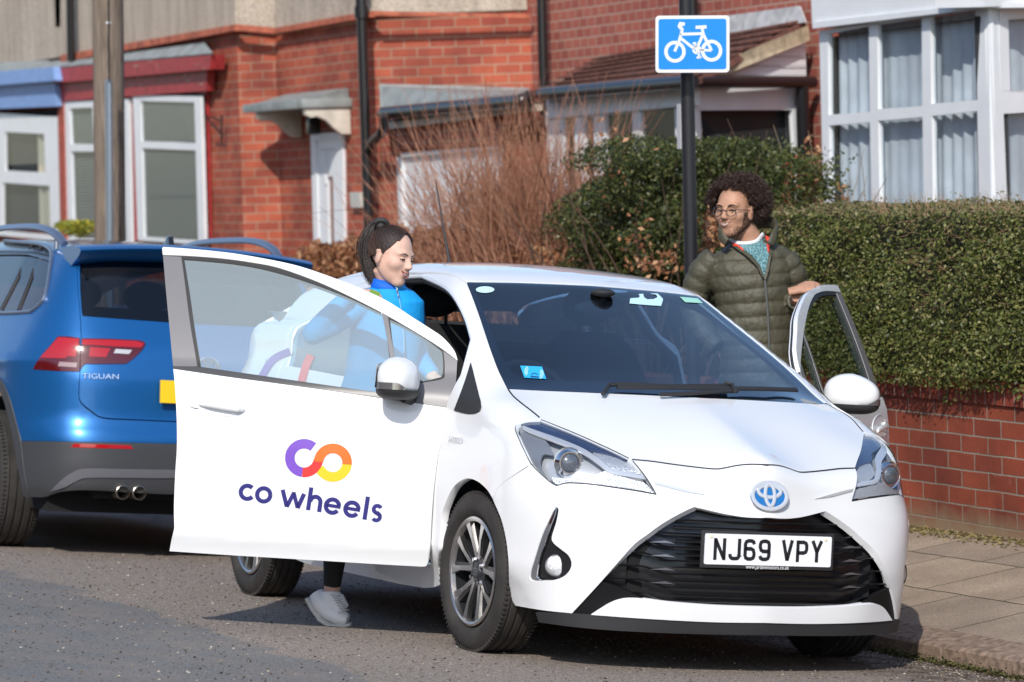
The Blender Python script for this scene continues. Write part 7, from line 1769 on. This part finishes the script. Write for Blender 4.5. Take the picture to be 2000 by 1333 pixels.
    lg.tube([W(740, 800, .12), W(800, 890, .10), W(790, 1000, .30)], [.093, .064, .050], 14); lg.ell(W(725, 800, .10), (.155, .12, .10)); fuse('leggings', lg, Lg, root, .007, 4)
    Sh = mat('white_leather', (.92, .92, .92), .5, bump=(60, .15)); so_m = mat('sole_white', (.66, .64, .60), .6)
    sh_ = MB(); sh_.tube([W(617, 1158, .03), W(628, 1176, .02), W(645, 1194, .01), W(664, 1206, .0), W(680, 1211, -.005)], [(.030, .034), (.040, .044), (.040, .045), (.034, .045), (.022, .036)], 18, up=U)
    sh_.tube([W(646, 1156, .02), W(646, 1180, .015)], [(.040, .040), (.046, .044)], 16, up=R); sh_.tube([W(655, 1168, .01), W(668, 1192, .0)], [.036, .034], 12)
    sho = fuse('trainer', sh_, Sh, root, .005, 4)
    so2 = MB(); so2.tube([W(600, 1168, .03), W(612, 1188, .025), W(628, 1211, .015), W(645, 1221.5, .01), W(668, 1223, .0), W(687, 1220, -.005)], [(.011, .030), (.013, .038), (.013, .042), (.011, .045), (.010, .045), (.010, .030)], 12, up=U); fuse('trainer_sole', so2, so_m, sho, .005, 2)
    lc = MB()
    for k in range(6):
        t_ = k/5; a = W(656+t_*16, 1164+t_*26, -.025-.008*t_); lc.tube([a-R*.020+U*.004, a+B*.010, a+R*.018-U*.004], .0028, 6)
    lc.tube([W(664, 1170, -.035), W(672, 1186, -.045), W(668, 1200, -.042), W(660, 1196, -.04)], .0022, 6); lc.build('laces', mat('lace_grey', (.55, .55, .56), .7), sho, smooth=True, weld=False)
    return root
WOMAN = build_woman()
# ---------------------------------------------------------------- the man at the passenger door
def build_man():
    q0 = hitw(1470, 560, 1, 1.62); D = float((q0-CW)@CFW); W = person_pt(D); k = D/FPX
    R, U, B = Vector(CRW), Vector(CUW), -Vector(CFW)
    zg = .02; root = empty('person', (q0[0], q0[1]+.02, zg), label='curly-haired man in round glasses and a dark olive padded jacket standing behind the passenger door', cat='person')
    skin = MB(); hc = W(1436, 412, .0)
    fwd = -R*.53-U*.05+B*.85; up = U*.99+R*.03-B*.02
    T, M = build_head(skin, hc, fwd, up, 1.03, False, root, SKM)
    skin.tube([T((0, -.02, -.045)), W(1460, 462, .04), W(1464, 492, .05)], [(.058, .06), (.060, .062), (.08, .07)], 18, up=R)
    skin.tube([W(1464, 485, .05), W(1464, 510, .06), W(1470, 600, .06), W(1475, 700, .06), W(1478, 800, .06)], [(.09, .07), (.17, .09), (.155, .10), (.15, .10), (.16, .10)], 18, up=R)
    shl, ell, wrl = W(1543, 515, .06), W(1552, 604, .10), W(1556, 580, -.10)
    skin.tube([shl, ell], [.045, .04], 12); skin.tube([ell, wrl], [.038, .026], 12)
    hand(skin, W(1556, 567, -.12), R*.74+U*.16+B*.10, U*.80-R*.15+B*.55, .98, side=-1, curls=(.62, .66, .66, .62), spread=.05, thumb=(.8, .6))
    skin.tube([W(1382, 515, .06), W(1358, 596, .10), W(1400, 676, .02)], [.04, .036, .026], 12); hand(skin, W(1410, 690, .05), R-U*.6, B, .92, side=1)
    skin.tube([W(1450, 790, .06), W(1448, 960, .05), W(1446, 1120, .06)], [.095, .065, .045], 14); skin.tube([W(1505, 790, .06), W(1508, 960, .05), W(1510, 1120, .06)], [.095, .065, .045], 14)
    body = fuse('body', skin, SKM, root, .0042, 3)
    Br = mat('brow_m', (.018, .010, .007), .8); Lp = mat('lip_m', (.34, .15, .11), .5)
    face_parts(T, M, 1.03, root, False, Br, Lp, open_=.0040, eye_close=.55)
    # stubble and beard: short hairs grown from the jaw
    rb_ = np.random.default_rng(14); n = 16000; d = rb_.normal(size=(n*4, 3)); d /= np.linalg.norm(d, axis=1, keepdims=True); o = np.array([0, .012, -.012]); t = np.full(len(d), .02)
    for _ in range(50): t = t-np.clip(head_sdf(o+d*t[:, None], False), -.01, .01)*.7
    P = o+d*t[:, None]; x, y, z = np.abs(P[:, 0]), P[:, 1], P[:, 2]
    jaw = ((z < -.070) & (y > -.02) & ((x > .030) | (z < -.083))) | ((x > .050) & (z < -.012) & (y > -.005) & (y < .050)) | ((z > -.052) & (z < -.042) & (x < .030) & (y > .06))
    dens_ = np.where(z < -.080, .55, np.where(x > .05, .5, .35)); P = P[jaw & (rb_.random(len(P)) < dens_)]
    pts = np.array([tuple(T(p)) for p in P]); leafcloud('beard', pts, (.0016, .0034), mat('beard_hair', (.018, .010, .007), .8), root, aspect=.35, seed=15)
    # curls
    Hm = leafmat('curly_hair', [(.014, .008, .006), (.038, .019, .013), (.080, .040, .027)], .55, .1)
    cb = MB(); rr_ = random.Random(9); base = MB(); base.ell(T((0, -.045, .045)), (.098, .100, .088), M, 24, 16); base.ell(T((0, -.055, -.01)), (.092, .070, .07), M, 20, 14)
    hair = fuse('hair', base, mat('hair_base', (.012, .006, .005), .9, noise=(90, .5)), root, .006, 2)
    cnt_ = 0
    while cnt_ < 3300:
        v = Vector((rr_.gauss(0, 1), rr_.gauss(0, 1), rr_.gauss(0, 1))).normalized()
        if v.y > .66 and v.z < .50: continue
        if v.z < -.55: continue
        if v.y > .15 and v.z < -.05: continue
        asym = 1+.16*max(0, -v.z*0+v.x*-.0)
        rad = Vector((.140, .132, .120)); ctr = Vector((0, -.040, .040)); k_ = .74+.26*rr_.random()**.6
        p = ctr+Vector((v.x*rad.x, v.y*rad.y, v.z*rad.z))*k_
        if p.y > .078 and p.z < .076: continue
        if p.y > .03 and abs(p.x) < .085 and p.z < .02: continue
        # little helix
        ax = (v+Vector((rr_.gauss(0, .5), rr_.gauss(0, .5), rr_.gauss(0, .5)))).normalized(); u = ax.orthogonal().normalized(); w = ax.cross(u); a0 = rr_.random()*6.28; R0 = .0042+.003*rr_.random()
        cb.tube([T(p+ax*(-.010+.0055*j)+u*cos(a0+j*1.15)*R0+w*sin(a0+j*1.15)*R0) for j in range(8)], [.0013, .0015, .0015, .0015, .0014, .0013, .001, .0006], 4, cap=False); cnt_ += 1
    c_ = cb.build('curls', Hm, hair, smooth=True, weld=False)
    # wispy rim
    n = 9000; d = rb_.normal(size=(n, 3)); d /= np.linalg.norm(d, axis=1, keepdims=True); P = np.array([0, -.040, .040])+d*np.array([.147, .138, .127])*(.82+.30*rb_.random((n, 1))**2)
    ok = ~((P[:, 1] > .055) & (P[:, 2] < .100)) & (P[:, 2] > -.06) & ~((P[:, 1] > .02) & (P[:, 2] < .03)); P = P[ok]; leafcloud('frizz', np.array([tuple(T(p)) for p in P]), (.004, .009), Hm, hair, aspect=.10, seed=17)
    # glasses
    gm_ = mat('tortoise_frame', (.035, .015, .008), .2, coat=1); gl = MB()
    for sx in (-1, 1):
        c0 = (sx*.0345, .1075, -.002); gl.tube([T((c0[0]+.0235*cos(a), c0[1]-.006*abs(cos(a))*(1 if sx*cos(a) > 0 else 0), c0[2]+.0215*sin(a))) for a in np.linspace(0, 2*pi, 29)], [(.0017, .0024)]*29, 6, cap=False)
        gl.tube([T((sx*.058, .100, .006)), T((sx*.076, .05, .004)), T((sx*.082, -.005, .000))], .0022, 6)
    gl.tube([T((-.011, .1085, .002)), T((0, .111, .005)), T((.011, .1085, .002))], .0020, 6)
    go_ = gl.build('glasses', gm_, root, smooth=True, weld=False)
    for sx in (-1, 1):
        g_ = MB(); c0 = (sx*.0345, .1065, -.002); g_.add([T((c0[0]+.0225*cos(a), c0[1]-.004*abs(cos(a))*(1 if sx*cos(a) > 0 else 0), c0[2]+.0205*sin(a))) for a in np.linspace(0, 2*pi, 24, endpoint=False)], [tuple(range(24))]); g_.build('lens', glassmat('spectacle_lens', (.96, .97, .95), 1.18), go_)
    # padded jacket
    Jk = mat('olive_padding', (.066, .060, .036), .58, coat=.0, noise=(18, .15), bump=(26, 1.0))
    jk = MB()
    rows = [(470, 1462, .075, .075), (480, 1463, .115, .090), (490, 1464, .165, .100), (500, 1465, .190, .108), (516, 1466, .198, .118), (534, 1467, .196, .128), (552, 1468, .190, .132), (580, 1471, .178, .134), (620, 1474, .172, .134), (660, 1476, .170, .134), (700, 1478, .172, .136), (740, 1479, .178, .138), (790, 1480, .184, .140), (830, 1480, .185, .140)]
    ry = np.array([r[0] for r in rows], float); ys_ = np.arange(470, 830, 2.0); P_ = []; Rr = []
    for y in ys_:
        cx = np.interp(y, ry, [r[1] for r in rows]); a = np.interp(y, ry, [r[2] for r in rows]); b = np.interp(y, ry, [r[3] for r in rows])
        qd = abs(sin(pi*(y-512)/27.)) if y > 498 else .8; p_ = (qd**.4-.75)*.011
        P_.append(W(cx, y, .06)); Rr.append((a+p_, b+p_))
    jk.tube(P_, Rr, 44, up=R)
    def sleeve(pts, rs):
        Q = crom([np.array(p) for p in pts], 14); n = len(Q); rsx = np.interp(np.linspace(0, 1, n), np.linspace(0, 1, len(rs)), rs); L_ = np.r_[0, np.cumsum([np.linalg.norm(Q[i+1]-Q[i]) for i in range(n-1)])]
        jk.tube([Vector(q) for q in Q], [r+(abs(sin(pi*l/.062))**.4-.75)*.010 for r, l in zip(rsx, L_)], 26)
    sleeve([W(1528, 505, .06), W(1545, 530, .07), W(1556, 570, .10), W(1556, 604, .10)], [.064, .064, .060, .056]); sleeve([W(1554, 606, .10), W(1556, 598, .03), W(1556, 586, -.045)], [.060, .055, .046])
    sleeve([W(1400, 505, .06), W(1376, 530, .07), W(1358, 570, .09), W(1354, 606, .08)], [.068, .070, .066, .060]); sleeve([W(1356, 600, .09), W(1372, 645, .05), W(1402, 680, .01)], [.060, .056, .048])
    jo = fuse('padded_jacket', jk, Jk, root, .0055, 1)
    # zip, sweater, shirt, lining sit on the chest surface
    def chest(px, py, o=.004):
        cx = np.interp(py, ry, [r[1] for r in rows]); a = np.interp(py, ry, [r[2] for r in rows]); b = np.interp(py, ry, [r[3] for r in rows]); u = (px-cx)*k/a
        dz = .06-(b+.010)*sqrt(max(.05, 1-u*u))-o; return W(px, py, dz)
    def bib(name, segs, m, o, pr=root):
        q = path(segs, 3, 5); V2 = [tuple(v) for v in q]; n = len(V2); lo, hi = q.min(0), q.max(0); g = np.array([(x, y) for x in np.arange(lo[0], hi[0], 4) for y in np.arange(lo[1], hi[1], 4)]); g = g[pip(g, q)]; dd = np.min(np.linalg.norm(g[:, None]-q[None], axis=-1), axis=1); g = g[dd > 1.2]; V2 += [tuple(v) for v in g]
        r = delaunay_2d_cdt([Vector(v) for v in V2], [(i, (i+1) % n) for i in range(n)], [], 0, 1e-6, True); vv = np.array([tuple(v) for v in r[0]]); Tt = [t for t in r[2] if pip(vv[list(t)].mean(0)[None], q)[0]]
        b = MB(); b.add([chest(x, y, o) for x, y in vv], [tuple(t) for t in Tt]); ob = b.build(name, m, pr, smooth=True); s_ = ob.modifiers.new('s', 'SOLIDIFY'); s_.thickness = .004; s_.offset = 0; return ob
    Sw, N_, L_, b_ = nodes('knitted_teal'); tc = N_.new('ShaderNodeTexCoord'); f_ = noise(N_, L_, tc.outputs['Object'], 170, 2, .8); L_.new(ramp(N_, L_, f_, [(.36, (.015, .05, .06)), (.5, (.10, .26, .29)), (.64, (.34, .52, .54))]), b_.inputs['Base Color']); b_.inputs['Roughness'].default_value = .95; bumpn(N_, L_, f_, b_, .9, .006)
    sw = bib('sweater', [[(1424, 470), (1436, 476), (1455, 478), (1478, 474), (1492, 460)], [(1492, 460), (1500, 480), (1502, 505), (1498, 530), (1494, 546)], [(1494, 546), (1484, 520), (1466, 498), (1444, 484), (1424, 470)]], Sw, .010)
    bib('shirt_collar', [[(1420, 462), (1436, 470), (1456, 472.5), (1476, 468), (1489, 454)], [(1489, 454), (1493, 461), (1478, 473.5), (1456, 478), (1434, 475.5), (1420, 466), (1420, 462)]], mat('white_cotton', (.75, .76, .78), .8), .014, sw)
    Or = mat('orange_lining', (.72, .045, .02), .6)
    bib('lining', [[(1429, 474), (1440, 478), (1452, 487), (1450, 490), (1436, 484), (1429, 474)]], Or, .014, jo); bib('lining', [[(1495, 460), (1504, 466), (1503, 480), (1501, 494), (1498, 482), (1495, 460)]], Or, .014, jo)
    # stand-up collar flaps
    cl_ = MB()
    for pts, rad in (([W(1420, 474, -.085), W(1409, 462, -.06), W(1407, 448, -.03), W(1415, 440, .02)], [(.008, .020), (.010, .024), (.010, .026), (.009, .024)]), ([W(1505, 478, -.06), W(1512, 462, -.045), W(1516, 446, -.01), W(1508, 436, .05), W(1480, 434, .11), W(1440, 436, .10), W(1415, 440, .03)], [(.008, .018), (.011, .026), (.011, .028), (.010, .028), (.010, .028), (.010, .028), (.009, .024)])):
        Q = crom([np.array(p) for p in pts], 5); rq = [(np.interp(i/(len(Q)-1), np.linspace(0, 1, len(rad)), [r[0] for r in rad]), np.interp(i/(len(Q)-1), np.linspace(0, 1, len(rad)), [r[1] for r in rad])) for i in range(len(Q))]
        n = len(Q); V = []
        for i, q in enumerate(Q):
            t = Vector(Q[min(i+1, n-1)]-Q[max(i-1, 0)]).normalized(); w_ = (U-t*U.dot(t)).normalized(); u_ = w_.cross(t); V += [Vector(q)+u_*cos(a)*rq[i][0]+w_*sin(a)*rq[i][1] for a in np.linspace(0, 2*pi, 12, endpoint=False)]
        cl_.add(V, [(i*12+j, (i+1)*12+j, (i+1)*12+(j+1) % 12, i*12+(j+1) % 12) for i in range(n-1) for j in range(12)]+[tuple(range(12))[::-1], tuple(range((n-1)*12, n*12))])
    cl_.build('jacket_collar', Jk, jo, smooth=True, weld=False)
    lp = MB(); lp.tube([chest(1421, 472, .012), chest(1440, 484, .014), chest(1463, 500, .014), chest(1480, 518, .014), chest(1491, 542, .014)], [(.008, .005), (.010, .006), (.010, .006), (.009, .006), (.006, .005)], 8, up=R); lp.tube([chest(1507, 476, .012), chest(1504, 500, .014), chest(1499, 528, .014), chest(1494, 546, .014)], [(.008, .005)]*4, 8, up=R); lp.build('jacket_placket', Jk, jo, smooth=True, weld=False)
    zp = MB(); zp.tube([chest(1494, 546, .010), chest(1497, 580, .010), chest(1500, 620, .010), chest(1502, 665, .010), chest(1503, 710, .010)], [(.005, .003)]*5, 8, up=R); zp.build('zip', mat('zip_grey', (.08, .085, .08), .4), jo, smooth=True)
    Tr = mat('dark_trousers', (.02, .022, .03), .85); tr = MB(); tr.ell(W(1478, 800, .06), (.175, .13, .12)); tr.tube([W(1450, 790, .06), W(1448, 960, .05), W(1446, 1140, .06)], [.105, .075, .058], 14); tr.tube([W(1505, 790, .06), W(1508, 960, .05), W(1510, 1140, .06)], [.105, .075, .058], 14); fuse('trousers', tr, Tr, root, .009, 3)
    for x in (1444, 1512):
        s_ = MB(); s_.tube([W(x, 1150, .12), W(x-2, 1160, .0), W(x-6, 1165, -.12)], [(.04, .045), (.035, .048), (.025, .04)], 14, up=U); s_.build('shoe', Tr, root, smooth=True)
    return root
MAN = build_man()
